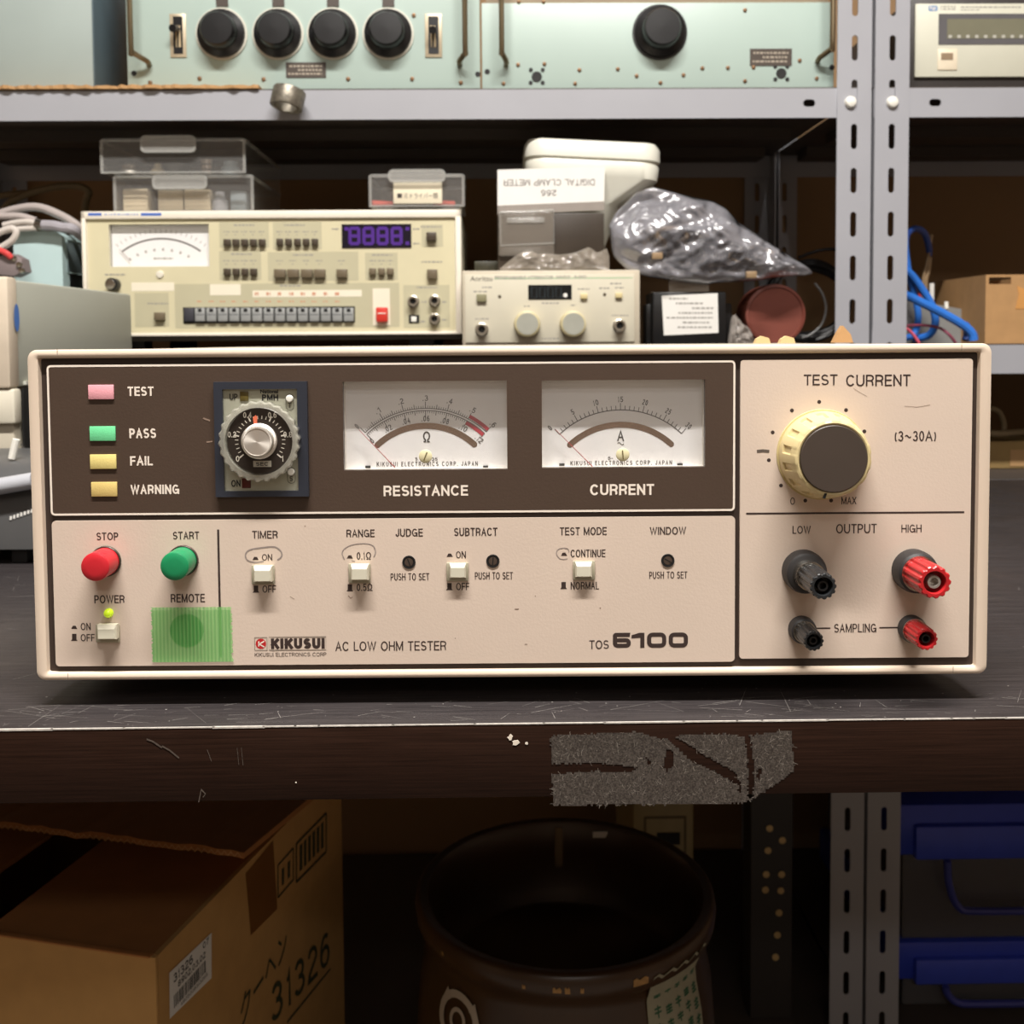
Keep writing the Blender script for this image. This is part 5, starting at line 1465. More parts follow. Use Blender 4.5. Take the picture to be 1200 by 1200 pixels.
for x in (265.5, 276, 286.3, 296.6, 327.5, 343, 359, 374, 400, 437, 447, 457):
    faint_line(t, x - 4, 305, x + 4, 306.2, GV - 0.0003); faint_line(t, x - 1, 309, x + 1, 310, GV - 0.0003)
fr = flatq('key_bed', (214.5, 359.5, 416, 378.5), M['blackm'], GV, depth=0.0008)
flatq('key', (215.5, 361, 227, 376.5), mat('key_slate', (62, 62, 68), 0.4), GV - 0.0008, depth=0.003, bev=0.0006)
for i in range(14):
    x = 228.2 + i * 13.42
    f = flatq('key', (x, 360.8, x + 11.6, 376.5), m_kg, GV - 0.0008, depth=0.005, bev=0.001)
    mb = MB(); t.pbox(mb, x + 3.6, 361.5, x + 8, 365.4, GV - 0.0062, GV - 0.0056); mb.build('key_window', M['blackm'], f, smooth=0)
    mb = MB(); q = t.rect(x + .8, 368.2, x + 10.8, 368.9, GV - 0.0060); mb.face([(q[0], GV - .006, q[2]), (q[1], GV - .006, q[2]), (q[1], GV - .006, q[3]), (q[0], GV - .006, q[3])]); mb.build('key_line', MATS['key_slate'], f, smooth=0, normals=False)
m_fred = mat('faint_red', (206, 150, 120), 0.6, var=0)
for i in range(13):
    x = 234 + i * 13.42
    faint_line(t, x - 3, 352.5, x + 3, 354, GV - 0.0004, m=m_fred)
    if i > 4: faint_line(t, x - 2.5, 342.5, x + 2.5, 346, GV - 0.0006, m=m_fred)
rk_ = key(447.3, 368.5, 13.5, 17, 0.008, mat('key_red', (214, 60, 48), 0.38), 'start_key', 0.0012)
mb = MB(); t.pbox(mb, 442.5, 366.5, 452, 367.6, -0.0084, -0.0079); mb.build('key_line', M['inkw'], rk_, smooth=0)
dsp = flatq('display', (400.5, 262.5, 482, 290.3), mat('display_black', (26, 22, 36), 0.2, var=0), GV, depth=0.0012)
m_pur = mat('digit_purple', (78, 40, 136), 0.35, var=0.05)
for x in (415.3, 431.7, 448.3, 464.8):
    mb = MB(); q = t.rect(x - 5.2, 267.5, x + 5.2, 285.5, GV - 0.0013); v_ = GV - 0.0013; zm = (q[2] + q[3]) / 2; hw = 0.0038
    for p in ([(q[0], q[2]), (q[0], q[3])], [(q[1], q[2]), (q[1], q[3])], [(q[0], q[2]), (q[1], q[2])], [(q[0], q[3]), (q[1], q[3])], [(q[0], zm), (q[1], zm)]):
        mb.ribbon(p, hw, v_); v_ -= 1.5e-5
    mb.build('display_digit', m_pur, dsp, smooth=0, normals=False)
for x, y in ((406, 268), (477.5, 268), (477.5, 285)):
    mb = MB(); q = t.rect(x - 2.3, y - 2, x + 2.3, y + 2, GV - 0.0013); mb.face([(q[0], GV - .0013, q[2]), (q[1], GV - .0013, q[2]), (q[1], GV - .0013, q[3]), (q[0], GV - .0013, q[3])]); mb.build('display_dot', m_pur, dsp, smooth=0, normals=False)
for x0_, y in ((389, 267.5), (484, 267.5), (484, 284.5)): faint_line(t, x0_, y, x0_ + 8, y + 1.6, GV - 0.0003)
def bnc(t, x, y, r, v0=GV):
    c = t.xz(x, y, v0 - 0.006); m_ = t.mm(v0 - 0.006)
    mb = MB(); mb.lathe((c[0], 0, c[1]), [((r + 1.4) * m_, v0), ((r + 1.2) * m_, v0 - 0.0015), (r * m_, v0 - 0.002), (r * m_, v0 - 0.010), (r * .72 * m_, v0 - 0.010), (r * .68 * m_, v0 - 0.005), (0.0002, v0 - 0.005)], 'Y', 24)
    k = mb.build('coaxial_socket', mat('nickel', (196, 190, 176), 0.3, 0.9, var=0.05), t)
    mb = MB(); mb.lathe((c[0], 0, c[1]), [(r * .6 * m_, v0 - 0.005), (r * .55 * m_, v0 - 0.0062), (r * .25 * m_, v0 - 0.0064), (0.0002, v0 - 0.009)], 'Y', 16); mb.build('socket_core', M['blackm'], k)
for p in ((484, 353), (509, 352.3), (509, 373.6)): bnc(t, *p, 5.6)
rb = flatq('rocker_frame', (479, 369, 491.5, 378.5), M['blackm'], GV, depth=0.001); mb = MB(); t.pbox(mb, 481.8, 371, 488, 377, GV - 0.0022, GV - 0.0009, bevel=0.0004); mb.build('rocker', M['white'], rb)
for x, y in ((497, 353), (521, 353), (521, 374), (496, 376)): faint_line(t, x - 3, y, x + 3, y + 1.6, GV - 0.0004)

# programmable attenuator
t = shelf_thing('attenuator', 'small cream attenuator with two round grey knobs and a dark display', 'test instrument', 646, -0.012, Z_LO + .0004)
AT = t
x0, x1 = t.pt(541.5, 360).x, t.pt(750.5, 360).x; z1 = t.pt(646, 316.5).z
Z_AT = Z_LO + .0004 + z1
m_at = mat('attenuator_cream', (208, 202, 182), 0.45, var=0.02)
mb = MB(); mb.box(x0, x1, 0.002, 0.2, 0.0004, z1, bevel=0.0022); mb.build('case', mat('attenuator_case', (196, 186, 166), 0.45), t)
mb = MB(); t.pbox(mb, 545, 321, 743.5, 401, 0.0, 0.003, bevel=0.0004); mb.build('front_panel', m_at, t)
mb = MB(); q = t.rect(579, 325.6, 741, 326.5, -.0001); mb.face([(q[0], -.0001, q[2]), (q[1], -.0001, q[2]), (q[1], -.0001, q[3]), (q[0], -.0001, q[3])]); mb.build('green_line', mat('line_green', (140, 190, 140), 0.5, var=0), t, smooth=0, normals=False)
mb = MB(); t.ptext(mb, 'Anritsu', 551, 323.6, 577, 329.4, -.0002, 0.006); mb.build('maker_name', mat('name_grey', (110, 104, 94), 0.5, var=0), t, smooth=0, normals=False)
mb = MB(); t.stk(mb, 'PROGRAMMABLE ATTENUATOR', 580, 323.2, 648, 327.2, -.0002, wt=.16); mb.build('printed_name', m_faint, t, smooth=0, normals=False)
mb = MB(); t.stk(mb, 'MN510', 652, 322.8, 668, 326.4, -.0002, wt=.16); mb.build('printed_name', m_faint, t, smooth=0, normals=False)
mb = MB(); t.stk(mb, '5-50Ω', 673, 322.6, 687, 326.2, -.0002, wt=.16); mb.build('printed_name', m_faint, t, smooth=0, normals=False)
mb = MB(); t.pbox(mb, 619, 333.8, 670, 351, -0.0006, 0); d = mb.build('display', mat('display_slate', (20, 24, 26), 0.18, var=0), t, smooth=0)
mb = MB(); c = t.xz(662.5, 346, -.0007); mb.lathe((c[0], 0, c[1]), [(2.5 * t.mm(), -.0006), (0.0002, -.0009)], 'Y', 12); mb.build('display_dot', M['paper'], d)
for x in (626, 635.5, 645, 654.5):
    mb = MB(); q = t.rect(x - 3, 337, x + 3, 348.5, -.0007); mb.ribbon([(q[0], q[2]), (q[1], q[2]), (q[1], q[3]), (q[0], q[3])], .0010, -.0007, closed=True); mb.build('display_digit', mat('digit_slate', (34, 42, 46), .3, var=0), d, smooth=0, normals=False)
for x in (618, 672):
    c = t.xz(x, 379.5, -0.012); m_ = t.mm(-0.012)
    mb = MB(); mb.lathe((c[0], 0, c[1]), [(15.6 * m_, 0), (15.4 * m_, -0.003), (14.6 * m_, -0.012), (13.4 * m_, -0.0128), (0.0003, -0.0128)], 'Y', 40); k = mb.build('knob', mat('knob_cream', (206, 194, 152), 0.4), t)
    mb = MB(); mb.lathe((c[0], 0, c[1]), [(12.8 * m_, -0.0127), (12.6 * m_, -0.0134), (0.0003, -0.0134)], 'Y', 40); mb.build('knob_cap', mat('cap_grey', (166, 166, 154), 0.4), k)
GV0 = GV
bnc(t, 564.5, 386, 6.6, 0.0); bnc(t, 726.5, 381.5, 6.6, 0.0)
for q, m in (((558.5, 344.5, 570, 353.5), mat('button_olive', (138, 134, 104), .4)), ((680.5, 344, 688.5, 350), mat('button_ivory', (216, 200, 150), .4)), ((721.5, 343, 729.5, 349), MATS['button_ivory'])):
    mb = MB(); t.pbox(mb, *q, -0.004, 0, bevel=0.0006); mb.build('push_button', m, t)
for x, y in ((585.5, 347.5), (708.5, 345)):
    mb = MB(); c = t.xz(x, y, 0); mb.lathe((c[0], 0, c[1]), [(2 * t.mm(), 0), (1.8 * t.mm(), -.0006), (.0002, -.0008)], 'Y', 12); mb.build('indicator', mat('indicator_dark', (90, 82, 66), .4), t)
for a_, b_, y in ((565, 577, 336), (555, 571, 341), (677, 691, 338), (702, 714, 337), (721, 731, 336.5), (715, 728, 331.5), (557, 573, 373), (717, 736, 369), (635, 655, 354.5), (635, 655, 396), (614, 621, 358), (669, 675, 357)):
    faint_line(t, a_, y, b_, y + 1.5, -.0001)

# ------------------------------------------------------------------ clear boxes
def tub(name, label, fx, fz, depth, loc_v, zbase, group, tabx=None, dr=0.0, rise=0.0):
    """clear box; fx front edge pixels, fz top/bottom pixels at the front"""
    t = shelf_thing(name, label, 'plastic box', (fx[0] + fx[1]) / 2, loc_v, zbase, group, dr)
    a, b = t.pt(fx[0], fz[1]).x, t.pt(fx[1], fz[1]).x
    h = t.pt((fx[0] + fx[1]) / 2, fz[0]).z
    k = 0.0012
    mb = MB()
    mb.box(a, b, 0, depth, 0.0, k); mb.box(a, b, 0, k, k, h); mb.box(a, b, depth - k, depth, k, h)
    mb.box(a, a + k, k, depth - k, k, h); mb.box(b - k, b, k, depth - k, k, h)
    mb.build('tray', M['clear'], t, smooth=0)
    mb = MB(); r = 0.0022
    P = rrect(a, b, 0, depth, 0.004, 3)
    pts = [(p[0], p[1], h) for p in P]
    mb.tube(pts + [pts[0]], r, 6, smooth=False)
    mb.build('rim', M['clearrim'], t)
    for cx in (a, b):
        mb = MB(); mb.cyl((cx, 0, 0), (cx, 0, h), 0.002, 0.002, 8); mb.build('corner_edge', M['clearrim'], t)
    mb = MB(); mb.cyl((a, 0, 0.001), (b, 0, 0.001), 0.0012, 0.0012, 8); mb.build('bottom_edge', M['clearrim'], t)
    return t, a, b, h
G_CLR = None
t2, a2_, b2_, h2_ = tub('parts_box', 'clear plastic box of cream packets, lower of the stacked pair', (135, 296), (207, 246), 0.16, 0.045, Z_ST, None)
def tab(t, x0, y0, x1, y1, v):
    mb = MB(); q = t.rect(x0, y0, x1, y1, v)
    mb.prism(rrect(q[0], q[1], q[2], q[3], 0.004, 4), v - 0.003, v + 0.003); mb.build('handle_tab', M['clearrim'], t)
    mb = MB(); P = rrect(q[0], q[1], q[2], q[3], 0.005, 4); pts = [(p[0], v - 0.002, p[1]) for p in P]; mb.tube(pts + [pts[0]], 0.0016, 6, smooth=False); mb.build('tab_edge', M['clearrim'], t)
tab(t2, 180, 206, 242, 221, -0.005)
z_up2 = Z_ST + h2_ + 0.0025
t1, a1_, b1_, h1_ = tub('parts_box', 'clear plastic box of small fittings, topmost of the stacked pair', (119.5, 286.5), (164, 203), 0.20, 0.035, z_up2, None)
tab(t1, 166, 160, 229, 178, -0.006)
m_pack = mat('packet_cream', (206, 190, 160), 0.6, var=0.08)
packs = []
for (x0, y0, x1, y1), lb in (((144, 221, 173, 241), 'cream paper packet at the left in the lower clear box'), ((185, 223, 214, 242), 'cream packet with a shiny top, middle of the lower clear box'), ((216, 222, 246, 242), 'ribbed cream packet right of the middle in the lower clear box')):
    f = Frame(SH.world((upx((x0 + x1) / 2, 240, 0.06), 0.06, Z_ST + 0.0014)), SR)
    q = f.rect(x0, y0, x1, y1, 0); mb = MB(); mb.box(q[0], q[1], 0, 0.03, 0, q[3], bevel=0.001)
    for i in range(5): mb.box(q[0] + .001, q[1] - .001, -0.0006, 0, q[3] * (.12 + .18 * i), q[3] * (.12 + .18 * i) + .002)
    tag(at_frame(f, mb.build('paper_packet', m_pack)), lb, 'packet', 'packets in the lower clear box')
def small(name, label, cat, px, py, v, z, build, group=None, m=None):
    f = Frame(SH.world((upx(px, py, v), v, z)), SR); mb = MB(); build(mb)
    return tag(at_frame(f, mb.build(name, m)), label, cat, group)
small('glass_vial', 'round glass vial right of the packets in the lower clear box', 'vial', 258, 235, 0.07, Z_ST + .0014, lambda mb: mb.lathe((0, 0, 0), [(.010, 0), (.010, .016), (.006, .019), (.006, .026), (.001, .026)], 'Z', 20), m=mat('vial_grey', (150, 150, 152), .15, var=.05))
small('grey_pouch', 'pale grey pouch at the right of the lower clear box', 'pouch', 279, 235, 0.07, Z_ST + .0014, lambda mb: mb.box(-.010, .010, 0, .02, 0, .028, bevel=.003), m=mat('pouch_grey', (150, 160, 164), .4))
zu = z_up2 + .0014
small('ball_fitting', 'domed metal fitting at the left in the upper clear box', 'fitting', 153, 196, 0.06, zu, lambda mb: mb.lathe((0, 0, 0), [(.019, 0), (.017, .004), (.009, .007), (.010, .012), (.006, .016), (.001, .017)], 'Z', 24), m=M['steel'])
small('cream_plug', 'small cream plug beside the domed fitting in the upper clear box', 'plug', 185, 197, 0.06, zu, lambda mb: mb.lathe((0, 0, 0), [(.009, 0), (.008, .006), (.005, .009), (.004, .014), (.001, .0145)], 'Z', 20), m=mat('plug_cream', (214, 200, 166), .4))
small('dark_cup', 'dark grey plastic cup in the middle of the upper clear box', 'cup', 205, 194, 0.08, zu, lambda mb: mb.lathe((0, 0, 0), [(.016, 0), (.019, .016), (.017, .016), (.014, .003), (.001, .003)], 'Z', 24), m=mat('cup_dark', (66, 62, 58), .4))
small('coiled_spring', 'shiny stacked metal rings in the upper clear box', 'rings', 243, 190, 0.06, zu, lambda mb: [mb.lathe((0, 0, .0065 * i), [(.006, 0), (.0085, 0), (.0085, .005), (.006, .005)], 'Z', 20) for i in range(3)], m=M['silver'])
small('pale_cap', 'pale blue-grey plastic cap at the right of the upper clear box', 'cap', 270, 193, 0.06, zu, lambda mb: mb.lathe((0, 0, 0), [(.011, 0), (.011, .009), (.008, .010), (.008, .016), (.001, .016)], 'Z', 20), m=mat('cap_blue', (150, 164, 172), .4))
# clear box of screwdriver bits above the purple display
t3, a3_, b3_, h3_ = tub('parts_box', 'clear plastic box with a handwritten card label, above the purple display', (434, 543), (206, 243), 0.10, 0.032, Z_ST + 0.0036, None)
mb = MB(); mb.box(a3_ + .006, b3_ - .006, 0.01, 0.09, -0.0036, 0.0); mb.build('box_foot', M['clearrim'], t3, smooth=0)
tab(t3, 456, 200, 521, 213, -0.005)
mb = MB(); t3.pbox(mb, 461, 213.5, 518, 238.5, -0.0016, -0.0006, bevel=.0003); cl = mb.build('card_label', mat('label_cream', (234, 224, 198), .6, var=.02), t3)
mb = MB(); v = -0.0018; q = t3.rect(464.5, 226, 514, 234, v)
t3.ptext(mb, '■ミ', 465.5, 226.5, 478, 232, v); t3.ptext(mb, 'ドライバー類', 480.5, 226, 513, 233, v); mb.build('handwriting', mat('pen_black', (60, 54, 50), .6, var=0), cl, smooth=0, normals=False)
for px_, lb in ((447, 'red tool bit at the left in the labelled clear box'), (520, 'red tool bit at the right in the labelled clear box')):
    small('tool_bit', lb, 'tool bit', px_, 238, 0.045, Z_ST + .0036 + .0014, lambda mb: mb.cyl((-.012, 0, .0042), (.012, .01, .0042), .004, .004, 12), 'red bits in the labelled clear box', m=mat('bit_red', (200, 84, 70), .4))

# ------------------------------------------------------------------ rest of the lower shelf
ZL = Z_LO + 0.0002
# card and clear pouch
t = shelf_thing('card_pouch', 'clear pouch with an upside-down white header card, standing on the small attenuator', 'pouch', 646, 0.010, Z_AT + .0003)
PO = t
mb = MB(); q = t.rect(583, 197, 708, 238, 0.002); 
P = t.poly([(583, 241), (708, 236), (709, 195), (583, 199)], 0.0); mb.prism(P, 0.0, 0.0008); hc = mb.build('header_card', M['paper'], t, smooth=0)
mb = MB(); t.stk(mb, 'DIGITAL CLAMP METER', 590, 210, 697, 217.5, -.0003, wt=.13, flip=True); mb.build('card_lettering', mat('card_ink', (120, 112, 108), .6, var=0), hc, smooth=0, normals=False)
mb = MB(); t.stk(mb, '266', 634, 222.5, 652, 229.5, -.0003, wt=.14, flip=True); mb.build('card_lettering', MATS['card_ink'], hc, smooth=0, normals=False)
mb = MB(); mb.prism(t.poly([(583, 252), (708, 246), (708, 236), (583, 241)], 0), 0.0, 0.0008); mb.build('pouch_strip', mat('strip_grey', (150, 142, 134), .4), t, smooth=0)
pb = t.pt(646, 300).z
mb = MB(); a = t.pt(583, 250); b = t.pt(708, 246); mb.box(a.x, b.x, 0.001, 0.0036, 0.0, a.z, bevel=.001)
mb.build('pouch_body', mat('pouch_dark', (62, 54, 46), .35, var=.1), t)
mb = MB(); q = t.rect(584, 247, 650, 300, -0.005); mb.box(q[0], q[1], -0.005, 0.0, q[2], q[3], bevel=.003); tr = mb.build('inner_tray', clear('smoky_clear', (140, 132, 122), .55, .12, 1.3), t)
mb = MB(); q = t.rect(594, 255, 638, 261, -0.0055); mb.box(q[0], q[1], -0.007, -0.005, q[2], q[3], bevel=.0008); mb.build('tray_ridge', M['clearrim'], tr)
mb = MB(); P = [t.pt(x, y, -0.005) for x, y in ((586, 249), (649, 246), (649, 285), (587, 288))]; mb.tube([tuple(p) for p in P] + [tuple(P[0])], .0014, 6, smooth=False); mb.build('tray_rim', M['clearrim'], tr)

# crumpled clear bag on the attenuator
f = Frame(SH.world((upx(655, 300, -0.003), -0.003, Z_AT + 0.0006)), SR)
X = lambda px, py, v=0.0: f.pt(px, py, v)
tp = [(X(x, y).x, X(x, y).z) for x, y in ((586, 314), (600, 303), (612, 295), (622, 293), (632, 297), (655, 298), (675, 295), (690, 290), (700, 296), (711, 291), (714, 300))]
lo = min(0.0, 0.0)
mb = MB(); pillow(mb, curve_fn(tp), lambda x: 0.0, tp[0][0], tp[-1][0], 0.006, 44, 12, 0.004, 40, 3)
m_film = clear('clear_film', (190, 180, 166), .34, .12, 1.8, bump=.6, bscale=90)
tag(at_frame(f, mb.build('plastic_bag', m_film, smooth=20)), 'crumpled clear plastic bag lying on top of the small attenuator', 'bag')
f = Frame(SH.world((upx(575, 312, 0.04), 0.04, Z_AT + 0.0006)), SR)
mb = MB(); q = f.rect(556, 306, 590, 317, 0); mb.box(q[0], q[1], 0, 0.02, 0, max(q[3], .006), bevel=.001)
tag(at_frame(f, mb.build('circuit_board', mat('board_dark', (58, 56, 42), .4, var=.3, scale=200))), 'dark circuit board lying at the left end of the attenuator', 'circuit board')

# white plastic tub behind the pouch
t = shelf_thing('plastic_tub', 'white plastic tub with rounded corners, tilted behind the pouch card', 'tub', 696, 0.0142, Z_AT + .0003)
zt_ = t.pt(696, 160).z
xa, xb = t.pt(615, 180).x, t.pt(777, 180).x
mb = MB()
def rloop(x0, x1, y0, y1, z, r, tilt=0.0):
    return [mb.bm.verts.new((p[0], p[1], z - tilt * (p[0] - x0))) for p in rrect(x0, x1, y0, y1, r, 8)]
ti = 0.05
L = [rloop(xa + .004, xb - .004, 0.004, .13, zt_, .02, ti), rloop(xa, xb, 0, .134, zt_ - .006, .025, ti), rloop(xa, xb, 0, .134, zt_ - .02, .025, ti), rloop(xa + .003, xb - .003, .003, .131, zt_ - .022, .024, ti),
     rloop(xa + .001, xb - .001, .001, .133, zt_ - .026, .025, ti), rloop(xa + .002, xb - .003, .002, .132, zt_ - .042, .025, ti), rloop(xa + .014, xb - .046, .02, .12, zt_ - .075, .025, ti * .3), rloop(xa + .02, xb - .075, .03, .11, 0.0, .02)]
for A, B in zip(L, L[1:]):
    n = len(A)
    for i in range(n): mb.bm.faces.new((A[i], A[(i + 1) % n], B[(i + 1) % n], B[i]))
mb.bm.faces.new(L[0]); mb.bm.faces.new(L[-1])
mb.build('tub_body', mat('tub_white', (222, 221, 208), .35, var=.03), t, smooth=40)

# black adapter with a white label
t = shelf_thing('power_adapter', 'black power adapter with a white printed label, right of the attenuator', 'adapter', 808, 0.012, ZL)
mb = MB(); a = t.rect(765, 342, 851, 402, 0); mb.box(a[0], a[1], 0, .06, 0.0015, a[3], bevel=.002)
q = t.rect(757, 356, 858, 372, .02); mb.box(q[0], q[1], .02, .05, 0.0015, q[3], bevel=.002); mb.build('adapter_body', M['black'], t)
for x in (782, 838):
    mb = MB(); c = t.pt(x, 400, 0); mb.box(c.x - .006, c.x + .006, .002, .05, 0, .004); mb.build('foot', M['blackm'], t)
mb = MB(); mb.prism(t.poly([(778, 393), (842, 390), (841, 343.5), (775.5, 346.5)], -.0004), -.0004, 0); lb = mb.build('printed_label', M['paper'], t, smooth=0)
for i, (x0_, x1_) in enumerate(((784, 806), (792, 824), (811, 836), (795, 836), (781, 836), (800, 832), (794, 834))):
    faint_line(t, x0_, 349 + i * 5.6, x1_, 350.8 + i * 5.6, -.0006, lb)
mb = MB(); q = t.rect(784, 323, 831, 343.5, .01); mb.box(q[0], q[1], .01, .014, q[2], q[3]); mb.box(q[0], q[1], .002, .014, q[3] - .002, q[3]); mb.build('clear_bracket', clear('bracket_clear', (190, 182, 170), .45, .08, 1.5), t, smooth=0)
mb = MB(); c = t.pt(765, 350, .03); mb.box(c.x - .002, c.x + .002, .03, .034, q[2] - .02, t.pt(765, 342, .03).z); mb.build('terminal_tab', M['steel'], t, smooth=0)

# cable coil and red disc
t = shelf_thing('cable_drum', 'dull red round disc leaning at the end of the black cable coil', 'disc', 909, 0.03, ZL)
c = t.xz(909, 363.5); r = 35.5 * t.mm()
mb = MB(); mb.lathe((c[0], 0, r + .0005), [(r * .96, .05), (r, .048), (r, .002), (r * .985, 0), (r * .9, -.0008), (r * .88, .0006), (.0004, .0008)], 'Y', 56); mb.build('red_disc', mat('disc_red', (122, 64, 52), .5, var=.08, scale=30), t)
t = shelf_thing('cable_coil', 'coil of black cable beside the red disc on the lower shelf', 'cable', 950, 0.21, ZL)
mb = MB()
for k in range(6):
    P = []
    for i in range(25):
        a = 2 * pi * i / 24
        P.append((cos(a) * (.052 + .004 * (k % 3)) + random.uniform(-.002, .002), .012 * (k // 2) + random.uniform(-.002, .002), .06 + sin(a) * (.054 - .004 * (k % 3)) * 1.0))
    mb.tube(P, .0038, 8, 3)
mb.build('cable_loop', mat('cable_black', (30, 29, 30), .35), t)
p = [t.pt(x, y, -.06) for x, y in ((955, 332), (964, 345), (968, 362), (963, 380), (950, 392), (940, 396))]
mb = MB(); mb.tube([tuple(a) for a in p], .0016, 8); mb.build('thin_lead', mat('lead_grey', (90, 88, 86), .35), t)
p = [t.pt(x, y, -.03) for x, y in ((936, 302), (955, 295), (975, 292), (1000, 296))]
mb = MB(); mb.tube([tuple(a) for a in p], .0022, 8); mb.build('thin_lead', MATS['cable_black'], t)

# small crumpled wrapper
f = Frame(SH.world((upx(868, 395, 0.016), 0.016, ZL + .0006)), SR)
tp = [(f.pt(x, y).x, f.pt(x, y).z) for x, y in ((853, 398), (857, 372), (862, 367), (868, 376), (876, 382), (884, 397))]
mb = MB(); pillow(mb, curve_fn(tp), lambda x: 0.0, tp[0][0], tp[-1][0], .009, 18, 10, .005, 110, 11)
tag(at_frame(f, mb.build('wrapper', clear('wrapper_clear', (200, 192, 184), .45, .12, 1.6, bump=.5, bscale=150), smooth=20)), 'small crumpled clear wrapper between the adapter and the red disc', 'wrapper')
# big smoky bag of cables lying over the adapter and disc
f = Frame(SH.world((upx(832, 300, 0.010), 0.010, ZL)), SR)
tp = [(f.pt(x, y).x, f.pt(x, y).z) for x, y in ((714, 262), (722, 248), (745, 226), (765, 220), (790, 224), (835, 236), (850, 244), (864, 260), (898, 282), (925, 298), (944, 311), (952, 319))]
bt = [(f.pt(x, y).x, f.pt(x, y).z) for x, y in ((714, 268), (718, 300), (735, 318), (760, 326), (830, 334), (870, 330), (915, 325), (942, 323), (952, 320))]
mb = MB(); pillow(mb, curve_fn(tp), curve_fn(bt), tp[0][0], tp[-1][0], .024, 90, 48, .014, 15, 5)
m_bag = clear('smoky_film', (178, 178, 186), .42, .20, 4.0, bump=.2, bscale=24)
bag = tag(at_frame(f, mb.build('plastic_bag', m_bag, smooth=60)), 'big smoky plastic bag of dark leads draped over the adapter and red disc', 'bag')
t = shelf_thing('lead_bundle', 'bundle of dark and tan leads showing through the smoky plastic bag', 'cable', 830, 0.010, ZL)
random.seed(12)
m_lt = mat('lead_tan', (150, 126, 96), .4); m_ls = mat('lead_slate', (58, 58, 62), .35)
for k in range(13):
    cx, cy = random.uniform(745, 880), 0
    z0 = 300 - (0 if cx > 840 else random.uniform(-10, 45))
    P = []
    rr = random.uniform(10, 24)
    for i in range(14):
        a = 2 * pi * i / 12 + k
        p = t.pt(cx + cos(a) * rr * 1.4, max(268 if cx < 850 else 292, z0 + sin(a) * rr * .7), 0)
        P.append((p.x, random.uniform(-.009, .008), p.z))
    mb = MB(); mb.tube(P, .0028, 8, 4); mb.build('lead', m_lt if k in (2, 6) else (M['black'] if k % 2 else m_ls), t)
for (x, y) in ((880, 322), (770, 300)):
    p = t.pt(x, y, -.03); mb = MB(); mb.box(p.x - .006, p.x + .006, -.034, -.026, p.z - .004, p.z + .004, bevel=.001); mb.build('lead_plug', m_lt, t)

# right rack: blue tubing, bracket, wires, cardboard box
t = shelf_thing('blue_tubing', 'coil of bright blue tubing beside the upright on the right rack', 'tubing', 1085, 0.10, ZL)
m_bl = mat('tube_blue', (52, 120, 214), .3, var=.05)
def px_tube(t, pts, r, m, nm, sub=6, flat=1.0):
    mb = MB(); mb.tube([tuple(t.pt(x, y, v)) for x, y, v in pts], r, 10, sub); return mb.build(nm, m, t)
px_tube(t, [(1062, 300, .0), (1061, 285, .0), (1064, 273, .01), (1073, 268, .02), (1082, 272, .03), (1087, 283, .04), (1089, 294, .05)], .0042, mat('tube_navy', (44, 72, 140), .35), 'tube_loop')
px_tube(t, [(1060, 275, -.01), (1062, 300, -.01), (1066, 325, -.01), (1073, 350, -.01), (1076, 370, -.01), (1074, 385, 0), (1068, 394, 0), (1055, 397, 0)], .0042, m_bl, 'tube_loop')
px_tube(t, [(1055, 312, -.02), (1068, 322, -.02), (1080, 338, -.02), (1090, 354, -.02), (1096, 372, -.02), (1094, 386, -.01), (1086, 394, 0), (1070, 397, .01)], .0048, m_bl, 'tube_loop')
px_tube(t, [(1045, 340, -.05), (1062, 346, -.05), (1085, 357, -.05), (1110, 370, -.05), (1130, 382, -.05), (1139, 391, -.05), (1141, 399, -.05)], .0054, m_bl, 'tube_loop')
px_tube(t, [(1132, 380, -.04), (1133, 392, -.03), (1131, 399, -.03)], .0044, mat('tube_navy', (44, 72, 140), .35), 'tube_loop')
t = shelf_thing('metal_bracket', 'grey sheet metal bracket behind the blue tubing', 'bracket', 1098, 0.115, ZL)
mb = MB(); mb.prism(t.poly([(1060, 402.8), (1130, 402.8), (1137, 364), (1094, 356), (1060, 352)], 0), 0, .003); mb.build('bracket_plate', mat('bracket_grey', (134, 134, 132), .45, var=.06), t, smooth=0)
for x, y, m in ((1109, 355, M['white']), (1129, 364, M['silver'])):
    p = t.pt(x, y + 3, .0015); mb = MB(); mb.cyl((p.x, .0015, p.z - .004), (p.x, .0015, p.z + .005), .003, .0025, 12); mb.build('bracket_stud', m, t)
t = shelf_thing('wire_bundle', 'thin pink and purple wires in front of the grey bracket', 'wires', 1090, 0.045, ZL)
px_tube(t, [(1052, 383, 0), (1062, 385, 0), (1070, 392, 0), (1077, 402, 0)], .0019, mat('wire_pink', (226, 100, 120), .35), 'wire')
px_tube(t, [(1062, 382, .02), (1080, 381, .02), (1100, 384, .02), (1112, 392, .01), (1120, 402, .01)], .0018, mat('wire_plum', (130, 60, 80), .35), 'wire')
t = shelf_thing('wire_stub', 'cluster of tan and red wire ends standing behind the blue tubing', 'wires', 1086, 0.16, ZL)
px_tube(t, [(1080, 400, 0), (1082, 330, 0), (1086, 310, 0), (1092, 275, 0)], .0022, m_lt, 'wire'); px_tube(t, [(1088, 400, 0), (1085, 335, 0), (1088, 318, 0), (1090, 302, 0)], .0026, m_lt, 'wire')
px_tube(t, [(1089, 300, 0.002), (1089, 286, 0.002)], .0034, MATS['tube_navy'], 'wire_boot')
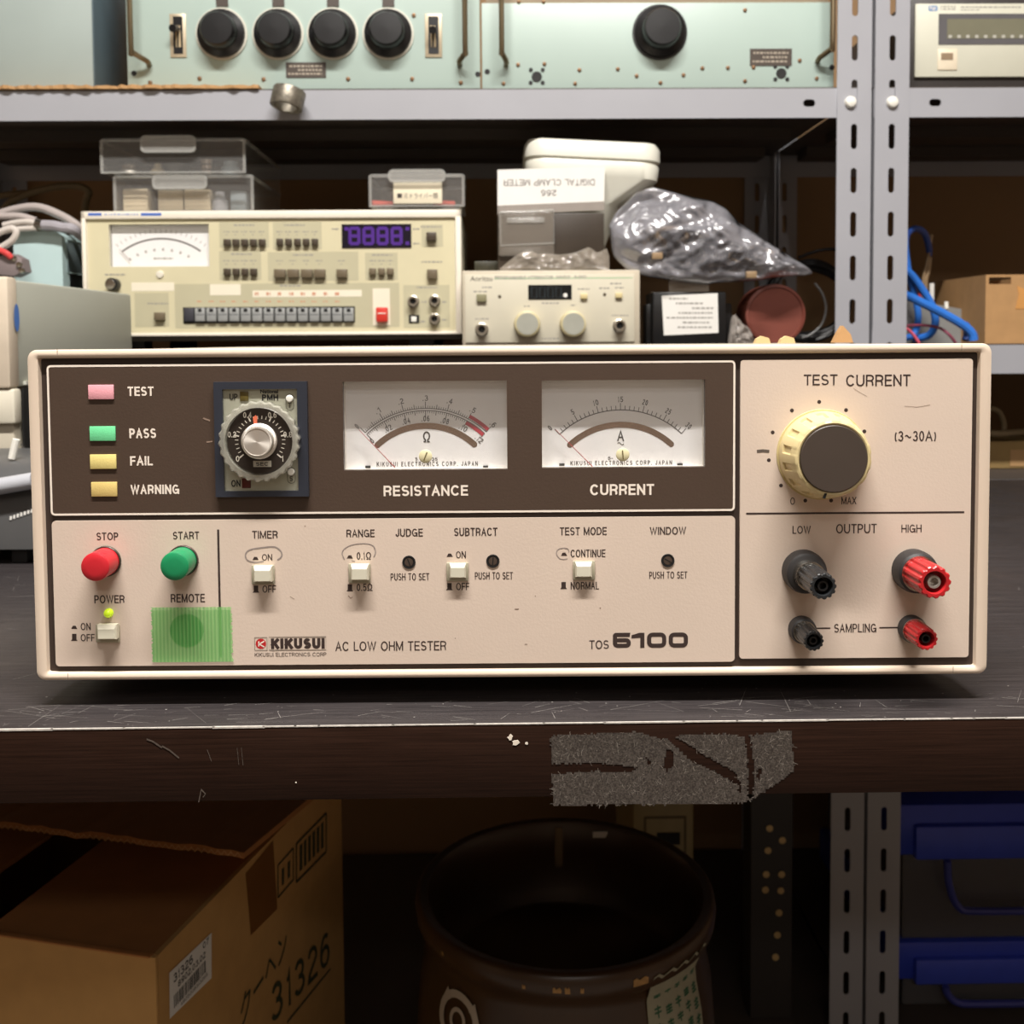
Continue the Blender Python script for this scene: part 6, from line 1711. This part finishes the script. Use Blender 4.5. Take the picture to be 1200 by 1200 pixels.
p = t.pt(1076, 344, -.02); mb = MB(); mb.cyl((p.x, -.02, 0), (p.x, -.02, p.z), .0045, .004, 12); mb.build('wire_boot', mat('boot_red', (170, 50, 46), .4), t)
p = t.pt(1092, 332, -.02); mb = MB(); mb.cyl((p.x, -.02, 0), (p.x, -.02, p.z), .0032, .0032, 12); mb.build('wire_boot', M['paper'], t)

def carton(name, label, px, v, z, w_, d_, h_, dr, m, side='shelf'):
    t = shelf_thing(name, label, 'box', px, v, z, None, dr)
    return t
t = shelf_thing('cardboard_box', 'small open cardboard box with a notched edge on the right rack', 'box', 1156.5, 0.05, ZL)
z1 = t.pt(1156, 322).z; W_ = t.pt(1230, 360).x
k = .003
mb = MB(); mb.box(0, W_, 0, .2, 0, k)
mb.build('box_base', M['kraft'], t, smooth=0)
nq = t.rect(1159, 323, 1185, 333, 0)
mb = MB(); holed_plate(mb, 0, W_, k, z1, [(nq[0], nq[1], nq[2], z1 - .003)], 0, k); mb.build('front_wall', M['kraft'], t, smooth=0)
mb = MB(); mb.box(0, k, k, .2, k, z1); mb.build('side_wall', M['kraft'], t, smooth=0)
mb = MB(); mb.box(W_ - k, W_, k, .2, k, z1); mb.build('side_wall', M['kraft'], t, smooth=0)
mb = MB(); mb.box(k, W_ - k, .197, .2, k, z1); mb.build('back_wall', M['kraft'], t, smooth=0)
mb = MB(); P = t.poly([(1190, 362), (1203, 362), (1203, 340), (1192, 335), (1194, 345)], -.0004); mb.prism(P, -.0005, 0); mb.build('tape_piece', mat('tape_tan', (206, 150, 88), .3), t, smooth=0)

# left end: pale blue box, cables, connector
t = shelf_thing('junction_box', 'pale blue plastic box under grey cables at the left of the lower shelf', 'box', 45, 0.05, ZL)
m_pb = mat('pale_blue', (190, 214, 214), .4, var=.02)
a = t.pt(16, 300).x; b = t.pt(73, 300).x; z1 = t.pt(45, 271).z
mb = MB()
P = [(a, 0), (b, 0), (b, z1 - .006), (b - .008, z1), (a + .004, z1), (a, z1 - .004)]
mb.prism(P, 0, .09); mb.build('box_shell', m_pb, t, smooth=20)
c = t.pt(96, 300, .06).x
mb = MB(); mb.box(b, c, .012, .09, t.pt(80, 320, .012).z, z1 - .009, bevel=.002); mb.build('side_pod', mat('pod_grey', (120, 134, 136), .45), t)
mb = MB(); mb.box(b, c - .004, .02, .09, 0, t.pt(80, 320, .012).z); mb.build('side_recess', M['blackm'], t, smooth=0)
Z_JB = Z_LO + z1
m_cg = mat('cable_grey', (176, 166, 162), .4, var=.04); m_ck = mat('cable_khaki', (122, 106, 78), .5)
t = thing('grey_cables', 'heap of grey cables lying over the pale blue box', 'cable', SH.world((upx(45, 260, 0.07), 0.07, ZL)), SR)
px_tube(t, [(-10, 254, .0), (20, 245, 0), (45, 243, 0), (70, 252, 0), (90, 264, 0), (110, 280, .02)], .0052, m_cg, 'cable')
px_tube(t, [(-10, 254, -.02), (10, 253.5, -.02), (25, 254, -.02), (42, 259, -.02)], .0046, m_cg, 'cable')
px_tube(t, [(4, 264, -.03), (18, 261, -.03), (32, 260, -.03), (43, 262, -.03)], .0036, mat('cable_pale', (206, 198, 190), .4), 'cable')
px_tube(t, [(6, 271, -.03), (22, 268.5, -.03), (43, 267.5, -.03)], .0034, MATS['cable_pale'], 'cable')
px_tube(t, [(-10, 277, -.06), (5, 270, -.06), (15, 268, -.06), (19, 273, -.06), (14, 282, -.06), (0, 291, -.06), (-10, 296, -.06)], .0040, MATS['cable_pale'], 'cable')
px_tube(t, [(50, 264, -.03), (62, 264.5, -.03), (74, 267, -.03), (84, 268, -.03), (92, 274, -.02), (100, 279, -.01)], .0064, mat('cable_lilac', (160, 156, 162), .45), 'cable')
px_tube(t, [(42, 262, -.03), (52, 265, -.03)], .006, M['silver'], 'cable_crimp')
t = shelf_thing('khaki_cable', 'khaki cable looping through the dark at the far left of the lower shelf', 'cable', 40, 0.22, ZL)
px_tube(t, [(-20, 300, 0), (5, 245, 0), (25, 230, 0), (50, 222, 0), (75, 218, 0), (95, 219, 0), (104, 226, 0), (100, 240, .01), (95, 300, .02), (95, 400, .02)], .005, m_ck, 'cable')
px_tube(t, [(-20, 232, .02), (10, 228, .02), (30, 226, .02)], .0045, m_ck, 'cable')
t = thing('plug_connector', 'grey plug connector with a red lead and silver screws, hanging over the pale blue box', 'connector', SH.world((upx(12, 308, -0.01), -0.01, zpx(12, 320, -0.01))), SR)
mb = MB(); mb.prism(t.poly([(-14, 321), (16, 324), (28, 318), (25, 303), (14, 297), (-14, 303)], 0), 0, .02, bevel=.0015); cb = mb.build('connector_shell', mat('shell_taupe', (128, 116, 116), .45), t)
for x, y in ((17, 303), (23, 310), (26, 317)):
    c = t.xz(x, y); mb = MB(); mb.lathe((c[0], 0, c[1]), [(.0034, 0), (.003, -.003), (.0002, -.0034)], 'Y', 14); mb.build('connector_screw', M['silver'], t)
px_tube(t, [(-8, 290, -.004), (4, 295, -.004), (9, 298, -.004), (13, 302, -.002)], .0034, mat('lead_red', (214, 70, 70), .35), 'red_lead')

# ------------------------------------------------------------------ rack shelf at bench level, right: dim box and cable
ZB = Z_BE + 0.0008
t = shelf_thing('cardboard_box', 'dim cardboard box in the shadow to the right of the tester', 'box', 1190, 0.09, ZB)
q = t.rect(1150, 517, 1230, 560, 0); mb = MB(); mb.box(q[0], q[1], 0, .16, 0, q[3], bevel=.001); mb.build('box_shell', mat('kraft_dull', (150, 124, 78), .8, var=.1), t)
mb = MB(); q = t.rect(1184, 527, 1215, 550, -.0006); mb.box(q[0], q[1], -.0006, 0, max(q[2], .003), q[3]); mb.build('box_label', mat('kraft_light', (176, 140, 96), .7), t, smooth=0)
t = shelf_thing('loose_cable', 'grey cable curling in the shadow to the right of the tester', 'cable', 1170, 0.09, ZB)
px_tube(t, [(1150, 552, -.02), (1150, 500, -.02), (1158, 480, -.02), (1170, 482, -.01), (1176, 495, 0), (1176, 510, 0)], .0035, m_ck, 'cable')
px_tube(t, [(1150, 506, -.01), (1170, 508, -.01), (1200, 506, 0), (1215, 508, 0)], .004, m_ck, 'cable')

# ------------------------------------------------------------------ left end of the bench
LB = 0.88
x12 = (14 - 600) / 1200 * LB
t = thing('stacked_instrument', 'pale grey instrument with a blue side emblem, on top of the stack at the left', 'instrument', (x12, LB, 0.8475))
a = t.hit(15, 327, (0, 0, 0), (0, 1, 0)); far = t.hit(154, 345, (0, 0, 0), (1, 0, 0))
z1 = a.z; dep = far.y
mb = MB(); mb.box(-.24, 0, .004, dep, 0.0002, z1, bevel=.003); mb.build('case', mat('case_sage', (172, 174, 162), .5, var=.02, scale=10), t)
mb = MB(); mb.box(-.242, .0015, -.006, .012, 0.0002, z1 + .002, bevel=.003); mb.build('front_bezel', mat('bezel_beige', (206, 192, 172), .45), t)
mb = MB(); q0 = t.hit(22, 446, (.0012, 0, 0), (1, 0, 0)); mb.box(-.001, .0025, .02, dep - .01, q0.z - .004, q0.z - .001); mb.build('case_ledge', mat('ledge_pale', (206, 206, 194), .5), t, smooth=0)
E = []
c0 = t.hit(11.5, 372, (.002, 0, 0), (1, 0, 0))
mb = MB()
E = [(.0026, .0065 + cos(2 * pi * i / 20) * .0048, c0.z + sin(2 * pi * i / 20) * .012) for i in range(20)]
mb.face(E); mb.build('side_emblem', mat('emblem_blue', (60, 116, 200), .4), t, smooth=0, normals=False)
t = thing('base_instrument', 'beige instrument at the bottom of the stack at the left end of the bench', 'instrument', ((19 - 600) / 1200 * LB, LB, DESK_Z))
zt_ = 0.1275
mb = MB(); mb.box(-.24, -.004, .002, .26, .0004, zt_ - .030, bevel=.002); mb.build('case', mat('case_stone', (186, 178, 160), .5), t)
mb = MB(); mb.box(-.242, 0, -.004, .010, zt_ - .0305, zt_ - .0002, bevel=.003); mb.build('case_lid', mat('lid_cream', (214, 208, 190), .45), t)
mb = MB(); mb.box(-.001, .0006, .010, .262, .0004, zt_ + .0000); sp = mb.build('side_panel', M['blackm'], t, smooth=0, label='black side panel with fine white print')
random.seed(5)
for i in range(9):
    P = [t.hit(24 + (i % 2) * 1.5, 520 + i * 3.4, (.0008, 0, 0), (1, 0, 0)), t.hit(27 + (i % 2) * 1.5, 522 + i * 3.4, (.0008, 0, 0), (1, 0, 0))]
    mb = MB(); mb.face([(.0008, P[0].y, P[1].z), (.0008, P[1].y, P[1].z), (.0008, P[1].y, P[0].z), (.0008, P[0].y, P[0].z)]); mb.build('print_mark', mat('print_grey', (120, 116, 110), .6, var=0), sp, smooth=0, normals=False)
# grey machine with a pale rounded bar
GY = 0.76
t = thing('grey_machine', 'low dark grey machine with a pale rounded front bar, left of the tester', 'machine', ((20 - 600) / 1200 * GY, GY, DESK_Z))
g = lambda x, y, v=0.0: t.pt(x, y, v)
mb = MB()
prof = [(0.0, .012), (0.0, .040), (.006, .062), (.02, .074), (.05, .078), (.10, .078), (.10, .012)]
xl_, xr_ = -.16, g(52, 600).x
A = [mb.bm.verts.new((xl_, y, z)) for y, z in prof]; B = [mb.bm.verts.new((xr_, y, z)) for y, z in prof]
n = len(prof)
for i in range(n): mb.bm.faces.new((A[i], B[i], B[(i + 1) % n], A[(i + 1) % n]))
mb.bm.faces.new(A); mb.bm.faces.new(B[::-1])
mb.build('machine_body', mat('machine_grey', (84, 84, 84), .35, var=.05), t, smooth=40)
p = g(0, 578, -.004); p2 = g(40, 563, -.004)
mb = MB(); mb.cyl((xl_, -.004, p.z - (p2.z - p.z) * 2), (p2.x, -.004, p2.z), .0062, .0062, 20); mb.build('front_bar', mat('bar_pale', (178, 180, 186), .3, var=.03), t)
for i in range(7):
    x = 11 + i * 4.1; y = 607 - i * 1.4
    mb = MB(); qq = t.rect(x, y - 2.2, x + 2.6, y + 2.2, -.0006); mb.face([(qq[0], -.0006, qq[2]), (qq[1], -.0006, qq[2]), (qq[1] + .0004, -.0006, qq[3]), (qq[0] + .0004, -.0006, qq[3])]); mb.build('print_mark', M['paper'], t, smooth=0, normals=False)
for x in (g(17, 620).x, -.12):
    mb = MB(); mb.box(x - .006, x + .006, .006, .02, .0003, .0125, bevel=.001); mb.build('foot', M['blackm'], t)
    mb = MB(); mb.box(x - .006, x + .006, .08, .094, .0003, .0125, bevel=.001); mb.build('foot', M['blackm'], t)
mb = MB(); p = g(14, 545, .03); mb.cyl((p.x, .03, .077), (p.x + .004, .03, .092), .0028, .0028, 10); mb.build('toggle', M['white'], t)

# torn cardboard scrap on the tester
f = Frame((T.pt(988, 402, .13).x, TY + .13, DESK_Z + zt + .0002))
mb = MB(); P = f.poly([(977, 401), (1000, 401), (997, 391), (988, 381), (983, 389)], 0); z_ = min(p[1] for p in P)
mb.prism([(a, b - z_) for a, b in P], 0, .006); tag(at_frame(f, mb.build('cardboard_scrap', M['kraft'], smooth=0)), 'torn cardboard scrap standing on top of the tester, below the uprights', 'cardboard')
random.seed(21)
for x, lb in ((893, 'yellowish crumb on the tester top, under the red disc'), (922, 'smaller yellowish crumb on the tester top, right of the red disc')):
    f = Frame((T.pt(x, 402, .13).x, TY + .13, DESK_Z + zt + .0002))
    mb = MB(); mb.prism([(-.004, 0), (.005, 0), (.004, .003), (0, .0042), (-.003, .0025)], 0, .005); tag(at_frame(f, mb.build('crumb', mat('crumb_tan', (206, 180, 130), .7), smooth=0)), lb, 'crumb')

# ------------------------------------------------------------------ below the bench
BZ = 0.45
cx_, cy_ = (165 - 600) / 1200 * (CAMH - BZ) * 1200 / 740, (CAMH - BZ) * 1200 / 740
RB = -radians(13.4)
t = thing('carton', 'large brown cardboard carton with a barcode sticker, under the left side of the bench', 'box', (cx_, cy_, 0.0), RB)
BW, BD, k = .345, .334, .004
m_k2 = mat('carton_brown', (192, 148, 88), .8, var=.05, scale=50, bump=.08, bscale=300)
mb = MB(); mb.box(-BW, 0, 0, BD, .001, k); mb.build('carton_base', m_k2, t, smooth=0)
mb = MB(); mb.box(-BW, 0, 0, k, k, BZ, bevel=.001); mb.build('front_wall', m_k2, t)
mb = MB(); mb.box(-BW, 0, BD - k, BD, k, BZ); mb.build('back_wall', m_k2, t, smooth=0)
mb = MB(); mb.box(-k, 0, k, BD - k, k, BZ); mb.build('side_wall', m_k2, t, smooth=0)
mb = MB(); mb.box(-BW, -BW + k, k, BD - k, k, BZ); mb.build('side_wall', m_k2, t, smooth=0)
m_flap = mat('flap_brown', (168, 112, 62), .8, var=.06, scale=40)
mb = MB(); mb.box(-.144, -.0005, .004, BD - .006, BZ - .004, BZ - .0005); mb.build('side_flap', m_flap, t, smooth=0)
mb = MB(); mb.box(-BW + .002, -.200, .004, BD - .006, BZ - .006, BZ - .002); mb.build('side_flap', m_flap, t, smooth=0)
# torn back flap leaning forward, a little raised
mb = MB()
yf, zf = BD - .225, BZ + .020
ed = [(-BW + (BW + .012) * i / 30, yf + random.uniform(-.002, .002)) for i in range(31)]
F1 = [mb.bm.verts.new((x, y, zf + random.uniform(-.001, .001))) for x, y in ed]; F2 = [mb.bm.verts.new((v.co.x, v.co.y, v.co.z + .005)) for v in F1]
B1 = [mb.bm.verts.new((x, BD - .004, BZ + .001)) for x, y in ed]; B2 = [mb.bm.verts.new((x, BD - .004, BZ + .006)) for x, y in ed]
for A, B in ((F1, F2), (F2, B2), (B2, B1), (B1, F1)):
    for i in range(30): mb.bm.faces.new((A[i], A[i + 1], B[i + 1], B[i]))
for kx in (0, 30): mb.bm.faces.new((F1[kx], F2[kx], B2[kx], B1[kx]))
bf = mb.build('back_flap', m_flap, t, smooth=0)
mb = MB(); P = []
for i in range(121):
    x = -BW + (BW + .010) * i / 120
    P.append((x, 0, zf + .0025 + .0018 * (1 if i % 2 else -1)))
for (x, _, z), (x2, _, z2) in zip(P, P[1:]):
    y = yf - .0022
    mb.face([(x, y, z - .0005), (x2, y, z2 - .0005), (x2, y, z2 + .0005), (x, y, z + .0005)])
mb.build('corrugated_edge', mat('edge_tan', (190, 150, 100), .8), bf, smooth=0, normals=False)
# short front flap folded down along the crease
mb = MB(); mb.box(-BW + .002, -.004, -.0015, .004, BZ - .0004, BZ + .0012, bevel=.0006); mb.build('front_crease', m_flap, t)
# marks on the right side (local plane x=0)
side = lambda px, py: t.hit(px, py, (.0003, 0, 0), (1, 0, 0))
mb = MB(); P = [side(*p) for p in ((288, 1024), (320, 985), (325, 1065), (294, 1096))]; mb.face([(.0004, p.y, p.z) for p in P][::-1]); mb.build('brown_tape', mat('tape_brown', (128, 84, 42), .3), t, smooth=0, normals=False)
P = [side(*p) for p in ((198.5, 1194), (247.5, 1146), (247.5, 1093), (198, 1140))]
mb = MB(); mb.face([(.0006, p.y, p.z) for p in P]); st_ = mb.build('barcode_sticker', M['paper'], t, smooth=0, normals=False)
y0, y1 = P[0].y, P[1].y; zb_, zt2 = (P[0].z + P[1].z) / 2, (P[2].z + P[3].z) / 2
sw, sh = y1 - y0, zt2 - zb_
def side_text(nm, sx, fx0, fx1, fz0, fz1, wt, m, par):
    mb = MB(); strokes(mb, sx, (.0007, y0 + sw * fx0, zb_ + sh * fz0), (0, sw * (fx1 - fx0), 0), (0, 0, sh * (fz1 - fz0)), wt=wt); mb.build(nm, m, par, smooth=0, normals=False)
side_text('sticker_number', '31326', .10, .55, .74, .93, .16, M['blackm'], st_)
side_text('sticker_number', '07', .80, .95, .78, .92, .16, M['blackm'], st_)
side_text('sticker_number', '8902.03.02', .20, .86, .55, .69, .16, M['blackm'], st_)
random.seed(9)
y_ = .10
while y_ < .86:
    w_ = random.choice([.010, .016, .026]); mb = MB(); mb.face([(.0007, y0 + sw * y_, zb_ + sh * .2), (.0007, y0 + sw * (y_ + w_), zb_ + sh * .2), (.0007, y0 + sw * (y_ + w_), zb_ + sh * .48), (.0007, y0 + sw * y_, zb_ + sh * .48)])
    mb.build('barcode_bar', M['blackm'], st_, smooth=0, normals=False); y_ += w_ + random.choice([.012, .02])
side_text('sticker_number', '4905008313265', .25, .9, .08, .16, .14, M['blackm'], st_)
m_grn = mat('stamp_green', (62, 66, 42), .7, var=.1)
def side_px_text(nm, sx, pa, pb, hpx, wt, jap=False):
    a, b = side(*pa), side(*pb)
    h = hpx
    mb = MB(); up = Vector((0, 0, h)); ex = Vector((0, b.y - a.y, b.z - a.z))
    if jap: mb.text(sx, (.0007, a.y, a.z), ex, up)
    else: strokes(mb, sx, (.0007, a.y, a.z), ex, up, wt=wt, gap=.2)
    mb.build(nm, m_grn, t, smooth=0, normals=False)
side_px_text('stamped_number', '31326', (318, 1201), (386, 1128), .034, .13)
side_px_text('stamped_word', 'クーヘン', (282, 1206), (336, 1118), .026, .1, True)
a, b = side(336, 1197), side(387, 1134); mb = MB(); mb.face([(.0007, a.y, a.z - .002), (.0007, b.y, b.z - .002), (.0007, b.y, b.z), (.0007, a.y, a.z)]); mb.build('stamped_line', m_grn, t, smooth=0, normals=False)
def side_frame(nm, pts, wd):
    P = [side(*p) for p in pts]; mb = MB()
    for p, q in zip(P, P[1:] + P[:1]):
        d = Vector((0, q.y - p.y, q.z - p.z)); n_ = Vector((0, -d.z, d.y)).normalized() * wd / 2
        a_, b_ = Vector((.0007, p.y, p.z)), Vector((.0007, q.y, q.z))
        mb.face([a_ - n_, b_ - n_, b_ + n_, a_ + n_])
    mb.build(nm, m_grn, t, smooth=0, normals=False); return P
side_frame('stamped_frame', ((325.5, 1052), (343.5, 1031), (343.5, 994), (325.5, 1014)), .0016)
side_frame('stamped_frame', ((347, 1034), (382, 998), (382, 953), (347, 989)), .0022)
for i in range(6):
    x = 351 + i * 5; y = 1021 - i * 5.1
    P = [side(*p) for p in ((x, y), (x + 2.8, y - 2.9), (x + 2.8, y - 33), (x, y - 30))]; mb = MB(); mb.face([(.0007, p.y, p.z) for p in P]); mb.build('stamped_bar', m_grn, t, smooth=0, normals=False)
for x, y in ((330, 1038), (337, 1030)):
    P = [side(*p) for p in ((x, y), (x + 2.6, y - 2.7), (x + 2.6, y - 22), (x, y - 19))]; mb = MB(); mb.face([(.0007, p.y, p.z) for p in P]); mb.build('stamped_bar', m_grn, t, smooth=0, normals=False)

# stoneware jar
PYc = 0.92; PXc = (659 - 600) / 1200 * PYc; PZ = CAMH - 0.50
t = thing('stoneware_jar', 'large dark brown glazed stoneware jar standing open under the bench', 'jar', (PXc, PYc, 0))
m_glz = mat('brown_glaze', (62, 42, 24), .32, var=.2, scale=14, bump=.1, bscale=60)
R0 = .137
OUT = [(R0 * .80, .002), (R0 * .86, .02), (R0 * 1.0, .12), (R0 * 1.02, .22), (R0 * .97, PZ - .075), (R0 * .92, PZ - .040), (R0 * .93, PZ - .028), (R0 * .99, PZ - .020), (R0, PZ - .010), (R0 * .99, PZ - .002), (R0 * .965, PZ)]
IN = [(R0 * .92, PZ - .001), (R0 * .90, PZ - .006), (R0 * .87, PZ - .03), (R0 * .86, PZ - .065), (R0 * .80, PZ - .075), (R0 * .78, PZ - .082), (R0 * .86, PZ - .12), (R0 * .9, .2), (R0 * .7, .02), (.001, .018)]
mb = MB(); mb.lathe((0, 0, 0), OUT + IN, 'Z', 72); mb.build('jar_body', m_glz, t, smooth=50)
def jar_r(z):
    for (r0, z0), (r1, z1_) in zip(OUT, OUT[1:]):
        if z0 <= z <= z1_: return r0 + (r1 - r0) * (z - z0) / (z1_ - z0)
    return R0
def on_jar(a, z, e=.0008):
    r = jar_r(z) + e
    return (sin(a) * r, -cos(a) * r, z)
def jar_patch(mb, a0, a1, z0, z1_, n=14, m_=8, e=.0008, wob=0.0):
    V = [[mb.bm.verts.new(on_jar(a0 + (a1 - a0) * i / n, z0 + (z1_ - z0) * j / m_ + (wob * sin(i * 2.1) if j == m_ else 0), e)) for j in range(m_ + 1)] for i in range(n + 1)]
    for i in range(n):
        for j in range(m_): mb.bm.faces.new((V[i][j], V[i + 1][j], V[i + 1][j + 1], V[i][j + 1]))
m_jl = mat('jar_label_paper', (150, 146, 124), .7, var=.08, scale=60)
mb = MB(); jar_patch(mb, .50, 1.02, PZ - .11, PZ - .012, wob=.002); jl = mb.build('paper_label', m_jl, t, normals=False)
m_jg = mat('label_green', (40, 92, 62), .6, var=.1)
random.seed(31)
for col_ in range(5):
    a_ = .55 + col_ * .095; z_ = PZ - .034
    while z_ > PZ - .105:
        h = random.uniform(.006, .011); mb = MB()
        for kk in range(random.choice([2, 3])):
            jar_patch(mb, a_ + .005, a_ + .06, z_ - h * (kk + 1) / 3.2, z_ - h * (kk + 1) / 3.2 + .0014, 3, 1, .0012)
        jar_patch(mb, a_ + .028, a_ + .038, z_ - h, z_, 1, 2, .0012)
        mb.build('label_character', m_jg, jl, smooth=0, normals=False); z_ -= h + .004
# white printed emblem
m_em = mat('emblem_cream', (176, 164, 146), .5, var=.05)
def jar_ring(a, z, r0, r1, sx=1.0, n=28):
    mb = MB(); I = []; O = []
    for i in range(n):
        tt = 2 * pi * i / n
        I.append(mb.bm.verts.new(on_jar(a + cos(tt) * r0 * sx / R0, z + sin(tt) * r0, .001))); O.append(mb.bm.verts.new(on_jar(a + cos(tt) * r1 * sx / R0, z + sin(tt) * r1, .001)))
    for i in range(n): mb.bm.faces.new((I[i], O[i], O[(i + 1) % n], I[(i + 1) % n]))
    mb.build('emblem_ring', m_em, t, smooth=0, normals=False)
ea, ez_ = -.80, PZ - .066
jar_ring(ea, ez_, .0065, .0100); jar_ring(ea, ez_, .0165, .0225, 1.15)
for s_ in (-1, 1):
    mb = MB(); mb.face([on_jar(ea + s_ * .012 / R0, ez_ + .012, .001), on_jar(ea + s_ * .026 / R0, ez_ + .004, .001), on_jar(ea + s_ * .018 / R0, ez_ + .020, .001)]); mb.build('emblem_petal', m_em, t, smooth=0, normals=False)
# chips and scraps of tape on the rim
for a_, w_, h_ in ((-.12, .05, .004), (-.05, .03, .005), (.04, .02, .004), (.36, .10, .006), (-.3, .02, .003), (-.9, .02, .003)):
    mb = MB(); jar_patch(mb, a_, a_ + w_, PZ - .012 - h_ / 2, PZ - .012 + h_ / 2, 5, 2, .0006, .001); mb.build('glaze_chip', mat('chip_tan', (170, 130, 76), .6, var=.2, scale=200), t, smooth=0, normals=False)
m_tp = clear('tape_scrap', (170, 150, 120), .5, .15, 1.2)
mb = MB()
mb.bm.verts.ensure_lookup_table()
mb.box(-.004, .004, R0 * .855, R0 * .862, PZ - .045, PZ - .004); mb.build('tape_scrap', m_tp, t, smooth=0)
mb = MB(); mb.box(.035, .05, R0 * .82, R0 * .828, PZ - .012, PZ - .006); mb.build('tape_scrap', M['paper'], t, smooth=0)

# blue-lidded bins in the right rack
m_lid = mat('bin_blue', (44, 66, 190), .4, var=.04)
m_bin = clear('bin_clear', (120, 120, 124), .35, .2, 1.2)
def bin_(px, v, z, ytop, ylid, lb):
    t = shelf_thing('storage_bin', lb, 'storage bin', px, v, z, 'blue-lidded bins in the right rack', 0.0)
    a, b = t.pt(1051, ylid).x, t.pt(1051, ylid).x + .36
    zt3 = t.pt(1130, ytop).z; zl = t.pt(1130, ylid).z
    k = .002
    h = zl + .004
    mb = MB(); mb.box(a + .012, b - .012, .012, .3, .0004, k); mb.box(a + .012, b - .012, .012, .012 + k, k, h); mb.box(a + .012, b - .012, .3 - k, .3, k, h)
    mb.box(a + .012, a + .012 + k, .012, .3, k, h); mb.box(b - .012 - k, b - .012, .012, .3, k, h); mb.build('bin_body', m_bin, t, smooth=0)
    mb = MB(); mb.box(a, b, .004, .31, zl, zt3, bevel=.004); ld = mb.build('bin_lid', m_lid, t)
    q = t.rect(1072, ylid - 38, 1300, ylid, 0)
    mb = MB(); mb.box(q[0], b - .02, -.004, .01, zl - .002, zl + (zt3 - zl) * .62, bevel=.003); mb.build('lid_lip', mat('bin_blue_light', (62, 82, 204), .4), ld)
    L0 = t.pt(1108, 1000, 0).x; dl = min(.066, zl - .012); 
    mb = MB(); mb.tube([(L0, -.006, zl - .002), (L0 + .002, -.006, zl - dl * .45), (L0 + .014, -.006, zl - dl * .9), (L0 + .04, -.006, zl - dl), (L0 + .16, -.006, zl - dl)], .0045, 8, 5); mb.build('latch', mat('latch_blue', (58, 66, 150), .4), t)
    return t, a, b, zt3
zs = zpx(1130, 1108, 0.03)
low, a_, b_, zt4 = bin_(1120, 0.03, 0.048, 1106, 1150, 'clear storage bin with a blue lid, lower one in the right rack')
bin_(1120, 0.03, 0.048 + zt4 + .0004, 944, 1004, 'clear storage bin with a blue lid and latch, upper one in the right rack')

# dark perforated channel and a beige unit behind the jar
t = thing('perforated_channel', 'dark perforated steel channel standing behind the jar, left of the uprights', 'channel', SH.world((upx(900, 1050, 0.02), 0.02, 0.0485)), SR)
a, b = t.pt(880, 1050).x, t.pt(928, 1050).x
mb = MB(); mb.box(a, b, 0, .004, 0, .60); mb.box(a, a + .004, .004, .04, 0, .6); mb.box(b - .004, b, .004, .04, 0, .6); mb.build('channel_web', mat('channel_dark', (46, 42, 40), .5), t, smooth=0)
for x, y in ((902, 971), (917, 985), (900, 997), (898, 1025), (916, 1025), (897, 1043), (915, 1044), (913, 1070), (911, 1096), (909, 1122)):
    c = t.xz(x, y, -.001); mb = MB(); mb.lathe((c[0], 0, c[1]), [(.0042, 0), (.0042, -.0012), (.0002, -.0016)], 'Y', 14); mb.build('hole_pad', mat('hole_pad_tan', (200, 172, 120), .4, .3), t)  # tan pads added in place of holes that show beige behind
t = thing('beige_unit', 'beige unit with a framed panel standing behind the jar', 'instrument', SH.world((upx(745, 970, 0.1), 0.1, 0.0485)), SR)
q = t.rect(742, 940, 813, 992, 0)
zt5 = t.pt(745, 930).z + .02
mb = MB(); mb.box(q[0], q[1], 0, .2, 0, zt5, bevel=.003); mb.build('unit_case', mat('unit_beige', (176, 160, 116), .5), t)
mb = MB(); q2 = t.rect(756, 958, 803, 1000, -.001); mb.ribbon([(q2[0], q2[2]), (q2[1], q2[2]), (q2[1], q2[3]), (q2[0], q2[3])], .003, -.001, closed=True); mb.build('panel_frame', mat('frame_olive', (110, 96, 60), .5), t, smooth=0, normals=False)
mb = MB(); q2 = t.rect(770, 976, 797, 990, -.0012); mb.box(q2[0], q2[1], -.0012, 0, q2[2], q2[3]); mb.build('panel_window', M['blackm'], t, smooth=0)
